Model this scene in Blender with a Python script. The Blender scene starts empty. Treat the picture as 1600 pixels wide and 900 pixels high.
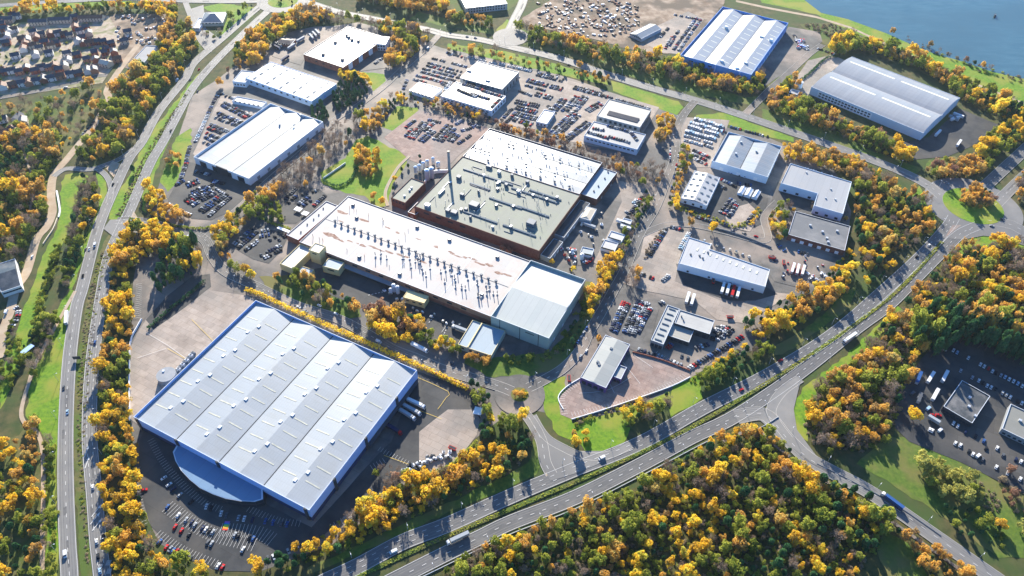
import bpy, math, random
import numpy as np
from mathutils import Vector, Matrix
from mathutils.geometry import tessellate_polygon
random.seed(7)
R = math.radians
SC = bpy.context.scene
COL = SC.collection

# ------------------------------------------------------------------ camera
F_PX, PITCH, ROLL, CAM_H = 1179.1, R(45.56), R(1.015), 485.0
cam_data = bpy.data.cameras.new('camera')
cam = bpy.data.objects.new('camera', cam_data)
COL.objects.link(cam)
cam_data.sensor_width = 36.0
cam_data.lens = 36.0 * F_PX / 1600.0
cam_data.clip_start = 1.0
cam_data.clip_end = 20000.0
cam.location = (0, 0, CAM_H)
cam.rotation_euler = (Matrix.Rotation(math.pi / 2 - PITCH, 3, 'X') @ Matrix.Rotation(ROLL, 3, 'Z')).to_euler()
SC.camera = cam

# ------------------------------------------------------------------ sky, sun, exposure
SUN_AZ, SUN_EL = 97.8, 23.0       # azimuth measured from +X, degrees
world = bpy.data.worlds.new('World')
SC.world = world
world.use_nodes = True
wn = world.node_tree
wbg = wn.nodes['Background']
sky = wn.nodes.new('ShaderNodeTexSky')
sky.sky_type = 'NISHITA'
sky.sun_disc = False
sky.sun_elevation = R(SUN_EL)
sky.sun_rotation = R(90.0 - SUN_AZ)
sky.air_density = 1.2
sky.dust_density = 1.0
sky.ozone_density = 2.0
stint = wn.nodes.new('ShaderNodeMix'); stint.data_type = 'RGBA'; stint.blend_type = 'MULTIPLY'; stint.inputs[0].default_value = 1.0; stint.inputs[7].default_value = (0.50, 0.93, 1.52, 1)
wn.links.new(sky.outputs[0], stint.inputs[6]); wn.links.new(stint.outputs[2], wbg.inputs[0])
wbg.inputs[1].default_value = 0.058
sun_data = bpy.data.lights.new('sun', 'SUN')
sun_data.energy = 5.0
sun_data.angle = R(0.5)
sun_data.color = (1.0, 0.90, 0.75)
sun = bpy.data.objects.new('sun', sun_data)
COL.objects.link(sun)
sdir = Vector((math.cos(R(SUN_AZ)) * math.cos(R(SUN_EL)), math.sin(R(SUN_AZ)) * math.cos(R(SUN_EL)), math.sin(R(SUN_EL))))
sun.rotation_euler = sdir.to_track_quat('Z', 'Y').to_euler()
sun.location = (0, 900, 600)
SC.view_settings.view_transform = 'Standard'
SC.view_settings.look = 'None'
SC.view_settings.gamma = 1.0
SC.view_settings.use_curve_mapping = False
SC.view_settings.exposure = 1.52

# ------------------------------------------------------------------ ground survey: where a spot of the aerial view lies on the terrain
def G(px, py, z=0.0):
    x = (px - 800) / F_PX; y = (py - 450) / F_PX
    c, s = math.cos(ROLL), math.sin(ROLL)
    x, y = c * x + s * y, -s * x + c * y
    dx, dy, dz = x, math.cos(PITCH) - y * math.sin(PITCH), -math.sin(PITCH) - y * math.cos(PITCH)
    t = (CAM_H - z) / -dz
    return Vector((dx * t, dy * t, z))

def depth_of(p):
    d = Vector((p[0], p[1], -CAM_H))
    return d[1] * math.cos(PITCH) - d[2] * math.sin(PITCH)

def to_px(p):
    dx, dy, dz = p[0], p[1], (p[2] if len(p) > 2 else 0) - CAM_H
    fw = dy * math.cos(PITCH) - dz * math.sin(PITCH); dn = -dy * math.sin(PITCH) - dz * math.cos(PITCH)
    x, y = dx / fw, dn / fw
    c, s = math.cos(ROLL), math.sin(ROLL)
    return 800 + F_PX * (c * x - s * y), 450 + F_PX * (s * x + c * y)

def in_view(p, m=40):
    x, y = to_px(p)
    return -m < x < 1600 + m and -m < y < 900 + m

def pts(s, z=0.0):
    a = [float(v) for v in s.replace(',', ' ').split()]
    return [G(a[i], a[i + 1], z) for i in range(0, len(a), 2)]

def inside(p, poly):
    x, y = p[0], p[1]; r = False; n = len(poly); j = n - 1
    for i in range(n):
        xi, yi, xj, yj = poly[i][0], poly[i][1], poly[j][0], poly[j][1]
        if (yi > y) != (yj > y) and x < (xj - xi) * (y - yi) / (yj - yi) + xi: r = not r
        j = i
    return r

def smooth(P, n=6):
    if len(P) < 3: return [p.copy() for p in P]
    out = []
    for i in range(len(P) - 1):
        p0 = P[max(i - 1, 0)]; p1 = P[i]; p2 = P[i + 1]; p3 = P[min(i + 2, len(P) - 1)]
        for k in range(n):
            t = k / n
            out.append(0.5 * ((2 * p1) + (p2 - p0) * t + (2 * p0 - 5 * p1 + 4 * p2 - p3) * t * t + (3 * p1 - p0 - 3 * p2 + p3) * t ** 3))
    out.append(P[-1].copy())
    return out

# ------------------------------------------------------------------ materials
def nd(m, t, **k):
    n = m.node_tree.nodes.new(t)
    for a, b in k.items(): setattr(n, a, b)
    return n

def mat(name, c1, c2=None, scale=0.2, rough=0.8, c3=None, scale2=None, metal=0.0, spec=0.25, bump=0.0, stretch=None, rot=0.0, lo=0.35, hi=0.65, grid=0):
    m = bpy.data.materials.new(name); m.use_nodes = True
    T = m.node_tree; L = T.links.new; b = T.nodes['Principled BSDF']
    b.inputs['Roughness'].default_value = rough; b.inputs['Metallic'].default_value = metal
    b.inputs['Specular IOR Level'].default_value = spec
    if c2 is None:
        b.inputs['Base Color'].default_value = (*c1, 1); return m
    g = nd(m, 'ShaderNodeNewGeometry')
    mp = nd(m, 'ShaderNodeMapping')
    L(g.outputs['Position'], mp.inputs[0])
    mp.inputs['Rotation'].default_value = (0, 0, rot)
    if stretch: mp.inputs['Scale'].default_value = stretch
    n = nd(m, 'ShaderNodeTexNoise'); n.inputs['Scale'].default_value = scale; n.inputs['Detail'].default_value = 8; n.inputs['Roughness'].default_value = 0.62
    L(mp.outputs[0], n.inputs['Vector'])
    r = nd(m, 'ShaderNodeValToRGB'); r.color_ramp.elements[0].position = lo; r.color_ramp.elements[1].position = hi
    r.color_ramp.elements[0].color = (*c1, 1); r.color_ramp.elements[1].color = (*c2, 1)
    L(n.outputs['Fac'], r.inputs[0]); out = r.outputs[0]
    if c3:
        n2 = nd(m, 'ShaderNodeTexNoise'); n2.inputs['Scale'].default_value = scale2 or scale * 0.15; n2.inputs['Detail'].default_value = 5
        L(mp.outputs[0], n2.inputs['Vector'])
        r2 = nd(m, 'ShaderNodeValToRGB'); r2.color_ramp.elements[0].position = 0.46; r2.color_ramp.elements[1].position = 0.6
        L(n2.outputs['Fac'], r2.inputs[0])
        mx = nd(m, 'ShaderNodeMix', data_type='RGBA'); L(r2.outputs[0], mx.inputs[0]); L(out, mx.inputs[6]); mx.inputs[7].default_value = (*c3, 1); out = mx.outputs[2]
    if grid:
        bt = nd(m, 'ShaderNodeTexBrick'); mp3 = nd(m, 'ShaderNodeMapping'); L(g.outputs['Position'], mp3.inputs[0]); mp3.inputs['Rotation'].default_value = (0, 0, R(27)); L(mp3.outputs[0], bt.inputs['Vector'])
        bt.inputs['Scale'].default_value = 1.0; bt.inputs['Brick Width'].default_value = grid; bt.inputs['Row Height'].default_value = grid * .6; bt.inputs['Mortar Size'].default_value = .09; bt.inputs['Mortar Smooth'].default_value = .2
        bt.inputs['Color1'].default_value = (.86, .86, .86, 1); bt.inputs['Color2'].default_value = (1.06, 1.05, 1.03, 1); bt.inputs['Mortar'].default_value = (.55, .53, .5, 1)
        mg = nd(m, 'ShaderNodeMix', data_type='RGBA', blend_type='MULTIPLY'); mg.inputs[0].default_value = 1.0; L(out, mg.inputs[6]); L(bt.outputs[0], mg.inputs[7]); out = mg.outputs[2]
        n3 = nd(m, 'ShaderNodeTexNoise'); n3.inputs['Scale'].default_value = .035; n3.inputs['Detail'].default_value = 12; n3.inputs['Roughness'].default_value = .75; L(g.outputs['Position'], n3.inputs['Vector'])
        r3 = nd(m, 'ShaderNodeMapRange'); L(n3.outputs['Fac'], r3.inputs[0]); r3.inputs[1].default_value = .5; r3.inputs[2].default_value = .68; r3.inputs[4].default_value = .45
        m4 = nd(m, 'ShaderNodeMix', data_type='RGBA'); L(r3.outputs[0], m4.inputs[0]); L(out, m4.inputs[6]); m4.inputs[7].default_value = (c1[0] * .45, c1[1] * .45, c1[2] * .45, 1); out = m4.outputs[2]
    L(out, b.inputs['Base Color'])
    if bump:
        bp = nd(m, 'ShaderNodeBump'); bp.inputs['Strength'].default_value = bump; bp.inputs['Distance'].default_value = 0.3
        L(n.outputs['Fac'], bp.inputs['Height']); L(bp.outputs[0], b.inputs['Normal'])
    return m

ROOF = 0.56
def sheet_mat(name, c1, c2, pitch=8.0, ang=0.0, rough=0.35, dirt=(0.3, 0.25, 0.2), dirt_amt=0.25, spec=0.3, seam=0.82, cross=0.0, metal=0.0):
    """profiled roof sheeting: seams across the sheet, uneven ageing from sheet to sheet, blotchy dirt"""
    m = bpy.data.materials.new(name); m.use_nodes = True; c1 = tuple(x * ROOF for x in c1); c2 = tuple(x * ROOF for x in c2)
    T = m.node_tree; L = T.links.new; b = T.nodes['Principled BSDF']
    b.inputs['Roughness'].default_value = rough; b.inputs['Specular IOR Level'].default_value = spec; b.inputs['Metallic'].default_value = metal
    g = nd(m, 'ShaderNodeNewGeometry'); mp = nd(m, 'ShaderNodeMapping', vector_type='POINT'); L(g.outputs['Position'], mp.inputs[0])
    mp.inputs['Rotation'].default_value = (0, 0, -ang)
    sx = nd(m, 'ShaderNodeSeparateXYZ'); L(mp.outputs[0], sx.inputs[0])
    def math_(op, a, bb=None, c=None):
        n = nd(m, 'ShaderNodeMath', operation=op)
        for i, v in enumerate((a, bb, c)):
            if v is None: continue
            if isinstance(v, (int, float)): n.inputs[i].default_value = v
            else: L(v, n.inputs[i])
        return n.outputs[0]
    q = math_('DIVIDE', sx.outputs[0], pitch)
    cell = math_('FLOOR', q); fr = math_('FRACT', q)
    wn_ = nd(m, 'ShaderNodeTexWhiteNoise', noise_dimensions='1D'); L(cell, wn_.inputs['W'])
    n1 = nd(m, 'ShaderNodeTexNoise'); n1.inputs['Scale'].default_value = 0.09; n1.inputs['Detail'].default_value = 9; n1.inputs['Roughness'].default_value = 0.65
    mp2 = nd(m, 'ShaderNodeMapping'); L(mp.outputs[0], mp2.inputs[0]); mp2.inputs['Scale'].default_value = (1.0, 0.35, 1.0); L(mp2.outputs[0], n1.inputs['Vector'])
    f = math_('ADD', math_('MULTIPLY', wn_.outputs['Value'], 0.5), math_('MULTIPLY', n1.outputs['Fac'], 0.5))
    mx = nd(m, 'ShaderNodeMix', data_type='RGBA'); L(f, mx.inputs[0]); mx.inputs[6].default_value = (*c1, 1); mx.inputs[7].default_value = (*c2, 1)
    n2 = nd(m, 'ShaderNodeTexNoise'); n2.inputs['Scale'].default_value = 0.05; n2.inputs['Detail'].default_value = 10; n2.inputs['Roughness'].default_value = 0.7
    L(g.outputs['Position'], n2.inputs['Vector'])
    d = nd(m, 'ShaderNodeMapRange'); L(n2.outputs['Fac'], d.inputs[0]); d.inputs[1].default_value = 0.46; d.inputs[2].default_value = 0.68; d.inputs[4].default_value = dirt_amt
    mx2 = nd(m, 'ShaderNodeMix', data_type='RGBA'); L(d.outputs[0], mx2.inputs[0]); L(mx.outputs[2], mx2.inputs[6]); mx2.inputs[7].default_value = (*dirt, 1)
    sm = math_('LESS_THAN', fr, 0.35 / pitch)
    if cross:
        q2 = math_('FRACT', math_('DIVIDE', sx.outputs[1], cross)); sm = math_('MAXIMUM', sm, math_('LESS_THAN', q2, 0.3 / cross))
    sm = math_('MULTIPLY', sm, 1 - seam)
    mx3 = nd(m, 'ShaderNodeMix', data_type='RGBA'); L(sm, mx3.inputs[0]); L(mx2.outputs[2], mx3.inputs[6]); mx3.inputs[7].default_value = (0.05, 0.05, 0.05, 1)
    L(mx3.outputs[2], b.inputs['Base Color'])
    return m

def leaf_mat(name, cols, trans=0.45):
    m = bpy.data.materials.new(name); m.use_nodes = True
    T = m.node_tree; L = T.links.new; T.nodes.remove(T.nodes['Principled BSDF']); out = T.nodes['Material Output']
    a = nd(m, 'ShaderNodeAttribute', attribute_name='tint'); oi = nd(m, 'ShaderNodeObjectInfo')
    s = nd(m, 'ShaderNodeMath', operation='MULTIPLY_ADD'); L(oi.outputs['Random'], s.inputs[0]); s.inputs[1].default_value = 0.55; L(a.outputs['Fac'], s.inputs[2])
    fr = nd(m, 'ShaderNodeMath', operation='SUBTRACT'); L(s.outputs[0], fr.inputs[0]); fr.inputs[1].default_value = 0.27
    r = nd(m, 'ShaderNodeValToRGB'); L(fr.outputs[0], r.inputs[0])
    els = r.color_ramp.elements
    while len(els) < len(cols): els.new(0.5)
    for i, c in enumerate(cols):
        els[i].position = i / (len(cols) - 1); els[i].color = (*c, 1)
    d = nd(m, 'ShaderNodeBsdfDiffuse'); t = nd(m, 'ShaderNodeBsdfTranslucent')
    L(r.outputs[0], d.inputs[0]); L(r.outputs[0], t.inputs[0])
    mx = nd(m, 'ShaderNodeMixShader'); mx.inputs[0].default_value = trans
    L(d.outputs[0], mx.inputs[1]); L(t.outputs[0], mx.inputs[2]); L(mx.outputs[0], out.inputs[0])
    return m

M = {}
M['scrub'] = mat('scrub_ground', (0.035, 0.05, 0.015), (0.10, 0.085, 0.035), 0.12, 0.95, (0.045, 0.075, 0.018), 0.02, bump=0.4)
M['rough'] = mat('rough_grass', (0.06, 0.08, 0.022), (0.15, 0.125, 0.05), 0.15, 0.95, (0.07, 0.11, 0.02), 0.03, bump=0.4)
M['wood_floor'] = mat('woodland_floor', (0.03, 0.045, 0.012), (0.10, 0.085, 0.025), 0.25, 0.95, bump=0.3)
M['grass'] = mat('lawn_grass', (0.07, 0.16, 0.008), (0.15, 0.26, 0.012), 0.35, 0.9, (0.21, 0.23, 0.03), 0.03)
M['grass_dark'] = mat('dark_lawn_grass', (0.05, 0.10, 0.012), (0.10, 0.155, 0.018), 0.35, 0.9, (0.14, 0.13, 0.04), 0.03)  # darker, less vivid green than the other lawns
M['asphalt'] = mat('estate_asphalt', (0.07, 0.07, 0.07), (0.13, 0.126, 0.12), 0.08, 0.75, (0.24, 0.20, 0.17), 0.014, grid=18)
M['dark_asphalt'] = mat('dark_asphalt', (0.028, 0.032, 0.038), (0.052, 0.055, 0.058), 0.1, 0.75, (0.075, 0.072, 0.068), 0.02, grid=24)
M['garden'] = mat('estate_gardens', (0.30, 0.235, 0.18), (0.42, 0.36, 0.28), 0.2, 0.9, (0.16, 0.17, 0.07), 0.06)
M['road'] = mat('road_asphalt', (0.16, 0.16, 0.157), (0.21, 0.205, 0.195), 0.05, 0.7, (0.14, 0.14, 0.138), 0.01); M['wear'] = mat('tyre_worn_asphalt', (0.105, 0.107, 0.11), (0.16, 0.158, 0.15), 0.15, 0.6, lo=.3, hi=.7)
M['road_dark'] = mat('dark_road_asphalt', (0.085, 0.088, 0.092), (0.13, 0.131, 0.13), 0.08, 0.7, (0.10, 0.10, 0.103), 0.012)  # darker road copy with tree shade of the southern carriageways put into its colour
M['concrete'] = mat('pale_concrete', (0.29, 0.24, 0.20), (0.40, 0.34, 0.29), 0.08, 0.85, (0.24, 0.215, 0.19), 0.02, grid=9)
M['paving'] = mat('brick_paving', (0.24, 0.165, 0.14), (0.34, 0.255, 0.22), 0.15, 0.85, (0.25, 0.21, 0.19), 0.02, grid=7)
M['dirt'] = mat('bare_earth', (0.17, 0.115, 0.075), (0.36, 0.285, 0.215), 0.08, 0.95, (0.12, 0.095, 0.07), 0.03, bump=0.3)
M['track'] = mat('sandy_track', (0.33, 0.25, 0.17), (0.42, 0.34, 0.25), 0.1, 0.95)
M['line'] = mat('white_line_paint', (0.6, 0.6, 0.58)); M['yline'] = mat('yellow_line_paint', (0.65, 0.45, 0.08))
M['kerb'] = mat('kerb_stone', (0.42, 0.40, 0.36))
M['water'] = mat('lake_water', (0.04, 0.10, 0.13), (0.06, 0.13, 0.16), 0.035, 0.24, (0.045, 0.10, 0.125), 0.004, spec=0.4, bump=.5, stretch=(1, 3, 1))
M['white_wall'] = mat('white_cladding', (0.70, 0.76, 0.82), (0.78, 0.82, 0.86), 0.05, 0.5)
M['pale_wall'] = mat('pale_blue_cladding', (0.50, 0.64, 0.78), (0.56, 0.68, 0.80), 0.05, 0.45)
M['blue_wall'] = mat('blue_cladding', (0.06, 0.27, 0.72), (0.09, 0.32, 0.78), 0.05, 0.4)
M['ltblue_wall'] = mat('light_blue_cladding', (0.30, 0.47, 0.85), (0.40, 0.56, 0.88), 0.05, 0.4)
M['brick'] = mat('red_brick', (0.20, 0.07, 0.045), (0.30, 0.12, 0.08), 0.4, 0.85)
M['brick_dark'] = mat('dark_brick', (0.12, 0.05, 0.04), (0.18, 0.08, 0.06), 0.4, 0.85)
M['brick_tan'] = mat('orange_brick', (0.34, 0.17, 0.10), (0.42, 0.22, 0.14), 0.4, 0.85)
M['cream'] = mat('cream_panel', (0.62, 0.50, 0.24), (0.68, 0.56, 0.30), 0.1, 0.6)
M['green_wall'] = mat('grey_green_cladding', (0.30, 0.37, 0.34), (0.36, 0.42, 0.38), 0.05, 0.5)
M['grey_wall'] = mat('grey_cladding', (0.22, 0.24, 0.26), (0.30, 0.31, 0.32), 0.1, 0.5)
M['dark_wall'] = mat('charcoal_cladding', (0.035, 0.04, 0.05), (0.055, 0.06, 0.07), 0.1, 0.5)
M['navy'] = mat('navy_cladding', (0.03, 0.045, 0.12)); M['purple_wall'] = mat('purple_cladding', (0.10, 0.06, 0.20))
M['glass'] = mat('dark_glass', (0.02, 0.03, 0.045), rough=0.4, spec=0.12)
M['skylight'] = mat('roof_light_plastic', (0.72, 0.70, 0.55), rough=0.3)
M['sky_dark'] = mat('dark_roof_light', (0.10, 0.13, 0.16), rough=0.2)
M['vent'] = mat('white_vent', (0.78, 0.80, 0.82), rough=0.4)
M['steel'] = mat('galvanised_steel', (0.45, 0.47, 0.50), (0.60, 0.62, 0.64), 0.5, 0.4, metal=0.3)
M['duct'] = mat('dark_duct_steel', (0.10, 0.13, 0.17), rough=0.5)
M['rust'] = mat('rust_brown', (0.13, 0.055, 0.035)); M['stain'] = mat('brown_roof_stain', (0.16, 0.07, 0.045), (0.34, 0.24, 0.19), 0.35, 0.8); M['red'] = mat('red_paint', (0.55, 0.03, 0.03), rough=0.35)
M['seam'] = mat('dark_gutter', (0.03, 0.035, 0.04)); M['coping'] = mat('coping_metal', (0.55, 0.60, 0.66), rough=0.4)
M['tyre'] = mat('tyre_rubber', (0.02, 0.02, 0.02)); M['bark'] = mat('tree_bark', (0.10, 0.075, 0.055))
M['solar'] = mat('solar_cells', (0.05, 0.045, 0.05), rough=0.25)
M['slate'] = mat('slate_tiles', (0.045, 0.06, 0.085), (0.075, 0.09, 0.11), 0.5, 0.6); M['tile'] = mat('brown_clay_tiles', (0.13, 0.065, 0.045), (0.20, 0.11, 0.08), 0.5, 0.7)
M['render'] = mat('white_render', (0.72, 0.70, 0.66)); M['ivory'] = mat('ivory_render', (0.6, 0.52, 0.40))
PAINT = {'white': (0.62, 0.64, 0.66), 'silver': (0.30, 0.33, 0.36), 'grey': (0.09, 0.10, 0.115), 'black': (0.015, 0.017, 0.022),
         'blue': (0.03, 0.09, 0.26), 'red': (0.42, 0.015, 0.02), 'pale blue': (0.30, 0.45, 0.60), 'navy': (0.012, 0.022, 0.07)}
for k, v in PAINT.items(): M['p_' + k] = mat(k.replace(' ', '_') + '_car_paint', v, rough=0.6, spec=0.06)

# ------------------------------------------------------------------ mesh builder
class MB:
    def __init__(s): s.v = []; s.f = []; s.m = []; s.slots = []
    def slot(s, m):
        if m not in s.slots: s.slots.append(m)
        return s.slots.index(m)
    def face(s, P, m):
        i = len(s.v); s.v += [tuple(p) for p in P]; s.f.append(tuple(range(i, i + len(P)))); s.m.append(s.slot(m))
    def hexa(s, B, T, m, bottom=False, tm=None):
        n = len(B)
        for i in range(n):
            j = (i + 1) % n; s.face([B[i], B[j], T[j], T[i]], m)
        s.face(T, tm or m)
        if bottom: s.face(B[::-1], m)
    def prism(s, poly, z0, z1, m, tm=None, bottom=False):
        B = [(p[0], p[1], z0) for p in poly]; n = len(B)
        for i in range(n):
            j = (i + 1) % n; s.face([B[i], B[j], (B[j][0], B[j][1], z1), (B[i][0], B[i][1], z1)], m)
        s.cap(poly, z1, tm or m)
        if bottom: s.cap(poly, z0, m, flip=True)
    def cap(s, poly, z, m, flip=False):
        V = [Vector((p[0], p[1], 0)) for p in poly]
        base = len(s.v); s.v += [(p[0], p[1], z) for p in poly]
        for t in tessellate_polygon([V]):
            a, b, c = t
            cr = (V[b] - V[a]).cross(V[c] - V[a]).z
            if (cr < 0) != flip: b, c = c, b
            s.f.append((base + a, base + b, base + c)); s.m.append(s.slot(m))
    def box(s, c, d, m, rz=0.0, tm=None):
        x, y, z = c; hx, hy = d[0] / 2, d[1] / 2; co, si = math.cos(rz), math.sin(rz)
        P = [(x + co * a - si * b, y + si * a + co * b) for a, b in ((-hx, -hy), (hx, -hy), (hx, hy), (-hx, hy))]
        s.prism(P, z, z + d[2], m, tm, bottom=True)
    def cyl(s, c, r, h, m, n=10, r2=None, tm=None):
        r2 = r if r2 is None else r2
        B = [(c[0] + r * math.cos(2 * math.pi * k / n), c[1] + r * math.sin(2 * math.pi * k / n), c[2]) for k in range(n)]
        T = [(c[0] + r2 * math.cos(2 * math.pi * k / n), c[1] + r2 * math.sin(2 * math.pi * k / n), c[2] + h) for k in range(n)]
        s.hexa(B, T, m, tm=tm)
    def tube(s, a, b, r, m, n=6, r2=None):
        a, b = Vector(a), Vector(b); d = (b - a); r2 = r if r2 is None else r2
        if d.length < 1e-6: return
        q = d.to_track_quat('Z', 'Y'); 
        B = [a + q @ Vector((r * math.cos(2 * math.pi * k / n), r * math.sin(2 * math.pi * k / n), 0)) for k in range(n)]
        T = [b + q @ Vector((r2 * math.cos(2 * math.pi * k / n), r2 * math.sin(2 * math.pi * k / n), 0)) for k in range(n)]
        s.hexa(B, T, m, bottom=True)
    def mesh(s, name, o=(0, 0, 0)):
        me = bpy.data.meshes.new(name)
        me.from_pydata([(v[0] - o[0], v[1] - o[1], v[2] - o[2]) for v in s.v], [], s.f)
        for k in s.slots: me.materials.append(M[k] if isinstance(k, str) else k)
        me.polygons.foreach_set('material_index', s.m); me.update(); return me
    def build(s, name, parent=None, o=None):
        o = o if o is not None else (tuple(parent.location) if parent else (0, 0, 0))
        if parent is None and tuple(o) == (0, 0, 0):
            pass
        ob = bpy.data.objects.new(name, s.mesh(name, o)); COL.objects.link(ob)
        if parent: ob.parent = parent
        else: ob.location = o
        return ob

def tag(o, label=None, cat=None, group=None, kind=None):
    if label: o['label'] = label
    if cat: o['category'] = cat
    if group: o['group'] = group
    if kind: o['kind'] = kind
    return o

def empty(name, loc, label, cat, group=None, rz=0.0):
    o = bpy.data.objects.new(name, None); COL.objects.link(o); o.location = loc; o.rotation_euler = (0, 0, rz); o.empty_display_size = 0.1
    return tag(o, label, cat, group)

def ordn(n):
    W = ['', 'first', 'second', 'third', 'fourth', 'fifth', 'sixth', 'seventh', 'eighth', 'ninth', 'tenth']
    if n <= 10: return W[n]
    return f"{n}" + ('th' if 10 < n % 100 < 14 else {1: 'st', 2: 'nd', 3: 'rd'}.get(n % 10, 'th'))

FOOT = []      # footprints nothing may grow through
ROADS = []     # (polyline, half width)
Z = [0.0]
SURF = []
def nextz(): Z[0] += 0.0035; return Z[0]

def ragged(P, amp, step=6.0):
    g = random.Random(len(P) * 31 + int(P[0].x)); out = []
    for a, b in zip(P, P[1:] + P[:1]):
        n = max(1, min(60, int((b - a).length / step)))
        for k in range(n):
            q = a.lerp(b, k / n)
            if k: q = q + Vector((g.uniform(-amp, amp), g.uniform(-amp, amp), 0))
            out.append(q)
    return out
def patch(name, s, m, closed=True, sm=0):
    P = pts(s)
    if m in ('grass', 'grass_dark', 'rough', 'wood_floor', 'dirt'): P = ragged(P, 1.3)
    elif m in ('concrete', 'asphalt', 'dark_asphalt') : P = ragged(P, .35, 12)
    if sm:
        Q = P + [P[0]]; P = smooth([P[-1]] + Q + [P[1]], sm)[sm:-sm - 1]
    z = nextz(); b = MB(); b.cap(P, z, m); o = b.build(name); tag(o, kind='structure'); SURF.append((P, z)); return P
# ================================================================== TERRAIN, ROADS, WATER
gb = MB(); gb.face([(-3500, -600, 0), (3500, -600, 0), (3500, 6000, 0), (-3500, 6000, 0)], 'scrub')
tag(gb.build('ground'), kind='structure')

patch('woodland_ground', '640 900 700 880 760 850 900 803 1000 758 1088 706 1130 675 1190 668 1230 692 1290 745 1370 790 1460 850 1540 905 1560 1050 600 1050', 'wood_floor')
patch('woodland_ground', '1425 430 1470 392 1500 385 1640 375 1700 560 1600 575 1530 540 1450 530 1400 560 1420 640 1385 690 1300 720 1255 690 1255 630 1300 575 1390 490', 'wood_floor')
patch('rough_ground', '0 165 60 160 160 135 150 190 120 235 95 260 75 300 75 340 40 420 0 420', 'rough')
patch('rough_ground', '0 690 30 680 60 640 90 640 92 700 85 905 0 1000', 'rough')
patch('rough_ground', '170 160 215 110 290 40 330 60 290 110 235 170 200 230 130 250', 'rough')
patch('estate_ground', '300 150 345 120 390 85 440 60 490 45 560 35 640 55 690 75 800 95 900 125 1000 160 1080 185 1200 215 1300 255 1330 330 1320 400 1300 440 1190 500 1200 540 1120 565 1000 640 900 655 830 640 790 650 640 760 520 850 400 895 330 890 250 850 215 780 203 640 205 500 240 400 285 365 262 345 235 330 255 270 280 210', 'asphalt')
# lake and its bank
patch('lake_bank', '1140 -60 1190 4 1275 22 1300 36 1400 78 1500 125 1590 172 1720 225 1720 120 1600 116 1500 86 1400 46 1280 10 1250 -60', 'grass')
patch('rough_ground', '1250 38 1300 36 1400 80 1500 127 1600 178 1600 195 1540 172 1440 112 1340 66 1290 70', 'rough')
WATER = patch('lake', '1246 -60 1257 0 1283 20 1325 30 1385 52 1425 70 1460 84 1500 95 1550 112 1600 123 1700 150 2300 300 3000 -300 1400 -330', 'water')
patch('dam_path', '1150 0 1200 11 1275 25 1330 42 1420 84 1500 120 1600 160 1600 163 1500 123 1420 87 1330 45 1275 28 1200 14 1150 3', 'track')

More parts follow.
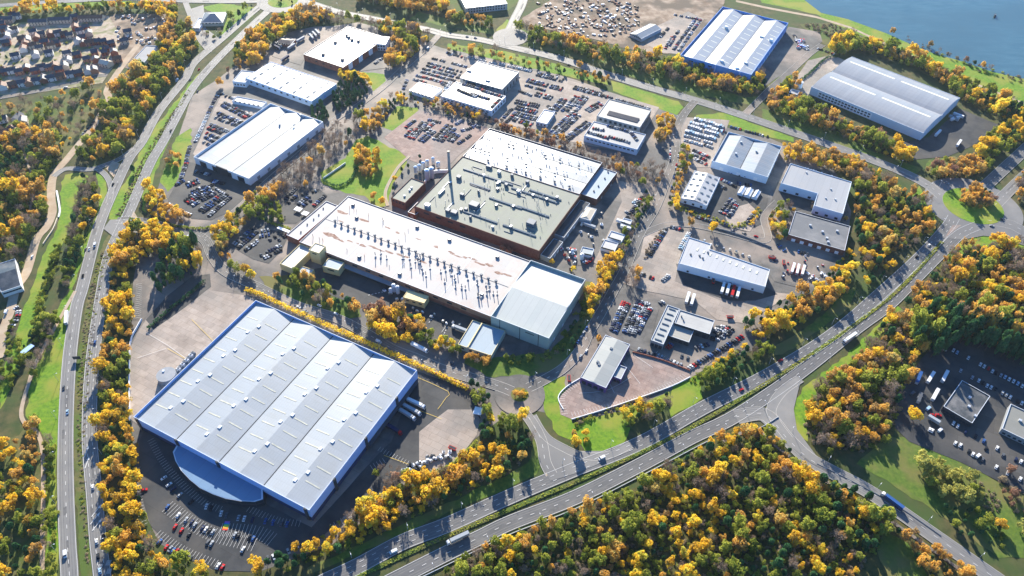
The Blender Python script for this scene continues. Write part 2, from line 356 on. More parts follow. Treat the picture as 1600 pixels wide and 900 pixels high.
# lawns and verges
GR = [
 ('grass_verge', '110 452 118 455 113 480 100 540 95 600 92 680 88 760 90 905 72 905 74 760 78 690 40 650 48 600 60 560 78 520 96 470', 'grass'),
 ('grass_field', '95 285 102 273 125 270 138 275 132 290 120 300 118 330 104 370 84 410 70 450 62 500 45 550 18 605 0 640 0 590 32 500 52 445 66 400 84 370 96 330', 'grass'),
 ('grass_verge', '150 270 160 275 166 290 165 312 158 335 142 370 128 410 112 452 106 450 122 400 138 360 152 330 157 300', 'grass'),
 ('median_grass', '178 345 170 342 168 330 178 305 196 285 208 262 222 232 240 200 262 175 292 135 318 108 318 112 296 140 270 175 248 210 238 240 226 258 214 290 200 320 188 343', 'grass'),
 ('median_ground', '176 362 181 366 176 382 166 420 158 450 152 500 147 560 139 640 133 700 138 780 142 840 148 905 128 905 122 840 117 760 114 675 117 600 124 540 133 480 140 450 150 410 162 378', 'rough'),
 ('grass_verge', '250 285 262 250 275 215 298 200 300 225 288 255 272 290 262 300', 'grass'),
 ('grass_verge', '222 300 236 268 250 235 266 210 262 225 250 250 240 280 232 305 228 333 222 328', 'grass'),
 ('park_lawn', '505 288 500 270 540 247 556 218 575 212 602 226 640 244 632 262 612 292 606 320 592 326 570 306 540 302', 'grass'),
 ('park_lawn', '594 197 620 166 652 168 656 176 640 200 612 204', 'grass'),
 ('small_lawn', '565 112 600 116 604 130 583 143 574 126', 'grass'),
 ('grass_bank', '955 126 1000 140 1060 158 1068 168 1058 180 1010 163 958 142', 'grass'),
 ('grass_bank', '1088 180 1130 176 1205 203 1240 215 1240 222 1200 214 1130 192 1085 188', 'grass'),
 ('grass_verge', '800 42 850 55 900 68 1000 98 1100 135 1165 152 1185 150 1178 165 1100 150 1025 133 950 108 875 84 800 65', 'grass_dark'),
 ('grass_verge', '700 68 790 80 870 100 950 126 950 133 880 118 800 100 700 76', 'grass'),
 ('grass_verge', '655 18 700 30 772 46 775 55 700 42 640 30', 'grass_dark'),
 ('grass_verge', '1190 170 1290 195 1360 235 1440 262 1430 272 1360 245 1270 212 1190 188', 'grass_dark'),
 ('grass_verge', '1436 290 1452 320 1463 345 1456 372 1448 360 1440 330 1425 305', 'grass'),
 ('grass_verge', '1480 408 1486 392 1504 374 1545 366 1610 374 1610 390 1520 384 1490 408', 'grass'),
 ('grass_verge', '1237 650 1238 630 1262 600 1310 566 1360 520 1402 478 1412 485 1355 548 1300 590 1262 640 1262 690 1247 680', 'grass'),
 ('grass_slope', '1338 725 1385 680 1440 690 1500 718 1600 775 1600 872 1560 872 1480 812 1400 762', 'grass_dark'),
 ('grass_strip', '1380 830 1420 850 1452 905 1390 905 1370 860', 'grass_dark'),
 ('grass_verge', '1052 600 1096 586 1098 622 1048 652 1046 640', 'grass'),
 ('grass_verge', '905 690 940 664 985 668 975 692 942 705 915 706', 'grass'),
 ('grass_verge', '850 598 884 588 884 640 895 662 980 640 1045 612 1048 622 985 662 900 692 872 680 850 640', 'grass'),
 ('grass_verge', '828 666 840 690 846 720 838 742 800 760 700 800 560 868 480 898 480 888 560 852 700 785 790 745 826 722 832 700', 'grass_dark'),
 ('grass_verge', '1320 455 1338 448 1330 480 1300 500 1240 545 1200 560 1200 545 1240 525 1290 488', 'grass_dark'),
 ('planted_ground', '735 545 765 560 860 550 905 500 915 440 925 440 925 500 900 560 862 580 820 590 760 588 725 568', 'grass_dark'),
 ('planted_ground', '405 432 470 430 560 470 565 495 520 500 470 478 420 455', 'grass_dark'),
 ('roadside_green', '315 12 345 5 398 12 398 22 372 45 345 62 350 40 330 18', 'grass'),
 ('green_strip', '0 12 90 5 200 2 200 8 90 14 0 20', 'grass'),
 ('grass_bank', '690 -2 800 -10 815 0 790 20 770 32 745 22 720 30', 'rough'),
 ('grass_verge', '775 48 792 30 798 34 786 52', 'grass'),
 ('planted_ground', '1240 100 1290 72 1310 62 1300 90 1255 112 1200 145 1190 140', 'rough'),
 ('pond_green', '1446 262 1452 250 1490 244 1500 248 1480 262 1450 272', 'grass_dark'),
]
for n_, s_, m_ in GR: patch(n_, s_, m_)

# yards and car parks
YD = [
 ('service_yard', '203 655 203 545 215 520 228 500 318 452 385 462 420 480 300 600 225 670', 'concrete'),
 ('private_lane', '205 500 208 440 215 400 262 385 285 375 292 385 262 408 238 440 232 480 226 500', 'asphalt'),
 ('shaded_yard', '228 500 262 462 300 432 328 428 330 448 290 480 240 515', 'dark_asphalt'),
 ('front_car_park', '218 690 225 672 300 700 420 790 487 824 600 700 650 660 640 740 600 770 545 800 500 842 440 868 395 893 340 892 280 868 236 822 217 760', 'dark_asphalt'),
 ('dock_yard', '652 580 700 597 740 616 752 645 748 672 720 712 690 735 640 745 600 720', 'dark_asphalt'),
 ('dock_apron', '655 675 700 640 742 640 750 655 745 680 715 718 680 738 655 726', 'concrete'),
 ('dealer_forecourt', '302 240 345 150 372 150 415 165 390 280 350 290 312 265', 'concrete'),
 ('front_parking', '288 252 340 262 390 280 410 285 395 310 362 330 330 344 300 342 268 322 262 312 276 285', 'dark_asphalt'),
 ('parking_rows', '438 310 462 290 500 296 512 306 490 330 462 350 440 350', 'dark_asphalt'),
 ('parking_rows', '362 385 398 352 452 366 440 392 420 412 395 405', 'dark_asphalt'),
 ('dealer_lot', '625 128 680 85 745 88 905 130 1030 168 1010 200 985 240 910 225 860 215 780 190 700 160 640 145', 'concrete'),
 ('visitor_lot', '600 215 655 172 760 198 765 205 720 240 690 270 640 250', 'paving'),
 ('factory_yard', '962 262 1010 280 1008 298 985 350 965 390 935 410 905 415 870 400 905 320 940 315', 'asphalt'),
 ('yard_drive', '965 282 1002 290 1005 302 972 345 962 375 935 415 928 410 945 375 972 315', 'concrete'),
 ('service_road', '470 425 520 415 620 450 760 505 720 545 640 520 560 478 500 455', 'dark_asphalt'),
 ('tyre_yard', '1065 183 1140 188 1130 215 1108 262 1080 262 1064 230', 'concrete'),
 ('sunlit_court', '1010 355 1075 362 1060 410 1055 440 1150 480 1195 455 1240 460 1160 505 1120 500 1085 470 1010 455 965 440 1000 400', 'concrete'),
 ('loading_court', '1056 412 1200 450 1215 460 1180 470 1140 470 1068 445', 'dark_asphalt'),
 ('rear_yard', '1090 290 1128 282 1200 310 1190 350 1165 362 1090 342 1065 325', 'dark_asphalt'),
 ('gravel_court', '1130 330 1170 318 1188 335 1172 362 1140 355', 'concrete'),
 ('small_yard', '1215 285 1280 305 1272 322 1240 330 1205 315', 'dark_asphalt'),
 ('brick_court', '1200 372 1230 380 1320 400 1295 425 1250 450 1210 440 1185 405', 'asphalt'),
 ('paved_court', '872 622 907 590 945 605 990 550 1076 575 1078 590 985 630 893 655 876 648', 'paving'),
 ('paved_lot', '945 518 975 465 1030 482 1015 535 1060 545 1120 535 1160 525 1100 575 1060 572 990 548 960 532', 'asphalt'),
 ('arch_forecourt', '1240 128 1262 95 1300 86 1322 95 1290 118 1268 140 1262 150 1250 150', 'concrete'),
 ('arch_yard', '1450 215 1500 170 1560 195 1520 228 1480 245 1425 250 1400 225', 'dark_asphalt'),
 ('side_yard', '1180 120 1232 42 1280 50 1285 65 1240 105 1195 135', 'asphalt'),
 ('shaded_compound', '1398 620 1440 560 1480 520 1560 545 1640 575 1640 770 1600 772 1500 722 1420 690 1398 668', 'dark_asphalt'),  # dark asphalt also carries the conifers' shade in its colour
 ('building_site', '815 30 860 0 900 -40 1140 -40 1130 8 1065 85 1000 82 930 62 850 45 822 38', 'dirt'),
 ('car_storage', '1028 40 1075 18 1100 30 1060 85 1035 82 1010 70', 'concrete'),
 ('earthworks', '165 30 180 22 262 22 265 55 228 78 205 110 190 105 165 62', 'dirt'),
 ('dealer_entry', '295 15 318 8 322 45 345 62 330 82 308 60', 'road'),
 ('brick_building_yard', '425 88 445 52 490 42 540 40 480 85 470 102', 'asphalt'),
 ('brick_front', '535 108 610 62 640 70 615 105 560 112', 'asphalt'),
 ('housing_ground', '0 38 170 25 190 60 180 100 160 130 60 145 0 150', 'garden'),
]
for n_, s_, m_ in YD: patch(n_, s_, m_)

def strip(P, w, m, b, z, off=0.0, w2=None):
    n = len(P); L_, R_ = [], []
    for i, p in enumerate(P):
        d = (P[min(i + 1, n - 1)] - P[max(i - 1, 0)]).normalized(); nn = Vector((-d.y, d.x, 0))
        ww = w if w2 is None else w + (w2 - w) * i / (n - 1)
        L_.append(p + nn * (off + ww / 2)); R_.append(p + nn * (off - ww / 2))
    for i in range(n - 1):
        b.face([(R_[i].x, R_[i].y, z), (R_[i + 1].x, R_[i + 1].y, z), (L_[i + 1].x, L_[i + 1].y, z), (L_[i].x, L_[i].y, z)], m)

WEAR = MB(); WR = random.Random(9); M['repair'] = mat('asphalt_repair', (0.09, 0.09, 0.092), (0.13, 0.13, 0.128), .4, .8); MARK = MB(); ZM = 0.60; LANES = []; KERB = MB()
def along(P, step, start=0.0):
    """points and directions every step metres"""
    out = []; nxt = start
    for a, b in zip(P, P[1:]):
        l = (b - a).length
        if l < 1e-6: continue
        d = (b - a) / l; t = nxt
        while t < l: out.append((a + d * t, d)); t += step
        nxt = t - l
    return out

def dashes(P, off, dash=3.0, gap=6.0, w=0.28, m='line'):
    for p, d in along(P, dash + gap, 1.0):
        n = Vector((-d.y, d.x, 0)); c = p + n * off
        a, b = c - d * dash / 2, c + d * dash / 2; h = n * (w / 2)
        MARK.face([(a - h)[:2] + (ZM,), (b - h)[:2] + (ZM,), (b + h)[:2] + (ZM,), (a + h)[:2] + (ZM,)], m)

def solid(P, off, w=0.22, m='line'): strip(P, w, m, MARK, ZM, off)

def road(name, s, w, m='road', lanes=2, w2=None, edge=False, yellow=False, kerb=True, ex=1.5):
    P = smooth(pts(s), 6); z = nextz(); b = MB(); strip(P, w, m, b, z, 0, w2); tag(b.build(name), kind='structure')
    ROADS.append((P, max(w, w2 or 0) / 2 + ex)); LANES.append((P, w / 2, z))
    if lanes > 1 and w > 8.5:
        for k in range(lanes):
            c_ = -w / 2 + w * (k + .5) / lanes
            for e_ in (-.85, .85): strip(P, .55, 'wear', WEAR, z + .0016, c_ + e_)
    if w > 8.5:
        for p_, d_ in along(P, 34, 9):
            if WR.random() < .6:
                n_ = Vector((-d_.y, d_.x, 0)); c_ = p_ + n_ * WR.uniform(-w * .35, w * .35); l_ = d_ * WR.uniform(3, 11); h_ = n_ * WR.uniform(.7, 1.6); zz = z + .0026
                WEAR.face([(c_ - l_ - h_)[:2] + (zz,), (c_ + l_ - h_)[:2] + (zz,), (c_ + l_ + h_)[:2] + (zz,), (c_ - l_ + h_)[:2] + (zz,)], 'repair')
    if lanes > 1:
        for k in range(1, lanes): dashes(P, -w / 2 + w * k / lanes)
    if edge: solid(P, w / 2 - 0.5); solid(P, -w / 2 + 0.5)
    if kerb:
        for sgn in (1, -1):
            n = len(P)
            for i in range(n - 1):
                def off(j, o):
                    d = (P[min(j + 1, n - 1)] - P[max(j - 1, 0)]).normalized(); ww = w if w2 is None else w + (w2 - w) * j / (n - 1)
                    return P[j] + Vector((-d.y, d.x, 0)) * sgn * (ww / 2 + o)
                a, b_, c, d_ = off(i, 0), off(i + 1, 0), off(i + 1, 0.3), off(i, 0.3)
                if sgn > 0: a, b_, c, d_ = a, b_, c, d_
                zt = z + 0.12
                KERB.face([(a.x, a.y, zt), (b_.x, b_.y, zt), (c.x, c.y, zt), (d_.x, d_.y, zt)], 'kerb')
                KERB.face([(a.x, a.y, 0), (b_.x, b_.y, 0), (b_.x, b_.y, zt), (a.x, a.y, zt)], 'kerb')
                KERB.face([(d_.x, d_.y, 0), (c.x, c.y, 0), (c.x, c.y, zt), (d_.x, d_.y, zt)], 'kerb')
    return P

Z[0] = max(Z[0], 0.33)
P_W1 = road('western_carriageway', '110 960 109 900 106 850 103 760 103 675 106 600 111 540 120 480 129 450 148 375 161 337 177 300 201 250 222 222 248 175 288 125 304 98 348 60 388 25 412 5 430 -12', 11, edge=True, kerb=False)
P_W2 = road('inner_carriageway', '165 960 160 900 153 840 148 775 140 675 145 563 161 450 171 400 187 362 205 325 221 287 238 250 255 222 280 175 302 137 333 100 371 62 398 36 425 12', 11, lanes=3, edge=True, kerb=False)
P_S1 = road('southern_carriageway', '440 945 500 913 557 886 630 847 700 820 800 775 900 733 1000 693 1100 637 1200 586 1300 524 1385 451 1440 400 1478 358 1490 340', 12, 'road_dark', lanes=3, edge=True, kerb=False)
P_S2 = road('outer_carriageway', '560 935 625 902 690 869 750 840 800 816 900 777 1000 727 1080 684 1150 650 1245 586 1337 514 1385 479 1425 440 1470 395 1500 366 1530 352', 11.5, 'road_dark', lanes=2, edge=True, kerb=False)
P_N = road('northern_road', '440 -5 485 5 525 18 575 28 625 38 670 47 700 55 750 62 800 74 875 92 950 117 1025 140 1087 157 1150 177 1200 194 1262 215 1300 228 1362 250 1412 270 1450 290 1472 308', 13, lanes=2)
P_I1 = road('estate_road', '182 345 215 345 250 352 290 362 320 375 332 400 352 424 395 445 430 462 470 480 525 497 570 520 612 545 650 560 690 577 740 592 780 604 800 612', 9, 'asphalt')
P_I2 = road('estate_road', '322 372 352 345 385 315 412 290 440 265 475 235 520 190 560 165 600 135 632 105 662 80 686 55', 8, 'asphalt')
P_I3 = road('estate_road', '826 606 850 594 882 574 908 545 920 520 940 487 958 455 976 422 1000 365 1024 325 1040 285 1054 245 1058 205 1068 180 1086 158', 8.5, 'asphalt')
P_I4 = road('estate_drive', '1000 368 1040 352 1080 352 1130 362 1180 375 1200 372 1194 340 1215 315', 6.5, 'asphalt', lanes=1)
P_SL = road('slip_road', '815 640 832 662 846 690 852 722 862 742', 8, 'road', lanes=2)
P_SL2 = road('slip_road', '832 650 852 682 880 700 910 712 948 712 985 695', 6, 'road', lanes=1)
P_SE = road('link_road', '1150 652 1195 648 1228 684 1262 716 1300 738 1350 764 1400 796 1460 838 1520 880 1570 915', 12, 'road', lanes=2)
P_SE2 = road('slip_road', '1250 592 1222 612 1205 640 1214 662 1232 686', 7, 'road', lanes=1)
P_BT = road('brown_track', '0 560 3 520 16 487 25 452 42 425 57 375 73 355 82 332 80 307 84 275 104 250 124 225 153 187 170 156 168 140 190 105 217 70 226 60', 8, 'track', lanes=1, kerb=False)
P_TR = road('side_road', '84 276 104 264 140 265 165 258 190 247 210 232', 6, 'road', lanes=2)
P_TR2 = road('side_road', '150 262 166 275 174 294 170 318', 5, 'road', lanes=1)
P_H1 = road('housing_road', '-20 158 0 153 62 142 125 127 152 119 168 118', 6, 'asphalt', lanes=1)
P_H2 = road('housing_road', '10 105 40 82 38 60 60 45 120 28 165 26', 5, 'track', lanes=1)
P_H3 = road('housing_road', '60 108 100 95 112 70 130 60', 5, 'track', lanes=1)
P_TL = road('northern_road', '-40 14 0 9 90 3 200 -2 300 2 400 2 430 -5', 10, lanes=2)
P_TL2 = road('cul_de_sac', '290 4 300 30 312 60 326 78', 7, 'road', lanes=1)
P_NE = road('estate_road', '1165 178 1185 158 1205 138 1226 120 1250 98 1268 82 1285 70', 8, 'asphalt', lanes=1)
P_NJ = road('junction_road', '775 66 795 48 805 28 815 8 822 -15', 12, lanes=2)
P_R1 = road('eastern_road', '1530 300 1560 272 1600 235 1680 160', 12, 'road_dark', lanes=2)
P_R2 = road('eastern_road', '1555 320 1590 285 1640 240 1700 190', 11, 'road', lanes=2)
P_R3 = road('eastern_road', '1545 345 1580 352 1620 372 1700 400', 14, 'road', lanes=2)
P_PK = road('park_path', '640 244 622 262 606 290 602 306 606 322', 2.5, 'track', lanes=1, ex=0)
P_FP = road('footpath', '118 455 60 560 45 600 34 640 38 660 55 672 66 700 68 760 66 905', 3, 'track', lanes=1, kerb=False, ex=0)
P_FP2 = road('footpath', '38 240 48 270 52 300 46 330 44 345', 2.5, 'track', lanes=1, kerb=False, ex=0)
P_SP = road('shared_path', '1130 690 1180 672 1215 700 1290 752 1370 800 1450 855 1520 905', 2.5, 'asphalt', lanes=1, kerb=False, ex=0)

def disc_road(cx, cy, r_px, px_h, name, m, r_in=None, inner='grass', iname='island'):
    c = G(cx, cy); rm = r_px
    n = 40; z = nextz(); b = MB()
    b.cap([(c.x + rm * math.cos(2 * math.pi * k / n), c.y + rm * px_h * math.sin(2 * math.pi * k / n)) for k in range(n)], z, m)
    tag(b.build(name), kind='structure')
    if r_in:
        b = MB(); poly = [(c.x + r_in * math.cos(2 * math.pi * k / n), c.y + r_in * px_h * math.sin(2 * math.pi * k / n)) for k in range(n)]
        b.prism(poly, 0, z + 0.14, 'kerb', inner); tag(b.build(iname), kind='structure')
    ROADS.append(([c, c + Vector((0.1, 0, 0))], rm)); SURF.append(([c + Vector((rm * math.cos(k / 4), rm * math.sin(k / 4), 0)) for k in range(25)], z))
    return c
c_big = disc_road(1520, 322, 47, 1.0, 'roundabout', 'road', 29, 'grass', 'roundabout_island')
ROADS.pop()
c_min = disc_road(812, 617, 20, 1.0, 'roundabout', 'asphalt', 7, 'grass_dark', 'roundabout_island')
c_nw = disc_road(442, 2, 36, 1.0, 'roundabout', 'road', 21, 'grass', 'roundabout_island'); ROADS.pop()
c_j = disc_road(798, 58, 24, 1.0, 'junction_surface', 'road')
patch('splitter_island', '858 712 898 724 868 742 852 744', 'track')
patch('splitter_island', '166 264 176 252 188 256 178 278', 'track')
patch('splitter_island', '205 340 209 330 216 342', 'track')
patch('junction_surface', '162 358 172 344 200 342 240 352 232 364 196 364 180 372', 'road')
patch('junction_surface', '1470 372 1490 350 1530 350 1560 352 1610 372 1600 384 1545 367 1505 375', 'road')
patch('junction_surface', '1185 655 1215 612 1250 598 1240 640 1245 672 1292 735 1270 725 1225 690', 'road')
patch('hatched_island', '1488 352 1502 352 1476 372', 'paving')
patch('junction_surface', '840 712 852 690 905 705 955 705 985 690 985 705 900 740 860 752', 'road')

# planted reservation between the two southern carriageways and crash barrier strip
for s_ in ('520 920 660 855 800 795 900 753 1000 708 1080 668 1160 622 1250 566 1337 506 1400 457 1440 415 1472 378',):
    P = smooth(pts(s_), 6); b = MB(); strip(P, 3.4, 'rough', b, 0.585); tag(b.build('central_reservation'), kind='structure'); RES = P

def bays(s, depth=4.8, pitch=2.5, m='line', both=False, flip=1):
    P = smooth(pts(s), 5)
    for p, d in along(P, pitch, 0.2):
        n = Vector((-d.y, d.x, 0)) * flip; a = p - (n * depth if both else Vector((0, 0, 0))); b_ = p + n * depth; h = d * 0.085
        MARK.face([((a - h).x, (a - h).y, ZM), ((b_ - h).x, (b_ - h).y, ZM), ((b_ + h).x, (b_ + h).y, ZM), ((a + h).x, (a + h).y, ZM)], m)
bays('231 690 250 725 280 760 315 790 345 802', flip=1)
bays('220 730 222 770 232 822', flip=-1, depth=4.8)
bays('262 792 300 818 340 838 400 852', both=True)
bays('345 828 400 832 430 846', both=True)
bays('243 838 285 865 340 888', flip=1)
bays('385 800 430 818 470 824', flip=1)
bays('583 735 606 722'); bays('520 828 550 812')
bays('213 445 211 500', depth=5)
bays('895 652 985 630 1050 604 1075 588', flip=1, depth=4.5)
bays('878 648 874 622 886 606 905 594', flip=-1, depth=4.5); bays('1022 555 1052 572')
bays('620 590 660 572', depth=12, pitch=4); bays('590 705 640 730', depth=4)
for s_ in ('905 615 950 610 985 590', '940 575 960 615', '912 640 925 655', '968 560 1000 600', '990 555 1020 575', '700 505 690 520', '228 520 262 540 290 560', '215 560 260 545'): solid(smooth(pts(s_), 2), 0, 0.25)
for s_ in ('652 590 700 612 697 622 684 640', '650 640 690 655', '600 712 650 730', '262 545 330 590 300 620', '300 500 345 545'): solid(smooth(pts(s_), 2), 0, 0.3, 'yline')
for s_ in ('575 462 620 452', '580 474 600 478', '670 505 682 490', '690 530 700 510'): dashes(smooth(pts(s_), 2), 0, 1.5, 1.5, 0.5)
# lane arrows and the painted crossing by the office entrance
for px_, py_, d_ in ((150, 800, 0), (151, 822, 0), (135, 708, 0), (136, 725, 0), (148, 812, 0)):
    p = G(px_, py_); q = Vector((0.35, 1, 0)).normalized() if py_ > 780 else Vector((-0.1, 1, 0)).normalized(); n = Vector((-q.y, q.x, 0))
    a = p - q * 4; b_ = p + q * 3
    MARK.face([(a - n * .25)[:2] + (ZM + .01,), (a + n * .25)[:2] + (ZM + .01,), (b_ + n * .25)[:2] + (ZM + .01,), (b_ - n * .25)[:2] + (ZM + .01,)][::-1], 'line')
    MARK.face([(b_ - n * 1.0)[:2] + (ZM + .012,), (b_ + q * 3)[:2] + (ZM + .012,), (b_ + n * 1.0)[:2] + (ZM + .012,)][::-1], 'line')
for cx_, cy_ in ((157, 886), (170, 880), (171, 893)):
    p = G(cx_, cy_); q = Vector((-.03, 1, 0)).normalized(); n = Vector((-q.y, q.x, 0))
    for i in range(5):
        c_ = p + n * (i - 2) * .6; a, e = c_ - q * 1.8, c_ + q * 1.8
        MARK.face([(a - n * .13)[:2] + (ZM + .01,), (a + n * .13)[:2] + (ZM + .01,), (e + n * .13)[:2] + (ZM + .01,), (e - n * .13)[:2] + (ZM + .01,)], 'line')
RB = [(.6, .05, .04), (.75, .3, .03), (.75, .65, .05), (.08, .4, .1), (.05, .15, .5), (.25, .08, .35)]
b = MB(); p0 = G(351.5, 829); u = (G(356, 815) - p0)
for i, c in enumerate(RB):
    M['stripe%d' % i] = mat('crossing_stripe_paint', c); t0, t1 = i / 6, (i + 1) / 6; w_ = Vector((u.y, -u.x, 0)).normalized() * 1.8
    a, e = p0 + u * t0, p0 + u * t1; b.face([(a - w_)[:2] + (ZM + .01,), (a + w_)[:2] + (ZM + .01,), (e + w_)[:2] + (ZM + .01,), (e - w_)[:2] + (ZM + .01,)], 'stripe%d' % i)
tag(b.build('painted_crossing'), kind='structure')
tag(WEAR.build('road_surface'), kind='structure'); tag(MARK.build('road_markings'), kind='structure'); tag(KERB.build('kerb'), kind='structure')
def near_road(p):
    for P, hw in ROADS:
        for i in range(0, len(P) - 1):
            a, b_ = P[i], P[i + 1]; ab = b_ - a; l2 = ab.x * ab.x + ab.y * ab.y or 1e-9
            t = max(0, min(1, ((p.x - a.x) * ab.x + (p.y - a.y) * ab.y) / l2)); dx, dy = p.x - a.x - ab.x * t, p.y - a.y - ab.y * t
            if dx * dx + dy * dy < hw * hw: return True
    return False

def ground_z(p):
    z = 0.0
    for P, zz in SURF:
        if zz > z and inside(p, P): z = zz
    for P, hw, zz in LANES:
        if zz <= z: continue
        for a, b_ in zip(P, P[1:]):
            ab = b_ - a; l2 = ab.x * ab.x + ab.y * ab.y or 1e-9; t = max(0, min(1, ((p.x - a.x) * ab.x + (p.y - a.y) * ab.y) / l2))
            if (p.x - a.x - ab.x * t) ** 2 + (p.y - a.y - ab.y * t) ** 2 < hw * hw: z = zz; break
    return z
# ================================================================== BUILDINGS
class Bd:
    """a rectangular building: corners 0,1,2,3 of its roof surveyed at roof height; u runs 0->1, v runs 0->3"""
    def __init__(s, name, label, cat, quad, h, group=None):
        q = pts(quad, h); s.h = h
        c = sum((Vector((p.x, p.y, 0)) for p in q), Vector()) / 4
        u = ((q[1] - q[0]) + (q[2] - q[3])); v = ((q[3] - q[0]) + (q[2] - q[1])); u.z = v.z = 0
        s.U, s.V = u.length / 2, v.length / 2
        un = u.normalized(); sgn = 1 if (un.x * v.y - un.y * v.x) > 0 else -1
        vn0 = v.normalized(); pr = Vector((vn0.y, -vn0.x, 0)) * sgn
        un = (un + pr).normalized(); vn = Vector((-un.y, un.x, 0)) * sgn
        s.u, s.v, s.sgn = un, vn, sgn
        s.o = c - un * s.U / 2 - vn * s.V / 2
        s.root = empty(name, (c.x, c.y, 0), label, cat, group)
        FOOT.append([s.P(-2.5, -2.5), s.P(s.U + 2.5, -2.5), s.P(s.U + 2.5, s.V + 2.5), s.P(-2.5, s.V + 2.5)])
        s.ang = math.atan2(un.y, un.x)
    def P(s, a, b, z=0.0): r = s.o + s.u * a + s.v * b; return Vector((r.x, r.y, z))
    def uv(s, px, py, z=None):
        p = G(px, py, s.h if z is None else z) - s.o; return p.x * s.u.x + p.y * s.u.y, p.x * s.v.x + p.y * s.v.y
    def ccw(s, L): return L if s.sgn > 0 else L[::-1]
    def bx(s, mb, u0, u1, v0, v1, z0, z1, m, tm=None):
        mb.prism(s.ccw([s.P(u0, v0), s.P(u1, v0), s.P(u1, v1), s.P(u0, v1)]), z0, z1, m, tm, bottom=True)
    def part(s, mb, name): return mb.build(name, s.root)
    def walls(s, m, par=0.7, t=0.4, cop='coping', base=None):
        mb = MB(); h = s.h
        for u0, u1, v0, v1 in ((0, s.U, 0, t), (0, s.U, s.V - t, s.V), (0, t, t, s.V - t), (s.U - t, s.U, t, s.V - t)):
            if base:
                s.bx(mb, u0, u1, v0, v1, 0, base[1], base[0]); s.bx(mb, u0, u1, v0, v1, base[1], h, m, cop)
            else: s.bx(mb, u0, u1, v0, v1, 0, h, m, cop)
        return s.part(mb, 'wall')
    def flat(s, m, par=0.7, name='roof', t=0.4):
        mb = MB(); mb.cap(s.ccw([s.P(t, t), s.P(s.U - t, t), s.P(s.U - t, s.V - t), s.P(t, s.V - t)]), s.h - par, m); return s.part(mb, name)
    def ridges(s, n, rise, m, along='v', hip=0.0, par=0.5, m2=None, t=0.4, gutter=True):
        """n pitched bays whose ridges run along u or v"""
        mb = MB(); z = s.h - par
        W, L = (s.U, s.V) if along == 'v' else (s.V, s.U)
        f = (lambda a, b, zz: s.P(a, b, zz)) if along == 'v' else (lambda a, b, zz: s.P(b, a, zz))
        def q(L_, mm):
            P_ = L_; nrm = (P_[1] - P_[0]).cross(P_[2] - P_[0])
            mb.face(P_ if nrm.z > 0 else P_[::-1], mm)
        for k in range(n):
            a0 = t + (W - 2 * t) * k / n; a1 = t + (W - 2 * t) * (k + 1) / n; am = (a0 + a1) / 2
            q([f(a0, t, z), f(am, t + hip, z + rise), f(am, L - t - hip, z + rise), f(a0, L - t, z)], m)
            q([f(a1, t, z), f(am, t + hip, z + rise), f(am, L - t - hip, z + rise), f(a1, L - t, z)], m2 or m)
            for b0, b1 in ((t, t + hip), (L - t, L - t - hip)): q([f(a0, b0, z), f(am, b1, z + rise), f(a1, b0, z)], m)
        r = s.part(mb, 'roof')
        if gutter and n > 1:
            for k in range(1, n):
                g = MB(); a = t + (W - 2 * t) * k / n
                if along == 'v': s.bx(g, a - .35, a + .35, t, L - t, z - .1, z + .12, 'seam')
                else: s.bx(g, t, L - t, a - .35, a + .35, z - .1, z + .12, 'seam')
                g.build('gutter', r, o=tuple(s.root.location))
        return r
    def side(s, k):
        """start, direction, outward normal, length of wall k (0: v=0, 1: u=U, 2: v=V, 3: u=0)"""
        return [((0, 0), (1, 0), (0, -1), s.U), ((s.U, 0), (0, 1), (1, 0), s.V), ((0, s.V), (1, 0), (0, 1), s.U), ((0, 0), (0, 1), (-1, 0), s.V)][k]
    def wallbox(s, mb, k, a0, a1, z0, z1, m, out=0.08, depth=0.06):
        (ou, ov), (du, dv), (nu, nv), L = s.side(k)
        u0, v0 = ou + du * a0, ov + dv * a0; u1, v1 = ou + du * a1 + nu * out, ov + dv * a1 + nv * out
        s.bx(mb, min(u0, u1) - (depth if nu > 0 else 0), max(u0, u1) + (depth if nu < 0 else 0), min(v0, v1) - (depth if nv > 0 else 0), max(v0, v1) + (depth if nv < 0 else 0), z0, z1, m)
    def row(s, name, k, n, w, z0, z1, m, a=0.04, b=0.96, out=0.08):
        L = s.side(k)[3]
        for i in range(n):
            c = L * (a + (b - a) * (i + .5) / n); mb = MB(); s.wallbox(mb, k, c - w / 2, c + w / 2, z0, z1, m, out); s.part(mb, name)
    def units(s, name, spots, d, m, z=None, px=True):
        for sp in spots:
            u, v = s.uv(*sp) if px else sp; mb = MB(); zz = s.h - .6 if z is None else z
            s.bx(mb, u - d[0] / 2, u + d[0] / 2, v - d[1] / 2, v + d[1] / 2, zz, zz + d[2], m); s.part(mb, name)

rs = random.Random(3)
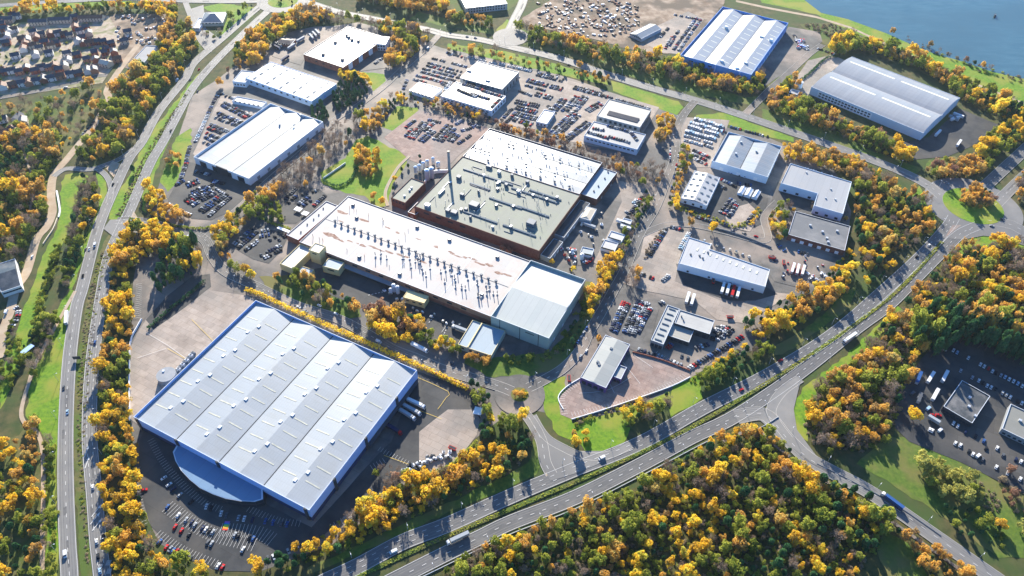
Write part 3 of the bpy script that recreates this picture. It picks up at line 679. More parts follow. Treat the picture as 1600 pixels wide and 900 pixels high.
# ---- big four-bay distribution warehouse
B = Bd('distribution_warehouse', 'huge blue-edged warehouse with four ridged bays of striped white and grey roof', 'warehouse', '399 467 648.8 578.8 482.5 801.5 213 649.5', 15)
M['bw_roof'] = sheet_mat('warehouse_roof_sheets', (0.52, 0.575, 0.615), (0.62, 0.66, 0.685), 5.5, B.ang + math.pi / 2, 0.42, (0.30, 0.31, 0.30), 0.6, cross=2.2, seam=.9, metal=.22)
M['skylight_aged'] = mat('aged_roof_light', (0.40, 0.40, 0.33), (0.56, 0.55, 0.44), .3, .4)
B.walls('ltblue_wall', base=('navy', 5.0))
roof = B.ridges(4, 2.2, 'bw_roof', 'v', hip=0, par=2.4)
bay = (B.U - .8) / 4; ZR = 12.6
for k in range(4):
    for side_ in (0, 1):
        for i in range(9):
            v = 17 + i * (B.V - 34) / 8; mb = MB()
            a0 = .4 + bay * k + (bay * .10 if side_ == 0 else bay * .60); a1 = a0 + bay * .30
            zf = lambda a: ZR + 2.2 * (1 - abs((a - .4 - bay * k) / bay * 2 - 1)) + .07
            P_ = [B.P(a0, v - .5, zf(a0)), B.P(a1, v - .5, zf(a1)), B.P(a1, v + .5, zf(a1)), B.P(a0, v + .5, zf(a0))]
            mb.hexa([p - Vector((0, 0, .05)) for p in B.ccw(P_)], [p + Vector((0, 0, .06)) for p in B.ccw(P_)], 'skylight_aged'); B.part(mb, 'roof_light')
    for i in range(4):
        for da in (-2.4, 1.6):
            a = .4 + bay * (k + .5) + da; v = 22 + i * (B.V - 50) / 3 + (k % 2) * 5; mb = MB(); v += 0 if da > 0 else 9; B.bx(mb, a - 1.1, a + 1.1, v - 1.3, v + 1.3, ZR + 1.7, ZR + 2.6, 'vent'); B.part(mb, 'smoke_vent')
for k, L_ in ((1, B.V), (2, B.U)):
    n = 3 if k == 1 else 4
    for i in range(n):
        mb = MB(); a = L_ * ((.22, .52, .80)[i] if k == 1 else (.02, .26, .50, .98)[i]); B.wallbox(mb, k, a - 1.1, a + 1.1, 0, 15.3, 'dark_wall', 1.0); B.part(mb, 'stair_tower')
B.row('dock_door', 1, 16, 3.2, 1.0, 4.6, 'grey_wall', .03, .50, out=.15)
mb = MB(); B.wallbox(mb, 1, B.V * .02, B.V * .52, 5.0, 5.5, 'dark_wall', 3.0); B.part(mb, 'dock_canopy')
# curved office wing on the south-west side
ann = [B.uv(x, y, 8) for x, y in ((274, 697), (270, 706), (274, 720), (283, 735), (297, 750), (313, 763), (332, 772), (352, 779), (375, 783), (398, 784), (411, 780), (408, 768))]
ann = [(u, max(v, B.V + .02)) for u, v in ann]; ann[0] = (ann[0][0], B.V + .02); ann[-1] = (ann[-1][0], B.V + .02)
outer = B.ccw([B.P(u, v) for u, v in ann])
if sum(outer[i].x * outer[(i + 1) % len(outer)].y - outer[(i + 1) % len(outer)].x * outer[i].y for i in range(len(outer))) < 0: outer = outer[::-1]
mb = MB(); mb.prism(outer, 0, 8, 'dark_wall', 'coping'); wing = B.part(mb, 'office_wing')
cc = sum(outer, Vector()) / len(outer)
M['wing_roof'] = sheet_mat('office_wing_roof', (0.20, 0.37, 0.58), (0.26, 0.43, 0.64), 9, B.ang, 0.5, (.15, .2, .3), .2)
mb = MB(); mb.prism([cc + (p - cc) * .965 for p in outer], 8.0, 8.12, 'wing_roof'); mb.build('roof', wing, o=tuple(B.root.location))
for i in range(len(outer)):
    a, b_ = outer[i], outer[(i + 1) % len(outer)]
    if (a - b_).length > 30 or (a - b_).length < 4: continue
    d = (b_ - a).normalized(); n = Vector((d.y, -d.x, 0)); mb = MB()
    for z0, z1 in ((1.0, 3.2), (4.6, 6.8)):
        P_ = [a + d * .3, b_ - d * .3, b_ - d * .3 + n * .1, a + d * .3 + n * .1]; mb.prism(P_[::-1], z0, z1, 'glass')
    mb.build('window_band', wing, o=tuple(B.root.location))
FOOT.append([cc + (p - cc) * 1.05 for p in outer])
BW = B

# ---- long white-roofed factory with ventilator rows
B = Bd('ventilated_factory', 'long flat white-roofed factory studded with rows of dark ventilators and brown stains', 'factory', '543.8 306 830 408 767.5 497.5 470 376', 10)
M['wf_roof'] = sheet_mat('aged_white_roof_felt', (0.56, 0.56, 0.56), (0.68, 0.67, 0.66), 14, B.ang, 0.6, (0.36, 0.27, 0.24), 0.8, cross=20, seam=.88)
B.walls('brick_tan', base=('brick', 4)); B.flat('wf_roof')
for i in range(24):
    u = B.U * (.06 + .86 * i / 23); v = B.V * .50 + rs.uniform(-.6, .6); mb = MB()
    c = B.P(u, v, 9.3); mb.cyl(c, .8, 2.0, 'duct', 8); mb.cyl(c + Vector((0, 0, 2.0)), 1.5, 1.1, 'duct', 8, r2=1.1); B.part(mb, 'ventilator')
for i in range(46):
    u = B.U * rs.uniform(.36, .98); v = B.V * rs.uniform(.56, .80); mb = MB(); c = B.P(u, v, 9.3)
    mb.cyl(c, .34, rs.uniform(3, 6.5), 'duct', 6); mb.box((c.x, c.y, 9.3), (1.3, 1.3, rs.uniform(.7, 1.3)), 'steel', B.ang); B.part(mb, 'flue')
for i in range(16):
    mb = MB(); c = B.P(B.U * rs.uniform(.03, .5), B.V * rs.choice((.2, .3, .42, .7, .85)), 9.3); mb.cyl(c, .2, rs.uniform(2, 4.5), 'rust' if i % 3 else 'duct', 6); B.part(mb, 'flue')
for fu, fv in ((.06, .12), (.42, .1), (.60, .12), (.85, .12), (.13, .3), (.30, .88), (.52, .9), (.90, .75)):
    mb = MB(); u, v = B.U * fu, B.V * fv; B.bx(mb, u - 1.4, u + 1.4, v - 1.2, v + 1.2, 9.3, 11.2, 'duct', 'steel'); B.part(mb, 'roof_unit')
# brown stains lying on the felt
for fu, fv, l, w in ((.08, .45, 8, 2), (.15, .74, 14, 3), (.26, .69, 12, 3), (.40, .64, 12, 3), (.56, .6, 12, 3), (.68, .32, 14, 2), (.72, .3, 6, 3), (.80, .31, 16, 3), (.94, .33, 12, 3), (.05, .30, 16, 4), (.17, .30, 15, 3), (.30, .28, 8, 2.5), (.36, .30, 7, 4), (.47, .28, 9, 1.5), (.57, .30, 6, 3), (.65, .30, 9, 2), (.76, .28, 12, 2.5), (.84, .28, 10, 4), (.10, .72, 18, 5), (.20, .70, 10, 2), (.33, .66, 24, 2.5), (.47, .62, 18, 3), (.9, .35, 10, 4)):
    mb = MB(); n = 14; cu, cv = B.U * fu, B.V * fv
    mb.cap(B.ccw([B.P(cu + l / 2 * math.cos(2 * math.pi * k / n) * rs.uniform(.55, 1.1), cv + w / 2 * math.sin(2 * math.pi * k / n) * rs.uniform(.4, 1.2)) for k in range(n)]), 9.33 + .002 * fu, 'stain'); B.part(mb, 'roof_stain')
B.row('window', 2, 12, 5, 5.5, 7.5, 'glass', .06, .9)
mb = MB(); B.wallbox(mb, 2, B.U * .18, B.U * .62, 3.6, 4.2, 'grey_wall', 4.5); B.part(mb, 'loading_canopy')
for nm, fu in (('expansion_joint', .25), ('expansion_joint', .5), ('expansion_joint', .75)):
    mb = MB(); B.bx(mb, B.U * fu - .3, B.U * fu + .3, .4, B.V - .4, 9.3, 9.42, 'coping'); B.part(mb, nm)
mb = MB(); B.bx(mb, 1, B.U * .98, B.V * .5 - .25, B.V * .5 + .25, 9.3, 9.5, 'duct'); B.part(mb, 'roof_pipe')
WF = B
B = Bd('factory_side_wing', 'narrow pale-roofed wing with brown streaks on the car-park end of ventilated factory', 'building', '507.5 312.5 526 321 467 376 451 367.5', 8)
B.walls('brick'); B.flat('wf_roof'); B.units('roof_unit', [(505, 325), (498, 335), (490, 342), (480, 350), (470, 362)], (1, 1, 1.2), 'duct'); B.row('window', 3, 8, 3, 3, 5, 'glass')

# ---- green-roofed factory and its grey neighbour
B = Bd('green_roof_factory', 'dark brick factory with moss-green flat roof of long rooflights beside the tall chimney', 'factory', '723.8 243.8 905 303.8 843.8 393.8 647.5 321', 12)
M['gf_roof'] = sheet_mat('moss_green_roof_felt', (0.33, 0.36, 0.30), (0.40, 0.42, 0.36), 12, B.ang, 0.7, (0.22, 0.26, 0.17), 0.5, cross=24, seam=.9)
B.walls('brick_dark', cop='rust'); B.flat('gf_roof')
for a, b_ in (((725, 262), (800, 290)), ((800, 292), (870, 318)), ((724, 330), (777, 348)), ((828, 297), (877, 312)), ((808, 322), (858, 338)), ((765, 308), (815, 326)), ((785, 352), (838, 368)), ((735, 285), (765, 297))):
    (u0, v0), (u1, v1) = B.uv(*a), B.uv(*b_); vm = (v0 + v1) / 2; mb = MB(); B.bx(mb, u0, u1, vm - .9, vm + .9, 11.3, 12.3, 'duct', 'sky_dark'); B.part(mb, 'roof_light')
for x, y, d in ((717, 278, (4, 4, 3)), (722, 305, (4, 3, 2.5)), (741, 322, (9, 7, 4)), (700, 330, (4, 4, 3)), (710, 333, (6, 5, 3)), (728, 357 - 30, (3, 3, 2)), (764, 261, (6, 3, 2.5)), (780, 270, (3, 3, 3)), (791, 290, (3, 3, 3)), (830, 350, (8, 7, 4)), (810, 300, (3, 3, 3)), (780, 285, (3, 2, 2)), (800, 275, (2.5, 2.5, 3)), (668, 322, (5, 4, 3)), (824, 285, (3, 3, 2.5)), (770, 355, (2, 2, 2)), (756, 276, (2, 2, 3.5)), (690, 300, (2, 10, 2)), (748, 300, (2, 2, 3)), (735, 340, (2, 2, 2.5))):
    B.units('roof_unit', [(x, y)], d, 'duct' if (x + y) % 3 else 'steel')
for i in range(46):
    mb = MB(); c = B.P(B.U * (.08 + .9 * (i % 23) / 23 + rs.uniform(-.02, .02)), B.V * (rs.uniform(.04, .96)), 11.3); mb.cyl(c, .35, 1.3, 'duct', 6); B.part(mb, 'vent_cowl')
for i in range(34):
    mb = MB(); c = B.P(B.U * rs.uniform(.08, .9), B.V * rs.uniform(.1, .9), 11.3); mb.cyl(c, .2, rs.uniform(3, 6), 'steel', 6); B.part(mb, 'flue')
for i in range(16):
    mb = MB(); u, v = B.U * rs.uniform(.06, .9), B.V * rs.uniform(.08, .9); l = rs.uniform(6, 20)
    if i % 2: B.bx(mb, u, min(u + l, B.U - 2), v, v + .5, 11.3, 11.9, 'duct' if i % 4 else 'rust')
    else: B.bx(mb, u, u + .5, v, min(v + l, B.V - 2), 11.3, 11.9, 'duct' if i % 4 else 'steel')
    B.part(mb, 'roof_pipe')
for i in range(10):
    mb = MB(); u, v = B.U * rs.uniform(.06, .92), B.V * rs.uniform(.08, .9); B.bx(mb, u - 1, u + 1, v - 1.5, v + 1.5, 11.3, 11.3 + rs.uniform(1.5, 3.5), 'duct', 'steel'); B.part(mb, 'roof_unit')
B.row('window', 2, 4, 6, 7, 9, 'glass', .05, .45)
B = Bd('grey_ribbed_factory', 'pale blue-grey ribbed factory roof speckled with white vents behind green-roofed factory', 'factory', '765 200 941 253.8 905 303.8 723.8 243.8', 12)
M['gr_roof'] = sheet_mat('grey_ribbed_roof', (0.46, 0.50, 0.53), (0.60, 0.62, 0.63), 4, B.ang, 0.42, (0.35, 0.38, 0.40), 0.4, metal=.25)
B.walls('brick_dark'); B.ridges(3, 1.2, 'gr_roof', 'u', hip=0, par=1.3)
for i in range(70):
    k = i % 35; mb = MB(); c = B.P(B.U * (.03 + .94 * k / 35), B.V * ((.17, .5, .83)[i % 3] + rs.uniform(-.1, .1)), 12.2); mb.cyl(c, .45, 1.6, 'vent', 6); B.part(mb, 'vent_cowl')
for i in range(22):
    mb = MB(); u = B.U * (.04 + .9 * i / 22); v = B.V * rs.choice((.3, .7, .9)); B.bx(mb, u - 1, u + 1, v - .5, v + .5, 11.8, 13.6, 'duct'); B.part(mb, 'roof_unit')
B = Bd('blue_roofed_annexe', 'small flat pale blue-roofed brick annexe at the yard end of grey ribbed factory', 'building', '937.5 260 961.5 269 934 312.5 910 302.5', 9)
M['bl_roof'] = sheet_mat('pale_blue_roof_felt', (0.40, 0.53, 0.63), (0.50, 0.62, 0.70), 10, B.ang, 0.6, (.3, .35, .4), .3)
B.walls('brick_dark'); B.flat('bl_roof'); B.units('roof_unit', [(950, 268), (945, 278), (935, 290), (928, 298)], (1.2, 1.2, 1.2), 'duct')
B.row('window', 1, 6, 3, 4, 6, 'glass'); B.row('door', 1, 2, 3, .1, 3, 'grey_wall')
B = Bd('brick_plant_house', 'dark red brick plant house with small green roof beside the silver silos', 'building', '642.5 277.5 665 285.5 632.5 316.5 611 309', 10)
B.walls('brick_dark', cop='rust'); B.flat('gf_roof'); B.units('roof_unit', [(640, 297), (643, 293), (632, 306)], (1.6, 1.6, 1.4), 'vent'); B.row('window', 2, 4, 2, 6, 8, 'glass'); B.row('window', 3, 5, 2, 6, 8, 'glass')
B = Bd('link_shed', 'low brick passage with rusty roof between plant house and green-roofed factory', 'building', '652 315 664 320 650 336 638 331', 6)
B.walls('brick_dark'); B.flat('rust'); B.row('door', 2, 1, 3, .1, 3, 'grey_wall')
for q, lab in (('905 311 919 317 884 372 868 366', 'long dark glazed lean-to along the yard side of green-roofed factory'), ('864 372 880 378 859 404 846 398', 'short dark lean-to shed at the bottom corner of green-roofed factory')):
    B = Bd('lean_to', lab, 'shed', q, 6); B.walls('grey_wall'); B.ridges(1, .8, 'dark_wall', 'v'); B.row('door', 1, 4, 3, .1, 3, 'vent')
B = Bd('angular_canopy', 'small pale cream canopy with folded roof standing over factory yard gate', 'canopy', '914 321 932 327 922 345 909 340', 6)
B.walls('steel'); B.ridges(1, 1.4, 'ivory', 'v', hip=3)

# chimney
c = G(703, 279.5); ch = empty('chimney_stack', (c.x, c.y, 0), 'tall slim steel chimney casting a long shadow across the green roof', 'chimney')
mb = MB(); mb.cyl((c.x, c.y, 0), 1.6, 34, 'grey_wall', 16, r2=1.25); mb.build('shaft', ch)
mb = MB(); mb.cyl((c.x, c.y, 34), 1.45, 1.0, 'dark_wall', 16); mb.build('rim', ch)
mb = MB(); mb.cyl((c.x, c.y, 0), 3.0, 2.0, 'brick', 16, r2=2.4); mb.build('plinth', ch)
for i, (x, y, r, h) in enumerate(((650, 271, 2.0, 9), (656, 268, 2.0, 9), (662, 264, 2.0, 9), (668, 260, 2.0, 8), (668, 282, 2.6, 15), (675, 279, 2.6, 15), (677, 256, 1.8, 8), (685, 262, 2.2, 7))):
    c = G(x, y); t = empty('silo', (c.x, c.y, 0), f'{ordn(i + 1)} silver silo from the brick plant house in the tank row by chimney', 'silo', 'silver silos beside the plant house')
    mb = MB(); mb.cyl((c.x, c.y, 1.5), r, h * .8, 'steel', 14); mb.cyl((c.x, c.y, 1.5 + h * .8), r, 1.0, 'pale_wall', 14, r2=.5); mb.build('tank', t)
    for k in range(4):
        a = k * math.pi / 2 + .4; mb = MB(); mb.box((c.x + r * .8 * math.cos(a), c.y + r * .8 * math.sin(a), 0), (.3, .3, 1.5), 'steel'); mb.build('leg', t)

# ---- tall two-tone store at the end of the ventilated factory
B = Bd('high_bay_store', 'tall grey-green store with parapet and half white half grey roof beside ventilated factory', 'warehouse', '828.8 405 915 437.5 857.5 527.5 767.5 495', 15)
M['hb_roof'] = sheet_mat('store_roof_sheets', (0.55, 0.62, 0.62), (0.64, 0.69, 0.68), 6, B.ang, 0.5, (.45, .48, .45), .3)
B.walls('green_wall', par=1.5); B.ridges(1, 3.0, 'hb_roof', 'u', hip=0, par=2.6)
for a in (.15, .5, .82):
    mb = MB(); B.wallbox(mb, 2, B.U * a, B.U * a + .6, 0, 15, 'dark_wall'); B.part(mb, 'wall_joint')
mb = MB(); B.wallbox(mb, 2, B.U * .60, B.U * .75, 11, 12, 'dark_wall'); B.part(mb, 'louvre'); B.row('door', 1, 4, 3, .1, 3.5, 'vent')
B = Bd('low_blue_annexe', 'low annexe with pale blue two-part roof at the foot of grey-green store', 'building', '737 499 790 517 767 556 717 538', 6)
B.walls('green_wall', cop='cream'); B.flat('bl_roof')
mb = MB(); u, v = B.uv(748, 510); B.bx(mb, B.U * .28, B.U * .31, .4, B.V - .4, 5.3, 6.6, 'cream'); B.part(mb, 'roof_divider'); B.row('window', 2, 4, 2.5, 2, 4, 'glass')
B = Bd('cream_plant_room', 'cream box plant room with dark vents standing on the shaded service road', 'building', '637.5 452 668 463 663 475 631 463', 7)
B.walls('cream', cop='cream'); B.flat('cream', .3); B.row('louvre', 2, 3, 3, 3.5, 5, 'dark_wall')
# cream office cluster with stair tower
root = None
for nm, q, h in (('office_block', '469 380.5 486 388 459 421 437.5 411', 8), ('stair_tower', '493 379 507.5 384.5 499 396 482.5 390', 15), ('side_block', '513 402 536 410.5 529 423 505 415', 8), ('front_block', '472 415 490 421.5 484 430 464 424', 5)):
    B = Bd('cream_offices', 'cream office cluster with square stair tower at the corner of ventilated factory', 'building', q, h)
    if root is None:
        root = B.root; B.walls('cream', cop='cream'); B.flat('gr_roof', .8)
    else:
        rr = B.root; B.root = root; mb = MB(); bpy.data.objects.remove(rr)
        B.bx(mb, 0, B.U, 0, B.V, 0, h - .6, 'cream'); t = .4
        for u0, u1, v0, v1 in ((0, B.U, 0, t), (0, B.U, B.V - t, B.V), (0, t, t, B.V - t), (B.U - t, B.U, t, B.V - t)): B.bx(mb, u0, u1, v0, v1, h - .6, h, 'cream')
        w = B.part(mb, nm); mb = MB(); B.bx(mb, .45, B.U - .45, .45, B.V - .45, h - .6, h - .5, 'bl_roof' if nm != 'stair_tower' else 'gr_roof'); mb.build('roof', w, o=tuple(root.location))
        mb = MB(); B.wallbox(mb, 2, B.U * .3, B.U * .7, h - 3.5, h - 2, 'glass'); mb.build('window', w, o=tuple(root.location))

# ---- lake-side barrel-roofed warehouse
B = Bd('barrel_roof_warehouse', 'pale warehouse with two long curved barrel roofs near the lake', 'warehouse', '1331 87.5 1497.5 152.5 1443.8 210 1270 135', 10)
M['ar_roof'] = sheet_mat('barrel_roof_sheets', (0.50, 0.53, 0.56), (0.62, 0.64, 0.66), 5, B.ang, 0.42, (.40, .38, .36), .35, metal=.2)
B.walls('pale_wall')
mb = MB(); NS = 10
for k in range(2):
    v0, v1 = B.V * k / 2 + (.4 if k == 0 else 0), B.V * (k + 1) / 2 - (.4 if k else 0)
    for i in range(NS):
        f = lambda t: (v0 + (v1 - v0) * t, 9.6 + 3.8 * math.sin(math.pi * t) ** .8 if 0 < t < 1 else 9.6)
        (a, za), (b_, zb) = f(i / NS), f((i + 1) / NS)
        P_ = [B.P(.3, a, za), B.P(B.U - .3, a, za), B.P(B.U - .3, b_, zb), B.P(.3, b_, zb)]; mb.face(P_ if B.sgn > 0 else P_[::-1], 'ar_roof')
        for ue in (.3, B.U - .3): mb.face([B.P(ue, a, za), B.P(ue, b_, zb), B.P(ue, b_, 9.2), B.P(ue, a, 9.2)], 'pale_wall')
r = B.part(mb, 'roof')
for k in range(2):
    for j in range(2):
        mb = MB(); t0, t1 = .36, .42
        for t_, tt in ((t0, t1),):
            v0, v1 = B.V * k / 2, B.V * (k + 1) / 2; va, vb = v0 + (v1 - v0) * t0, v0 + (v1 - v0) * t1; z0, z1 = 9.6 + 3.8 * math.sin(math.pi * t0) ** .8, 9.6 + 3.8 * math.sin(math.pi * t1) ** .8
            P_ = [B.P(B.U * (.05 + .48 * j), va, z0 + .12), B.P(B.U * (.47 + .48 * j), va, z0 + .12), B.P(B.U * (.47 + .48 * j), vb, z1 + .12), B.P(B.U * (.05 + .48 * j), vb, z1 + .12)]
            mb.hexa([p - Vector((0, 0, .25)) for p in B.ccw(P_)], B.ccw(P_), 'skylight')
        B.part(mb, 'roof_light')
for z0 in (2.0, 5.2): B.row('window', 2, 16, 2.8, z0, z0 + 1.7, 'glass', .08, .56)
mb = MB(); B.wallbox(mb, 2, B.U * .07, B.U * .57, .2, 8.0, 'white_wall', .05); B.part(mb, 'office_front')
B.row('dock_door', 1, 8, 4, .1, 5, 'white_wall', .08, .9)

# ---- bright blue warehouse
B = Bd('blue_warehouse', 'bright blue-walled warehouse with white and grey striped roof near the car storage yard', 'warehouse', '1131 10 1231 36 1175 116 1061 86', 13)
M['bb_roof'] = sheet_mat('pale_roof_sheets', (0.60, 0.64, 0.68), (0.70, 0.72, 0.74), 5, B.ang + math.pi / 2, 0.42, (.45, .45, .43), .3, cross=3, seam=.9, metal=.2)
B.walls('blue_wall', cop='ltblue_wall'); B.ridges(3, 2.6, 'bb_roof', 'v', hip=0, par=2.8)
for k in range(3):
    for i in range(10):
        u = .4 + (B.U - .8) * (k + .62) / 3; v = 16 + i * (B.V - 32) / 9; mb = MB(); P_ = [B.P(u, v - .7, 10.25 + 2.6 * .76), B.P(u + 9, v - .7, 10.25 + 2.6 * .76 - 9 * 2.6 / ((B.U - .8) / 6)), B.P(u + 9, v + .7, 10.25 + 2.6 * .76 - 9 * 2.6 / ((B.U - .8) / 6)), B.P(u, v + .7, 10.25 + 2.6 * .76)]
        mb.hexa([p - Vector((0, 0, .5)) for p in B.ccw(P_)], B.ccw(P_), 'skylight'); B.part(mb, 'roof_light')
B.units('roof_unit', [(1135, 42), (1205, 62), (1190, 57), (1165, 98), (1152, 106), (1128, 95)], (4, 3, 3.5), 'vent', z=10.5)
for f_ in (.5, .84):
    mb = MB(); B.wallbox(mb, 2, B.U * f_, B.U * f_ + 1.5, 0, 13, 'ltblue_wall', .3); B.part(mb, 'downpipe_cover')
B.row('dock_door', 1, 10, 4, .1, 5, 'white_wall', .08, .8)
B.row('window', 2, 3, 5, 8, 9.5, 'glass', .1, .5)

# ---- remaining estate units: (name, label, category, quad, height, wall, roof kind, roof colours, extras)
def unit(name, label, cat, q, h, wall, c1, c2, kind='flat', n=1, ax='v', rise=1.6, cop='coping', base=None, win=((2, 6, 2.4, 3.5, 5, 'glass'),), un=(), ud=(2, 2, 1.5), hip=0, m2=None, seam=.85, dirt=.3, pitch=6, sky=None, um='steel'):
    B = Bd(name, label, cat, q, h)
    k = 'r_' + q; M[k] = sheet_mat(name + '_roof_sheets', c1, c2, pitch, B.ang + (math.pi / 2 if ax == 'v' else 0), 0.45, (.27, .26, .25), dirt + .15, seam=seam, metal=.18 if kind != 'flat' and n > 1 else 0.0)
    B.walls(wall, cop=cop, base=base)
    if kind == 'flat': B.flat(k)
    else: B.ridges(n, rise, k, ax, hip=hip, par=rise + .2 if n > 1 else .5)
    for w in win: B.row('window' if w[5] == 'glass' else 'loading_door', *w)
    if un: B.units('roof_unit', un, ud, um)
    if sky:
        nu, nv, su, sv, sm = sky
        for i in range(nu):
            for j in range(nv):
                mb = MB(); u, v = B.U * (i + .5) / nu, B.V * (j + .5) / nv
                zz = h - .5
                if kind != 'flat':
                    W_, a_ = (B.U, u) if ax == 'v' else (B.V, v); fr = (a_ / W_ * n) % 1; zz = h - (rise + .2 if n > 1 else .5) + rise * (1 - abs(fr * 2 - 1)) - .1
                B.bx(mb, u - su / 2, u + su / 2, v - sv / 2, v + sv / 2, zz, zz + .45, sm); B.part(mb, 'roof_light')
    return B
WH1, WH2 = (.66, .68, .70), (.76, .77, .78)
unit('tyre_depot', 'pale blue depot with mottled grey double-bay roof beside the packed white vans', 'building', '1137.5 205 1221 229 1200 277 1113.8 251', 9, 'pale_wall', (.30, .37, .44), (.50, .56, .62), 'r', 2, 'v', 1.8, dirt=.6, pitch=3, seam=.6, win=((2, 3, 4, .2, 4, 'white_wall'), (1, 4, 3, .2, 4, 'grey_wall')), un=[(1158, 222), (1182, 236), (1150, 240)])
B = unit('small_dealership', 'white gabled showroom with two rows of dark rooflights beside a walled van yard', 'building', '1085.5 266 1125 277.5 1105 321 1064 309', 6, 'white_wall', WH1, WH2, 'r', 1, 'v', 2.2, sky=(4, 5, 3.2, 2.2, 'sky_dark'), win=((2, 3, 2.5, 1, 3.4, 'glass'), (3, 6, 2.5, 2, 3.6, 'glass')))
# L-shaped unit, notched unit
def poly_unit(name, label, cat, s, h, wall, roofm, par=.7):
    P_ = pts(s, h); P_ = [Vector((p.x, p.y, 0)) for p in P_]
    if sum(P_[i].x * P_[(i + 1) % len(P_)].y - P_[(i + 1) % len(P_)].x * P_[i].y for i in range(len(P_))) < 0: P_ = P_[::-1]
    c = sum(P_, Vector()) / len(P_); r = empty(name, (c.x, c.y, 0), label, cat); n = len(P_)
    inn = []
    for i in range(n):
        a, b_, d = P_[i - 1], P_[i], P_[(i + 1) % n]; d1 = (b_ - a).normalized(); d2 = (d - b_).normalized()
        n1, n2 = Vector((-d1.y, d1.x, 0)), Vector((-d2.y, d2.x, 0)); m_ = (n1 + n2).normalized(); inn.append(b_ + m_ * (.4 / max(.3, m_.dot(n1))))
    mb = MB()
    for i in range(n):
        j = (i + 1) % n; a, b_, ia, ib = P_[i], P_[j], inn[i], inn[j]; v = lambda p, z: (p.x, p.y, z)
        mb.face([v(a, 0), v(b_, 0), v(b_, h), v(a, h)], wall); mb.face([v(ib, 0), v(ia, 0), v(ia, h), v(ib, h)], wall); mb.face([v(a, h), v(b_, h), v(ib, h), v(ia, h)], 'coping')
    mb.build('wall', r); mb = MB(); mb.cap(inn, h - par, roofm); mb.build('roof', r); FOOT.append([c + (p - c) * 1.06 for p in P_])
    def openings(i, k, w, z0, z1, m, nm):
        a, b_ = P_[i % n], P_[(i + 1) % n]; d = (b_ - a); L_ = d.length; d.normalize(); nn = Vector((d.y, -d.x, 0))
        for q in range(k):
            p = a + d * L_ * (q + .5) / k; x = MB(); x.prism([p - d * w / 2 - nn * .05, p - d * w / 2 + nn * .08, p + d * w / 2 + nn * .08, p + d * w / 2 - nn * .05][::-1], z0, z1, m); x.build(nm, r)
    return r, P_, openings
M['l_roof'] = sheet_mat('light_grey_roof', (.50, .52, .54), (.62, .63, .64), 7, R(-27), .45, (.35, .33, .3), .4)
r, P_, op = poly_unit('l_shaped_unit', 'white L-shaped unit with pale roof beside the dark-roofed brick unit', 'building', '1235 255 1331 284 1317.5 334 1272 321 1277.5 302 1220 286', 10, 'pale_wall', 'l_roof')
for i in range(6): op(i, 3, 3, 1, 3.5, 'glass', 'window')
for x, y in ((1260, 270), (1298, 296), (1305, 312), (1290, 310)):
    p = G(x, y, 9.3); mb = MB(); mb.box((p.x, p.y, 9.3), (1.5, 1.5, 1.2), 'steel', .3); mb.build('roof_unit', r)
M['w_roof'] = sheet_mat('white_unit_roof', WH1, WH2, 6, R(-27), .4, (.45, .43, .38), .3)
r, P_, op = poly_unit('long_white_depot', 'long white-roofed depot with blue loading doors facing a shaded lorry court', 'building', '1076 370 1111 381 1109 389 1203 421 1196 448 1060 411', 9, 'white_wall', 'w_roof')
for i in range(6):
    if (P_[i] - P_[(i + 1) % 6]).length > 90: op(i, 14, 3.2, .2, 4.2, 'ltblue_wall', 'loading_door'); op(i, 20, 2.4, 5.8, 7.2, 'glass', 'window')
    elif (P_[i] - P_[(i + 1) % 6]).length > 20: op(i, 4, 2, 1, 3, 'glass', 'window')
for i in range(10):
    p = G(1085, 388, 8.3).lerp(G(1188, 428, 8.3), (i + .5) / 10); mb = MB(); mb.box((p.x, p.y, 8.35), (1.4, 4, .3), 'skylight', R(-27)); mb.build('roof_light', r)
for x, y in ((1079, 398), (1093, 400), (1098, 404), (1106, 395)):
    p = G(x, y, 8.3); mb = MB(); mb.box((p.x, p.y, 8.3), (1.5, 1.5, 1.2), 'duct', .3); mb.build('roof_unit', r)
unit('brick_unit', 'dark-roofed brick unit with grey patches next to the L-shaped white unit', 'building', '1244 331 1329 352.5 1320 391 1230 366', 7, 'brick_dark', (.17, .18, .19), (.34, .34, .33), dirt=.6, win=((2, 6, 3.5, .2, 3.5, 'white_wall'), (3, 4, 3, 2, 4, 'glass')), un=[(1266, 352), (1285, 362), (1308, 361), (1294, 378), (1292, 372)], pitch=20)
unit('corner_showroom', 'narrow car showroom with purple fascia on the pink paved court', 'building', '945 522.5 988.8 540 943 603 907.5 591', 7, 'purple_wall', (.42, .46, .45), (.56, .58, .55), 'r', 1, 'v', .8, win=((2, 4, 3.5, .3, 4, 'glass'), (3, 6, 3.5, .3, 4, 'glass'), (1, 5, 3, .3, 4, 'glass')), un=[(936, 570), (934, 566), (955, 545)], um='duct')
unit('showroom_extension', 'square flat-roofed purple extension tucked against the corner showroom', 'building', '963 568 979.5 574 970.5 592 952 586', 6, 'purple_wall', (.56, .58, .55), (.62, .63, .6), win=((2, 3, 2.5, .5, 3.5, 'glass'),))
unit('repair_garage', 'pale-roofed repair garage slab with dark rooflight slots beside packed car rows', 'building', '1043.8 476 1061 482.5 1037.5 538 1016 531', 7, 'grey_wall', (.55, .58, .56), (.65, .67, .64), sky=(1, 7, 6, .8, 'sky_dark'), win=((2, 3, 3, .3, 4, 'glass'), (3, 5, 3, .3, 4, 'glass')))
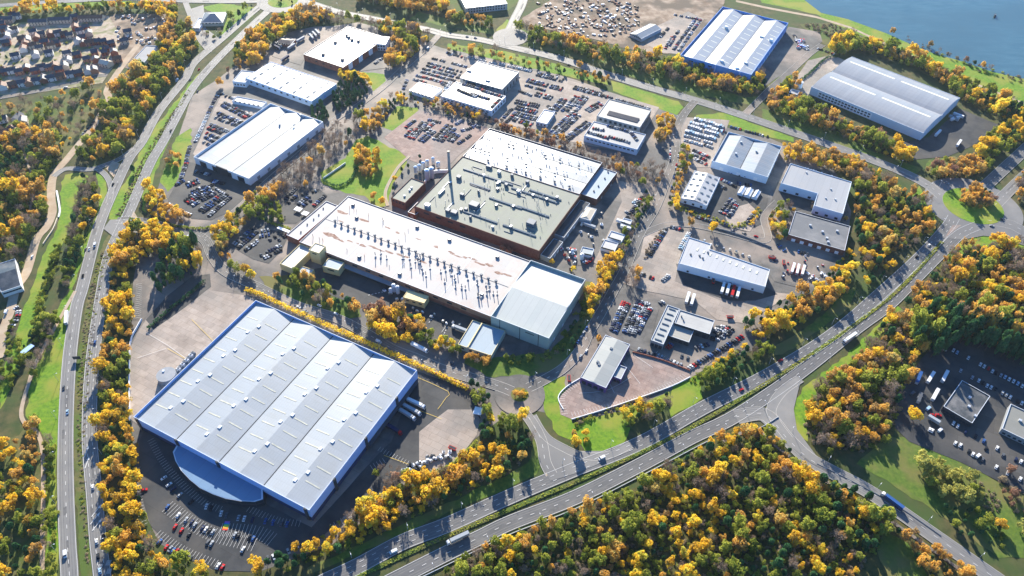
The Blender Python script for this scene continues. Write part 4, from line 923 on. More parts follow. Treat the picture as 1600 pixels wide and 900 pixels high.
unit('garage_workshop', 'white-roofed workshop block behind the repair garage and lorry court', 'building', '1062 483 1116 501 1109 523 1055 504', 7, 'dark_wall', (.66, .66, .62), (.74, .74, .7), win=((1, 3, 3, .3, 4, 'glass'), (2, 5, 3, .3, 4, 'glass')), un=[(1065, 494), (1068, 500)], um='duct', ud=(1, 1, 1.2))
unit('garage_reception', 'low cream-roofed block in front of the white-roofed workshop', 'building', '1053 505.5 1084 515.5 1077 535 1044 524', 5, 'dark_wall', (.55, .53, .46), (.6, .58, .5), win=((2, 4, 3, .3, 3.5, 'glass'),))
B = unit('brick_showroom', 'big brick-walled store with pale flat roof and white fascia panels near the golden trees', 'building', '540 39 607 60 532.5 104 477.5 86', 9, 'brick', (.55, .52, .48), (.64, .60, .56), win=((1, 4, 8, .3, 8.7, 'white_wall'), (2, 5, 3, 4, 5.5, 'glass')), un=[(505, 85), (524, 66), (545, 58), (550, 62), (560, 64), (542, 55), (535, 93)], ud=(3, 3, 2.2), um='duct', pitch=15)
unit('brick_showroom_office', 'white glazed corner office attached to the brick-walled store', 'building', '590 56.5 609 57 602 70 585 67', 9.5, 'white_wall', WH1, WH2, win=((2, 4, 2.5, 1, 3.5, 'glass'), (2, 4, 2.5, 5, 7.5, 'glass')))
unit('slotted_roof_unit', 'white-roofed unit with blue walls and four rows of dark roof slots', 'building', '424 97.5 526 130 489 157.5 380 122', 8, 'pale_wall', WH1, WH2, 'r', 1, 'u', .8, sky=(5, 4, 1.6, 4.5, 'sky_dark'), win=((2, 10, 3, 4, 6, 'glass'), (1, 3, 3, 1, 4, 'ltblue_wall')), cop='ltblue_wall')
unit('rounded_office', 'low round-ended white office at the road end of slotted-roof unit', 'building', '375 108 392 113 386 130 368 126', 7, 'white_wall', (.6, .6, .58), (.7, .7, .68), win=((2, 4, 2, 2, 4, 'glass'), (3, 3, 2, 2, 4, 'glass')))
B = unit('striped_roof_dealership', 'large white dealership with grey and white striped roof and black glazed entrance', 'building', '424 162.5 504 189 390 279.5 300 244', 9, 'white_wall', (.46, .51, .55), (.62, .65, .67), 'r', 3, 'v', 2.4, dirt=.3, win=((2, 4, 9, .3, 6.5, 'glass'), (3, 8, 3, 5, 7, 'glass'), (1, 7, 4, .3, 4, 'grey_wall')), un=[(459, 195), (437, 195), (470, 180)], ud=(1.6, 1.6, 2))
mb = MB(); B.wallbox(mb, 2, B.U * .42, B.U * .62, 0, 9.8, 'dark_wall', .9); B.part(mb, 'entrance_portal')
unit('valet_building', 'small long white-roofed valeting building above the striped-roof dealership', 'building', '372 148 413 161 408 169 366 155.5', 4, 'white_wall', WH1, WH2)
unit('upper_dealership', 'white-roofed upper hall of the dealership with cars parked on its lower roof', 'building', '746 95 811 112 784 140 720 121', 11, 'grey_wall', (.66, .65, .62), (.74, .73, .7), win=((1, 5, 3, 1, 6, 'glass'), (2, 8, 3, 8, 9.5, 'glass')), un=[(762, 125), (733, 110)], ud=(5, 3, 1.5), pitch=20)
DK1 = unit('rooftop_parking_deck', 'white-walled parking deck full of cars in front of the upper dealership hall', 'building', '711 127 790 150 766 175 692 148', 8, 'white_wall', (.40, .40, .39), (.48, .47, .45), win=((2, 12, 3, 4, 5.5, 'glass'), (1, 5, 3, 2, 5, 'glass'), (2, 8, 3, 1, 3, 'glass')), pitch=30)
B = unit('solar_panel_dealership', 'cream-roofed showroom carrying one long bank of dark solar panels', 'building', '951 154 1017 171 1000 200 934 180', 10, 'grey_wall', (.64, .60, .52), (.72, .68, .6), win=((1, 5, 3, 1, 6, 'glass'), (2, 8, 3, 5, 8, 'glass')), pitch=20)
(u0, v0), (u1, v1) = B.uv(950, 176), B.uv(997, 189); mb = MB(); P4 = [B.P(u0, v0 - 4.5, 9.7), B.P(u1, v0 - 4.5, 9.7), B.P(u1, v0 + 4, 9.7), B.P(u0, v0 + 4, 9.7)]
mb.hexa([p + Vector((0, 0, -.3)) for p in B.ccw(P4)], [p + Vector((0, 0, .6 if i in (2, 3) else .2)) for i, p in enumerate(B.ccw(P4))], 'solar'); B.part(mb, 'solar_panel_bank')
DK2 = unit('rooftop_parking_deck', 'blue-white parking deck with cars on its roof below the solar-panelled showroom', 'building', '930 190 1007 209 998 234 910 211', 8, 'pale_wall', (.40, .42, .43), (.48, .49, .5), win=((2, 12, 3, 4, 5.5, 'glass'), (1, 4, 3, 2, 5, 'glass')), pitch=30)
unit('used_car_office', 'small white-roofed sales office in the middle of the crowded car lot', 'building', '850 171 868 174 854 194 838 189', 5, 'white_wall', WH1, WH2, win=((2, 3, 2, 1, 3, 'glass'), (1, 4, 2, 1, 3, 'glass')))
unit('wash_canopy', 'white square roofed wash bay beside the rooftop parking deck and russet hedge', 'building', '655 127 689 139 675 153 641 141', 4.5, 'white_wall', WH1, (.8, .8, .8))
unit('grey_glazed_offices', 'grey-green flat-roofed office block cut by the top edge of view', 'building', '690 -30 778 -22 788 2 747 14', 9, 'steel', (.25, .30, .28), (.33, .37, .35), win=((2, 14, 2, 2, 4, 'glass'), (2, 14, 2, 5.5, 7.5, 'glass')), un=[(750, 2), (720, -8)])
unit('dark_office', 'black flat-roofed office standing in the shaded vehicle compound', 'building', '1502 590 1543 620 1522 662 1477 637', 6, 'dark_wall', (.07, .08, .09), (.14, .15, .15), dirt=.6, win=((2, 8, 2.2, 1.2, 3, 'glass'), (3, 6, 2, 1.2, 3, 'glass')), un=[(1515, 621), (1514, 635), (1524, 650)], pitch=20)
unit('pale_roof_office', 'pale grey-roofed office at the edge beside the shaded vehicle compound', 'building', '1581 636 1640 655 1615 692 1563 669', 6, 'grey_wall', (.32, .32, .28), (.42, .42, .37), win=((2, 6, 2.2, 1.2, 3, 'glass'),), un=[(1594, 657)], pitch=20)
B = unit('polytunnel_store', 'pale curved tunnel shed beside the rows of stored cars', 'shed', '1012 34 1025 43 1006 64 993 53', 5, 'steel', (.55, .6, .62), (.65, .7, .7), 'r', 1, 'v', 3)
unit('timber_hut', 'small brick hut with hipped slate roof among parked lorry trailers', 'building', '438 58 460 61 455 72 434 66', 4, 'brick', (.22, .17, .14), (.3, .22, .18), 'r', 1, 'u', 2.5, hip=4)
B = unit('hipped_pavilion', 'large grey hipped-roof pavilion inside the ring of trees near the northern roundabout', 'building', '318 18 352 20 350 36 316 35', 5, 'ivory', (.30, .35, .40), (.36, .41, .46), 'r', 1, 'u', 6, hip=12)
unit('pavilion_wing', 'low pale wing on the car-park side of the hipped-roof pavilion', 'building', '308 28 318 28 314 46 303 44', 4, 'white_wall', WH1, WH2)
unit('roofless_shell', 'long pale unfinished building without a roof on the muddy housing site', 'building', '226 70 245 72 222 105 202 102', 4, 'white_wall', (.30, .30, .30), (.5, .5, .5), dirt=.8)
B = unit('slate_roofed_house', 'large house with steep blue slate roof and white gable at the edge beside sandy track', 'house', '-8 408 22 410 34 440 2 462', 7, 'render', (.06, .09, .12), (.09, .12, .15), 'r', 1, 'u', 4.5)
c = G(1247, 136); t = empty('water_tank', (c.x, c.y, 0), 'round blue-grey water tank in the trees beside barrel-roofed warehouse', 'tank')
mb = MB(); mb.cyl((c.x, c.y, 0), 4.5, 7, 'pale_wall', 20, tm='dark_wall'); mb.build('tank_shell', t); mb = MB(); mb.cyl((c.x, c.y, 6.9), 4.7, .5, 'vent', 20, tm='steel'); mb.build('rim', t)
unit('pump_house', 'small white pump house at the foot of the round water tank', 'building', '1236 138 1250 142 1244 150 1233 146', 3.5, 'white_wall', WH1, WH2)

# ---- ponds of small structures
def slab(name, label, cat, q, h, m, tm=None): 
    B = Bd(name, label, cat, q, h); mb = MB(); B.bx(mb, 0, B.U, 0, B.V, h - .3, h, m, tm); B.part(mb, 'roof')
    for u, v in ((.3, .3), (B.U - .3, .3), (B.U - .3, B.V - .3), (.3, B.V - .3)):
        mb = MB(); B.bx(mb, u - .15, u + .15, v - .15, v + .15, 0, h - .3, 'steel'); B.part(mb, 'post')
    return B
for i, q in enumerate(('463 322 473 326 467 331 460 327', '475 329 483 332 479 337 470 334')): slab('cycle_shelter', ('upper' if i == 0 else 'lower') + ' flat white shelter beside the staff car park hedge', 'shelter', q, 2.6, 'vent')
slab('bus_shelter', 'pale blue flat-topped shelter on the grass strip by the hedge', 'shelter', '47 536 51 540 38 555 34 550', 2.6, 'ltblue_wall')
slab('covered_way', 'thin white covered walkway roof beside the parking rows', 'shelter', '436 353 453 361 450 364 433 356', 3, 'vent')
slab('dock_kiosk', 'white kiosk roof standing in the corner of the lorry dock yard', 'kiosk', '742 634 753 638 752 650 740 645', 3, 'vent')
for i, q in enumerate(('1158 290 1166 293 1161 304 1153 301', '1168 293 1178 296 1172 307 1163 304', '1181 296 1189 299 1183 310 1175 307')):
    B = Bd('storage_tent', f'{ordn(i + 1)} of three white curved store tents from the showroom in the walled van yard', 'tent', q, 3, 'white store tents in the walled yard'); B.walls('vent'); B.ridges(1, 2, 'vent', 'v')
for i, q in enumerate(('955 360 977 367 971 378 949 371', '944 373 966 380 960 394 940 387', '975 340 988 344 984 352 970 348')):
    unit('roadside_workshop', ('white', 'pale grey', 'small blue-grey')[i] + ' roofed portable workshop on the factory yard drive beside the hedge', 'cabin', q, 3.5, 'white_wall', WH1, WH2)
unit('yard_cabin', 'pale blue-grey flat cabin among scrap in the lower factory yard', 'cabin', '910 385 928 389 925 400 906 396', 3.5, 'pale_wall', (.4, .5, .55), (.5, .6, .65))
for i, (x, y, r_, h_) in enumerate(((616, 455, 1.8, 8), (622, 458, 1.8, 8), (611, 459, 1.5, 6), (909, 405, 2, 6), (894, 397, 1.6, 5))):
    c = G(x, y); t = empty('storage_tank', (c.x, c.y, 0), ('small grey upright tank ' + ('%s from the brick end on the shaded service road' % ordn(i + 1) if i < 3 else '%s in the lower factory yard by lean-to' % ordn(i - 2))), 'tank', 'upright tanks')
    mb = MB(); mb.cyl((c.x, c.y, .3), r_, h_, 'pale_wall', 12); mb.build('shell', t); mb = MB(); mb.cyl((c.x, c.y, .3 + h_), r_, .7, 'steel', 12, r2=.3); mb.build('cap', t)
# round tank and plant beside the big warehouse
c = G(263, 592); t = empty('sprinkler_tank', (c.x, c.y, 0), 'flat round dark sprinkler tank against the big warehouse in the pale yard', 'tank')
mb = MB(); mb.cyl((c.x, c.y, 0), 7.5, 6, 'grey_wall', 24, tm='grey_wall'); mb.build('shell', t); mb = MB(); mb.box((c.x - 3, c.y + 3, 6), (1.6, 1.6, .8), 'vent'); mb.build('hatch', t)
for i in range(9):
    x, y = 277 + i * 3.2, 582 - i * 3.5; c = G(x, y); t = empty('chiller_unit', (c.x, c.y, 0), f'{ordn(i + 1)} chiller from the round tank in the plant row beside big warehouse', 'chiller', 'chillers beside the big warehouse')
    mb = MB(); mb.box((c.x, c.y, 0), (3.2, 2.4, 2.6), 'steel' if i % 2 else 'duct', BW.ang); mb.build('casing', t); mb = MB(); mb.cyl((c.x, c.y, 2.6), .9, .4, 'vent', 10, tm='dark_wall'); mb.build('fan', t)

# ---- housing estate in the top left
HG = 'houses on the small estate'
def house(px, py, w, d, ang, wall, lab, h=5.2, rise=2.6, roofm=None, chim=True):
    roofm = roofm or rs.choice(('slate', 'slate', 'tile'))
    c = G(px, py); r = empty('house' if w < 18 else 'terrace', (c.x, c.y, 0), lab, 'house', HG)
    co, si = math.cos(ang), math.sin(ang)
    L = lambda a, b_, z: (c.x + co * a - si * b_, c.y + si * a + co * b_, z)
    a, b_ = w / 2, d / 2; mb = MB()
    mb.hexa([L(-a, -b_, 0), L(a, -b_, 0), L(a, b_, 0), L(-a, b_, 0)], [L(-a, -b_, h), L(a, -b_, h), L(a, b_, h), L(-a, b_, h)], wall)
    mb.face([L(-a, -b_, h), L(-a, b_, h), L(-a, 0, h + rise)], wall); mb.face([L(a, b_, h), L(a, -b_, h), L(a, 0, h + rise)], wall); mb.build('wall', r)
    mb = MB(); a2, b2 = a + .3, b_ + .4; z0 = h - .25
    mb.face([L(-a2, -b2, z0), L(a2, -b2, z0), L(a2, 0, h + rise + .12), L(-a2, 0, h + rise + .12)], roofm); mb.face([L(a2, b2, z0), L(-a2, b2, z0), L(-a2, 0, h + rise + .12), L(a2, 0, h + rise + .12)], roofm)
    rf = mb.build('roof', r)
    if chim:
        mb = MB(); q = L(a * .6, 0, 0); mb.box((q[0], q[1], h + rise - .6), (.9, .9, 1.8), 'brick', ang); mb.build('chimney', rf, o=tuple(r.location))
    for k in range(max(2, int(w / 4))):
        for zz in (.9, 3.2):
            x = -a + (k + .5) * w / max(2, int(w / 4)); mb = MB(); q = L(x, -b_ - .03, 0); mb.box((q[0], q[1], zz), (1.3, .12, 1.3), 'glass', ang)
            if zz > 1 or k: mb.build('window', r)
            else:
                mb = MB(); mb.box((q[0], q[1], 0), (1.0, .14, 2.1), 'navy', ang); mb.build('door', r)
    FOOT.append([Vector(L(-a - 1, -b_ - 1, 0)), Vector(L(a + 1, -b_ - 1, 0)), Vector(L(a + 1, b_ + 1, 0)), Vector(L(-a - 1, b_ + 1, 0))])
HR = [ # (description of the row, wall choices, zoomed survey spots)
 ('in the lowest row along the estate lane', ('render', 'brick', 'render', 'brick_tan'), '35 780 125 765 205 750 265 745 335 730 395 718 460 705 540 690 635 670 695 660 780 640 835 635', 10),
 ('in the second row up from the estate lane', ('brick', 'brick', 'render', 'brick_tan'), '15 640 60 650 115 640 180 650 245 620 320 640 375 610 445 610 490 600 530 630', 10),
 ('in the middle row of the estate', ('render', 'render', 'brick', 'ivory'), '145 510 215 450 235 400 300 420 320 500 440 485 500 400 460 420 600 490 610 550 685 500 580 600', 10),
 ('in the brick row beside the court', ('brick', 'brick_tan', 'brick'), '740 400 785 395 825 390 870 385 920 385 985 400 940 450 840 480 925 480 1010 480 770 540 850 545 910 555', 8),
 ('in the cluster below the long terraces', ('render', 'brick', 'ivory', 'brick'), '300 300 330 350 375 320 450 320 520 310 575 320 620 330 670 260 710 290 765 260 790 310 730 350 690 380 400 390 360 440', 9),
 ('in the corner cluster', ('render', 'brick', 'render'), '25 350 65 395 90 290 130 280 50 270 160 160 120 150 200 360 250 370 70 340 20 230', 10),
 ('beside the muddy site', ('ivory', 'brick_tan'), '1100 380 1040 540 1130 300 660 170', 10),
]
for desc, walls_, s_, w in HR:
    a = [float(v) / 5.625 for v in s_.split()]; cnt = {}; q0, q1 = G(0, 142), G(149, 112); ra = math.atan2(q1.y - q0.y, q1.x - q0.x)
    for i in range(len(a) // 2):
        wl = walls_[i % len(walls_)]; nm = {'render': 'white', 'brick': 'red brick', 'ivory': 'ivory', 'brick_tan': 'orange brick'}[wl]
        cnt[nm] = cnt.get(nm, 0) + 1
        house(a[2 * i], a[2 * i + 1], w * rs.uniform(.9, 1.15), 8.5, ra + (R(90) if rs.random() < .3 else 0) + rs.uniform(-.06, .06), wl, f'{ordn(cnt[nm])} {nm} house {desc}')
for k_, (x, y, wl) in enumerate(((4, 190, 'render'), (12, 210, 'brick_tan'), (30, 188, 'render'), (38, 193, 'ivory'), (24, 207, 'brick_tan'))): house(x, y, 12, 9, R(25 + 30 * k_), wl, ordn(k_ + 1) + ' house of the group among the woodland trees')
for i, (x, y, w) in enumerate(((62, 38, 24), (95, 35, 30), (144, 32, 32), (10, 34, 22))): house(x, y, w, 9, R(6), 'ivory', ('first', 'second', 'third', 'fourth')[i] + ' long dark-roofed terrace in the top row of the estate', chim=False)
house(167, 103, 14, 10, R(-20), 'ivory', 'broad ivory house with pale roof at the muddy track end', roofm='ivory')
# ================================================================== VEHICLES
rc = random.Random(11)
CW = {'mix': ('white', 'silver', 'grey', 'black', 'black', 'blue', 'silver', 'black', 'navy', 'red', 'grey', 'navy', 'grey', 'white', 'silver', 'black', 'blue'),
      'dark': ('black', 'black', 'grey', 'navy', 'blue', 'silver', 'grey', 'black', 'silver', 'white', 'black', 'grey', 'navy', 'red', 'blue', 'silver', 'black'),
      'white': ('white', 'white', 'white', 'silver', 'white', 'pale blue'), 'red': ('red', 'black', 'black', 'grey', 'white', 'silver', 'navy')}
def car_local(b, col, wheels=True, body=True, glass=True, kind='car'):
    """car along +X, 4.4 m long, standing on z = 0"""
    p = 'p_' + col
    if kind == 'van': L_, W_, prof, cab = 5.4, 2.0, [(-2.7, .35), (2.7, .35), (2.68, 1.0), (1.9, 1.25), (1.35, 2.2), (-2.65, 2.25)], None
    else: L_, W_, prof, cab = 4.4, 1.8, [(-2.2, .32), (2.2, .32), (2.18, .68), (1.95, .80), (.95, .95), (-1.75, 1.0), (-2.18, .92)], 1
    h = W_ / 2
    if body:
        n = len(prof)
        for i in range(n):
            a, c = prof[i], prof[(i + 1) % n]; b.face([(a[0], h, a[1]), (c[0], h, c[1]), (c[0], -h, c[1]), (a[0], -h, a[1])], p)
        b.face([(x, -h, z) for x, z in prof], p); b.face([(x, h, z) for x, z in prof][::-1], p)
        if cab:
            T = [(-1.25, -.62), (.15, -.62), (.15, .62), (-1.25, .62)]; b.hexa([(x, y, 1.42) for x, y in T], [(x, y, 1.47) for x, y in T], p, bottom=True)
    if glass:
        if cab: b.hexa([(-1.75, -.8, .97), (.95, -.8, .94), (.95, .8, .94), (-1.75, .8, .97)], [(-1.27, -.64, 1.43), (.17, -.64, 1.43), (.17, .64, 1.43), (-1.27, .64, 1.43)], 'glass')
        else: b.face([(1.93, -h + .1, 1.28), (1.93, h - .1, 1.28), (1.4, h - .12, 2.16), (1.4, -h + .12, 2.16)], 'glass'); 
        if not cab:
            for s_ in (-1, 1): b.face([(1.3, s_ * (h + .012), 1.25), (1.75, s_ * (h + .012), 1.25), (1.28, s_ * (h + .012), 2.0), (.7, s_ * (h + .012), 2.0), (.7, s_ * (h + .012), 1.25)], 'glass')
    if wheels:
        for x in (-1.35, 1.35):
            for y in (-h + .1, h - .1): wheel_local(b, x, y)
def wheel_local(b, x, y, r=.33, w=.24):
    A = [(x + r * math.cos(k * math.pi / 4), y - w / 2, r + r * math.sin(k * math.pi / 4)) for k in range(8)]; B_ = [(q[0], y + w / 2, q[2]) for q in A]
    b.hexa(A, B_, 'tyre', bottom=True)
CM = {}
def get_mesh(key, fn):
    if key not in CM:
        b = MB(); fn(b); CM[key] = b.mesh('_'.join(str(k) for k in key))
    return CM[key]
def add(me, name, parent=None, loc=(0, 0, 0), rz=0):
    o = bpy.data.objects.new(name, me); COL.objects.link(o); o.location = loc; o.rotation_euler = (0, 0, rz)
    if parent: o.parent = parent
    return o

CARS = []      # (pos, angle, colour, kind, row phrase, group, order)
def row(s, desc, pal='mix', fill=.92, face='side', pitch=2.8, z=None, kind='car', jit=.25, n=None, dbl=False):
    """a row of parked vehicles between surveyed points; face 'side' = parked side by side, 'end' = nose to tail"""
    P = smooth(pts(s, z or 0), 5)
    if face == 'end' and pitch < 4: pitch = 5.6
    L_ = sum((b - a).length for a, b in zip(P, P[1:]))
    if n: pitch = L_ / n
    for p, d in along(P, pitch, pitch * .5):
        if rc.random() > fill: continue
        a = math.atan2(d.y, d.x) + (math.pi / 2 if face == 'side' else 0) + (math.pi if rc.random() < .4 else 0) + rc.uniform(-.03, .03)
        q = Vector((p.x + rc.uniform(-jit, jit), p.y + rc.uniform(-jit, jit), z if z else ground_z(p)))
        CARS.append((q, a, rc.choice(CW[pal]), kind, desc, P[0]))
        if dbl and rc.random() < fill:
            q2 = q + Vector((-d.y, d.x, 0)) * 5.0; CARS.append((q2, a + rc.uniform(-.03, .03), rc.choice(CW[pal]), kind, desc, P[0]))
def one(px, py, px2, py2, col, desc, kind='car'):
    """a single vehicle at a spot, pointing towards the second"""
    p, q = G(px, py), G(px2, py2); CARS.append((Vector((p.x, p.y, ground_z(p))), math.atan2(q.y - p.y, q.x - p.x), col, kind, desc, None))

D = 'the crowded central dealer lot'
for s_ in ('837 117 880 128', '822 127 877 141', '820 133 852 142', '810 142 832 150', '835 148 860 155', '803 160 842 168', '800 168 838 178', '800 178 838 188', '800 187 829 196',
           '880 152 862 172', '900 150 877 175', '912 150 900 165', '937 160 915 172', '895 175 855 212', '900 178 862 214', '917 190 875 222', '921 194 880 224', '895 138 950 153', '868 178 856 166', '892 180 905 168'): row(s_, 'a row of ' + D + ', counted from its upper end', 'dark' if s_ < '85' else 'mix', dbl=s_[:3] in ('880', '900', '895', '917', '822', '803', '800', '937', '912', '875', '837', '835'))
row('898 137 1017 171', 'the long rear boundary row behind the solar-panelled showroom', 'dark'); row('790 112 812 122', 'the row beside the upper dealership hall')
D = 'the terraced dealer lot above the white wash canopy'
for s_ in ('697 82 725 90', '730 89 775 101', '675 91 730 105', '668 98 722 113', '666 102 720 118', '660 107 717 122', '657 112 712 127', '650 118 705 132', '636 125 630 140', '645 124 668 130', '690 130 702 140', '705 128 695 142', '780 100 830 112'): row(s_, D + ', counted by rows', 'mix' if s_[0] != '7' else 'white')
D = 'the tree-lined visitor car park above ribbed factory'
for s_ in ('633 200 650 187', '640 215 650 203', '645 218 667 192', '660 222 680 205', '662 205 678 193', '683 220 705 197', '690 222 712 200', '705 222 718 210', '720 205 742 198', '668 187 690 192', '715 225 735 212', '652 210 660 200', '728 192 752 200', '712 195 722 188'): row(s_, D, 'dark', dbl=s_[:3] in ('640', '645', '705', '690', '660', '683'))
row('783 188 800 170', 'the short row beside the upper parking deck', 'dark'); row('790 192 806 176', 'the second short row beside the upper parking deck', 'dark')
row('585 100 632 66', 'the verge row in front of brick-walled store', 'dark', .7); row('553 103 580 84', 'the wall row in front of brick-walled store', 'dark', .8); row('600 100 628 80', 'the middle row in front of brick-walled store', 'dark', .6)
D = 'the shaded front lot of striped-roof dealership'
for s_ in ('283 280 293 252', '274 290 290 281', '292 292 315 284', '298 300 325 290', '292 318 335 295', '300 322 345 298', '317 332 357 303', '326 338 360 309', '308 306 338 284', '295 306 310 300', '330 282 352 288', '305 268 330 274'): row(s_, D, 'dark', .95, dbl=s_[:3] in ('292', '300', '317'))
row('262 319 280 330 300 337', 'the silver curved row at the street corner of the striped-roof dealership', 'white'); row('297 228 291 252', 'the verge row left of striped-roof dealership', 'mix')
row('305 222 322 186', 'the fence row beside striped-roof dealership', 'white'); row('322 186 338 152 350 146', 'the upper fence row beside striped-roof dealership', 'mix')
D = 'the rear lot between valeting building and striped-roof dealership'
for s_ in ('350 160 396 184', '346 164 392 188', '340 176 380 192', '336 184 372 197', '328 194 362 208', '324 200 358 213', '322 208 348 219', '320 214 340 224', '352 150 366 154', '318 222 335 230'): row(s_, D, 'mix' if s_[1] == '5' else 'dark', dbl=s_[:3] in ('336', '324', '346'))
D = 'the staff car park at the end of ventilated factory'
for s_ in ('445 312 462 296', '450 318 464 305', '470 305 495 298', '465 320 483 308', '470 324 486 313', '490 322 508 306', '407 362 432 357', '404 370 424 366', '400 378 412 374', '435 376 449 368', '407 400 442 382', '412 404 444 388', '364 384 397 355', '372 388 402 362', '420 376 430 370', '382 392 400 380'): row(s_, D, 'dark' if s_[0] == '4' and s_[1] != '0' else 'mix', .85)
row('1046 310 1061 238', 'the kerbside line up the street beside small dealership', 'mix', .8, 'end', jit=.1); row('1047 226 1047 252', 'the kerbside line at the top of the same street', 'mix', .8, 'end', jit=.1)
row('892 552 905 532 917 512', 'the kerbside line beside high grey-green store', 'mix', .8, 'end', jit=.1)
row('977 345 1004 307', 'the hedge-side row of factory yard drive', 'red', .95); row('972 340 996 312', 'the second hedge-side row of factory yard drive', 'white', .5)
row('1015 400 1040 358', 'the dark double line beside the brown bank', 'dark', 1, pitch=2.5); row('1046 354 1066 360', 'the short row at street top of depot court', 'dark'); row('1062 390 1077 363', 'the row against the long white depot end wall', 'white')
D = 'the walled van yard beside small dealership'
for s_ in ('1125 333 1142 311', '1131 336 1148 313', '1138 340 1153 317', '1126 280 1150 292', '1124 290 1134 296', '1166 350 1176 336', '1150 286 1175 290'): row(s_, D, 'dark' if s_ < '1135' else 'mix')
row('1087 338 1110 345 1137 353', 'the hedge row at the foot of walled van yard', 'mix', .8); row('1140 360 1190 372', 'the street edge below the walled van yard', 'mix', .5, 'end')
for i, s_ in enumerate(('1084 186 1132 200', '1078 192 1128 206', '1074 198 1124 212', '1070 205 1118 218', '1068 212 1112 224', '1068 219 1100 228')): row(s_, f'the {ordn(i + 1)} line of the tightly packed depot van yard', 'white', .95, kind='van' if i < 4 else 'car')
D = 'the lower part of tyre depot yard'
for s_ in ('1082 234 1108 246', '1080 240 1106 252', '1084 248 1104 258', '1100 226 1114 232', '1120 203 1136 207'): row(s_, D, 'red')
row('1140 198 1200 214', 'the grass edge row behind the tyre depot', 'mix', .9); row('1138 268 1165 277', 'the hedge row below tyre depot', 'dark', .7)
D = 'the packed storage rows beside repair garage'
for s_ in ('955 517 963 498 975 472', '961 520 970 500 982 474', '975 520 986 495 998 470', '981 522 992 497 1004 472', '989 524 1000 498 1012 474', '996 520 1006 500 1016 482'): row(s_, D, 'dark' if s_ < '98' else 'mix', 1, pitch=2.35, jit=.1)
row('995 546 1030 558 1066 572', 'the retaining wall row between showroom and garage', 'mix', .95); row('1075 577 1120 550 1160 526', 'the long sloping row above evergreen trees', 'dark', .98); row('1085 545 1106 539', 'the inner court row of the garage', 'dark')
for s_ in ('1112 533 1122 510', '1119 532 1130 510', '1127 529 1138 510', '1135 525 1146 512'): row(s_, 'the end lot right of garage workshop', 'red')
row('1042 546 1050 536', 'the front of garage reception'); row('1062 556 1080 562', 'the open court below garage reception', 'dark', .7)
row('1030 475 1042 468', 'the street side of repair garage'); row('1035 440 1050 425', 'the court between bank and depot', 'white', .6); row('1000 428 1022 436', 'the street corner by orange trees', 'mix', .7)
row('1240 392 1262 398', 'the front of dark-roofed brick unit'); row('1214 382 1226 392', 'the verge left of brick unit', 'mix'); row('1252 262 1300 276', 'the rear fence of L-shaped unit', 'white', .6); row('1205 400 1212 408', 'the lorry court edge', 'red')
for s_ in ('1060 80 1095 30', '1052 78 1085 32', '1068 56 1088 28', '1045 72 1060 48', '1038 78 1050 58', '1046 22 1098 32', '1030 60 1044 44'): row(s_, 'the car storage field left of bright blue warehouse', 'mix', .8)
row('1240 55 1250 72', 'the concrete yard right of blue warehouse', 'mix'); row('1250 66 1262 78', 'the rubble heap edge right of blue warehouse', 'white'); row('1276 76 1306 86', 'the fence line behind barrel-roofed warehouse', 'mix', .7)
row('1268 156 1310 172', 'the front strip of barrel-roofed warehouse', 'mix', .5)
def spots(s, dx, dy, col, desc, kind='car'):
    a = [float(v) for v in s.split()]
    for i in range(0, len(a), 2): x, y = 1380 + a[i] / 3.75, 520 + a[i + 1] / 3.75; one(x, y, x + dx, y + dy, col[(i // 2) % len(col)], desc, kind)
D = ' of the shaded compound beyond conifer wood'
spots('410 105 432 118 497 150 568 188 590 200 615 212 638 228 660 240 688 252 712 262 736 275 762 287 787 300 813 315', 4, -8, ('white', 'pale blue', 'white', 'white', 'white', 'red', 'white', 'black', 'silver', 'pale blue', 'white'), 'the upper row' + D)
spots('452 225 520 265 558 283 583 297 607 313 630 323 655 332 697 355 720 368 742 380 788 405 810 415', 4, -8, ('silver', 'silver', 'white', 'black', 'white', 'white', 'black'), 'the middle row' + D)
spots('410 533 435 550 270 570 285 577 420 650 450 662 523 715 660 790 728 825 800 860 665 678 805 758', 4, -8, ('white',), 'the lower part' + D)
spots('500 697 580 745 775 745 587 637 540 610 600 680 700 720 480 585', 4, -8, ('black', 'grey', 'navy', 'blue', 'black'), 'the lower part' + D)
spots('290 485 322 485', 8, 2, ('red',), 'the tree corner' + D)
spots('330 575 212 380 262 447 553 725 170 358', 6, -5, ('white', 'white', 'pale blue', 'white', 'grey'), 'the tree side' + D, 'van')
# houses' and shadow side lots
row('22 478 30 490 15 520', 'the verge of sandy track by blue slate house', 'mix', .9); row('128 212 150 188', 'the sandy track near scrub woodland', 'mix', .8, 'end')
row('213 50 222 58', 'the muddy housing site', 'white', .8)
for px_, py_, col, ds in ((323, 792, 'white', 1), (330, 795, 'black', 1), (346, 803, 'white', 1), (354, 806, 'grey', 1), (373, 810, 'silver', 1), (382, 811, 'white', 1), (395, 813, 'navy', 1), (415, 815, 'blue', 2), (427, 817, 'blue', 2), (440, 819, 'grey', 2), (449, 820, 'blue', 2)):
    one(px_, py_, px_ + 3, py_ - 10, col, 'the curved bay row against curved office wing' if ds == 1 else 'the bay row at the warehouse corner')
for px_, py_, col in ((262, 793, 'blue'), (279, 806, 'white'), (291, 813, 'silver'), (300, 817, 'navy'), (305, 821, 'silver'), (317, 826, 'navy'), (322, 828, 'white'), (328, 830, 'black'), (333, 832, 'silver')): one(px_, py_, px_ + 5, py_ - 9, col, 'the upper middle bays of the curved front car park')
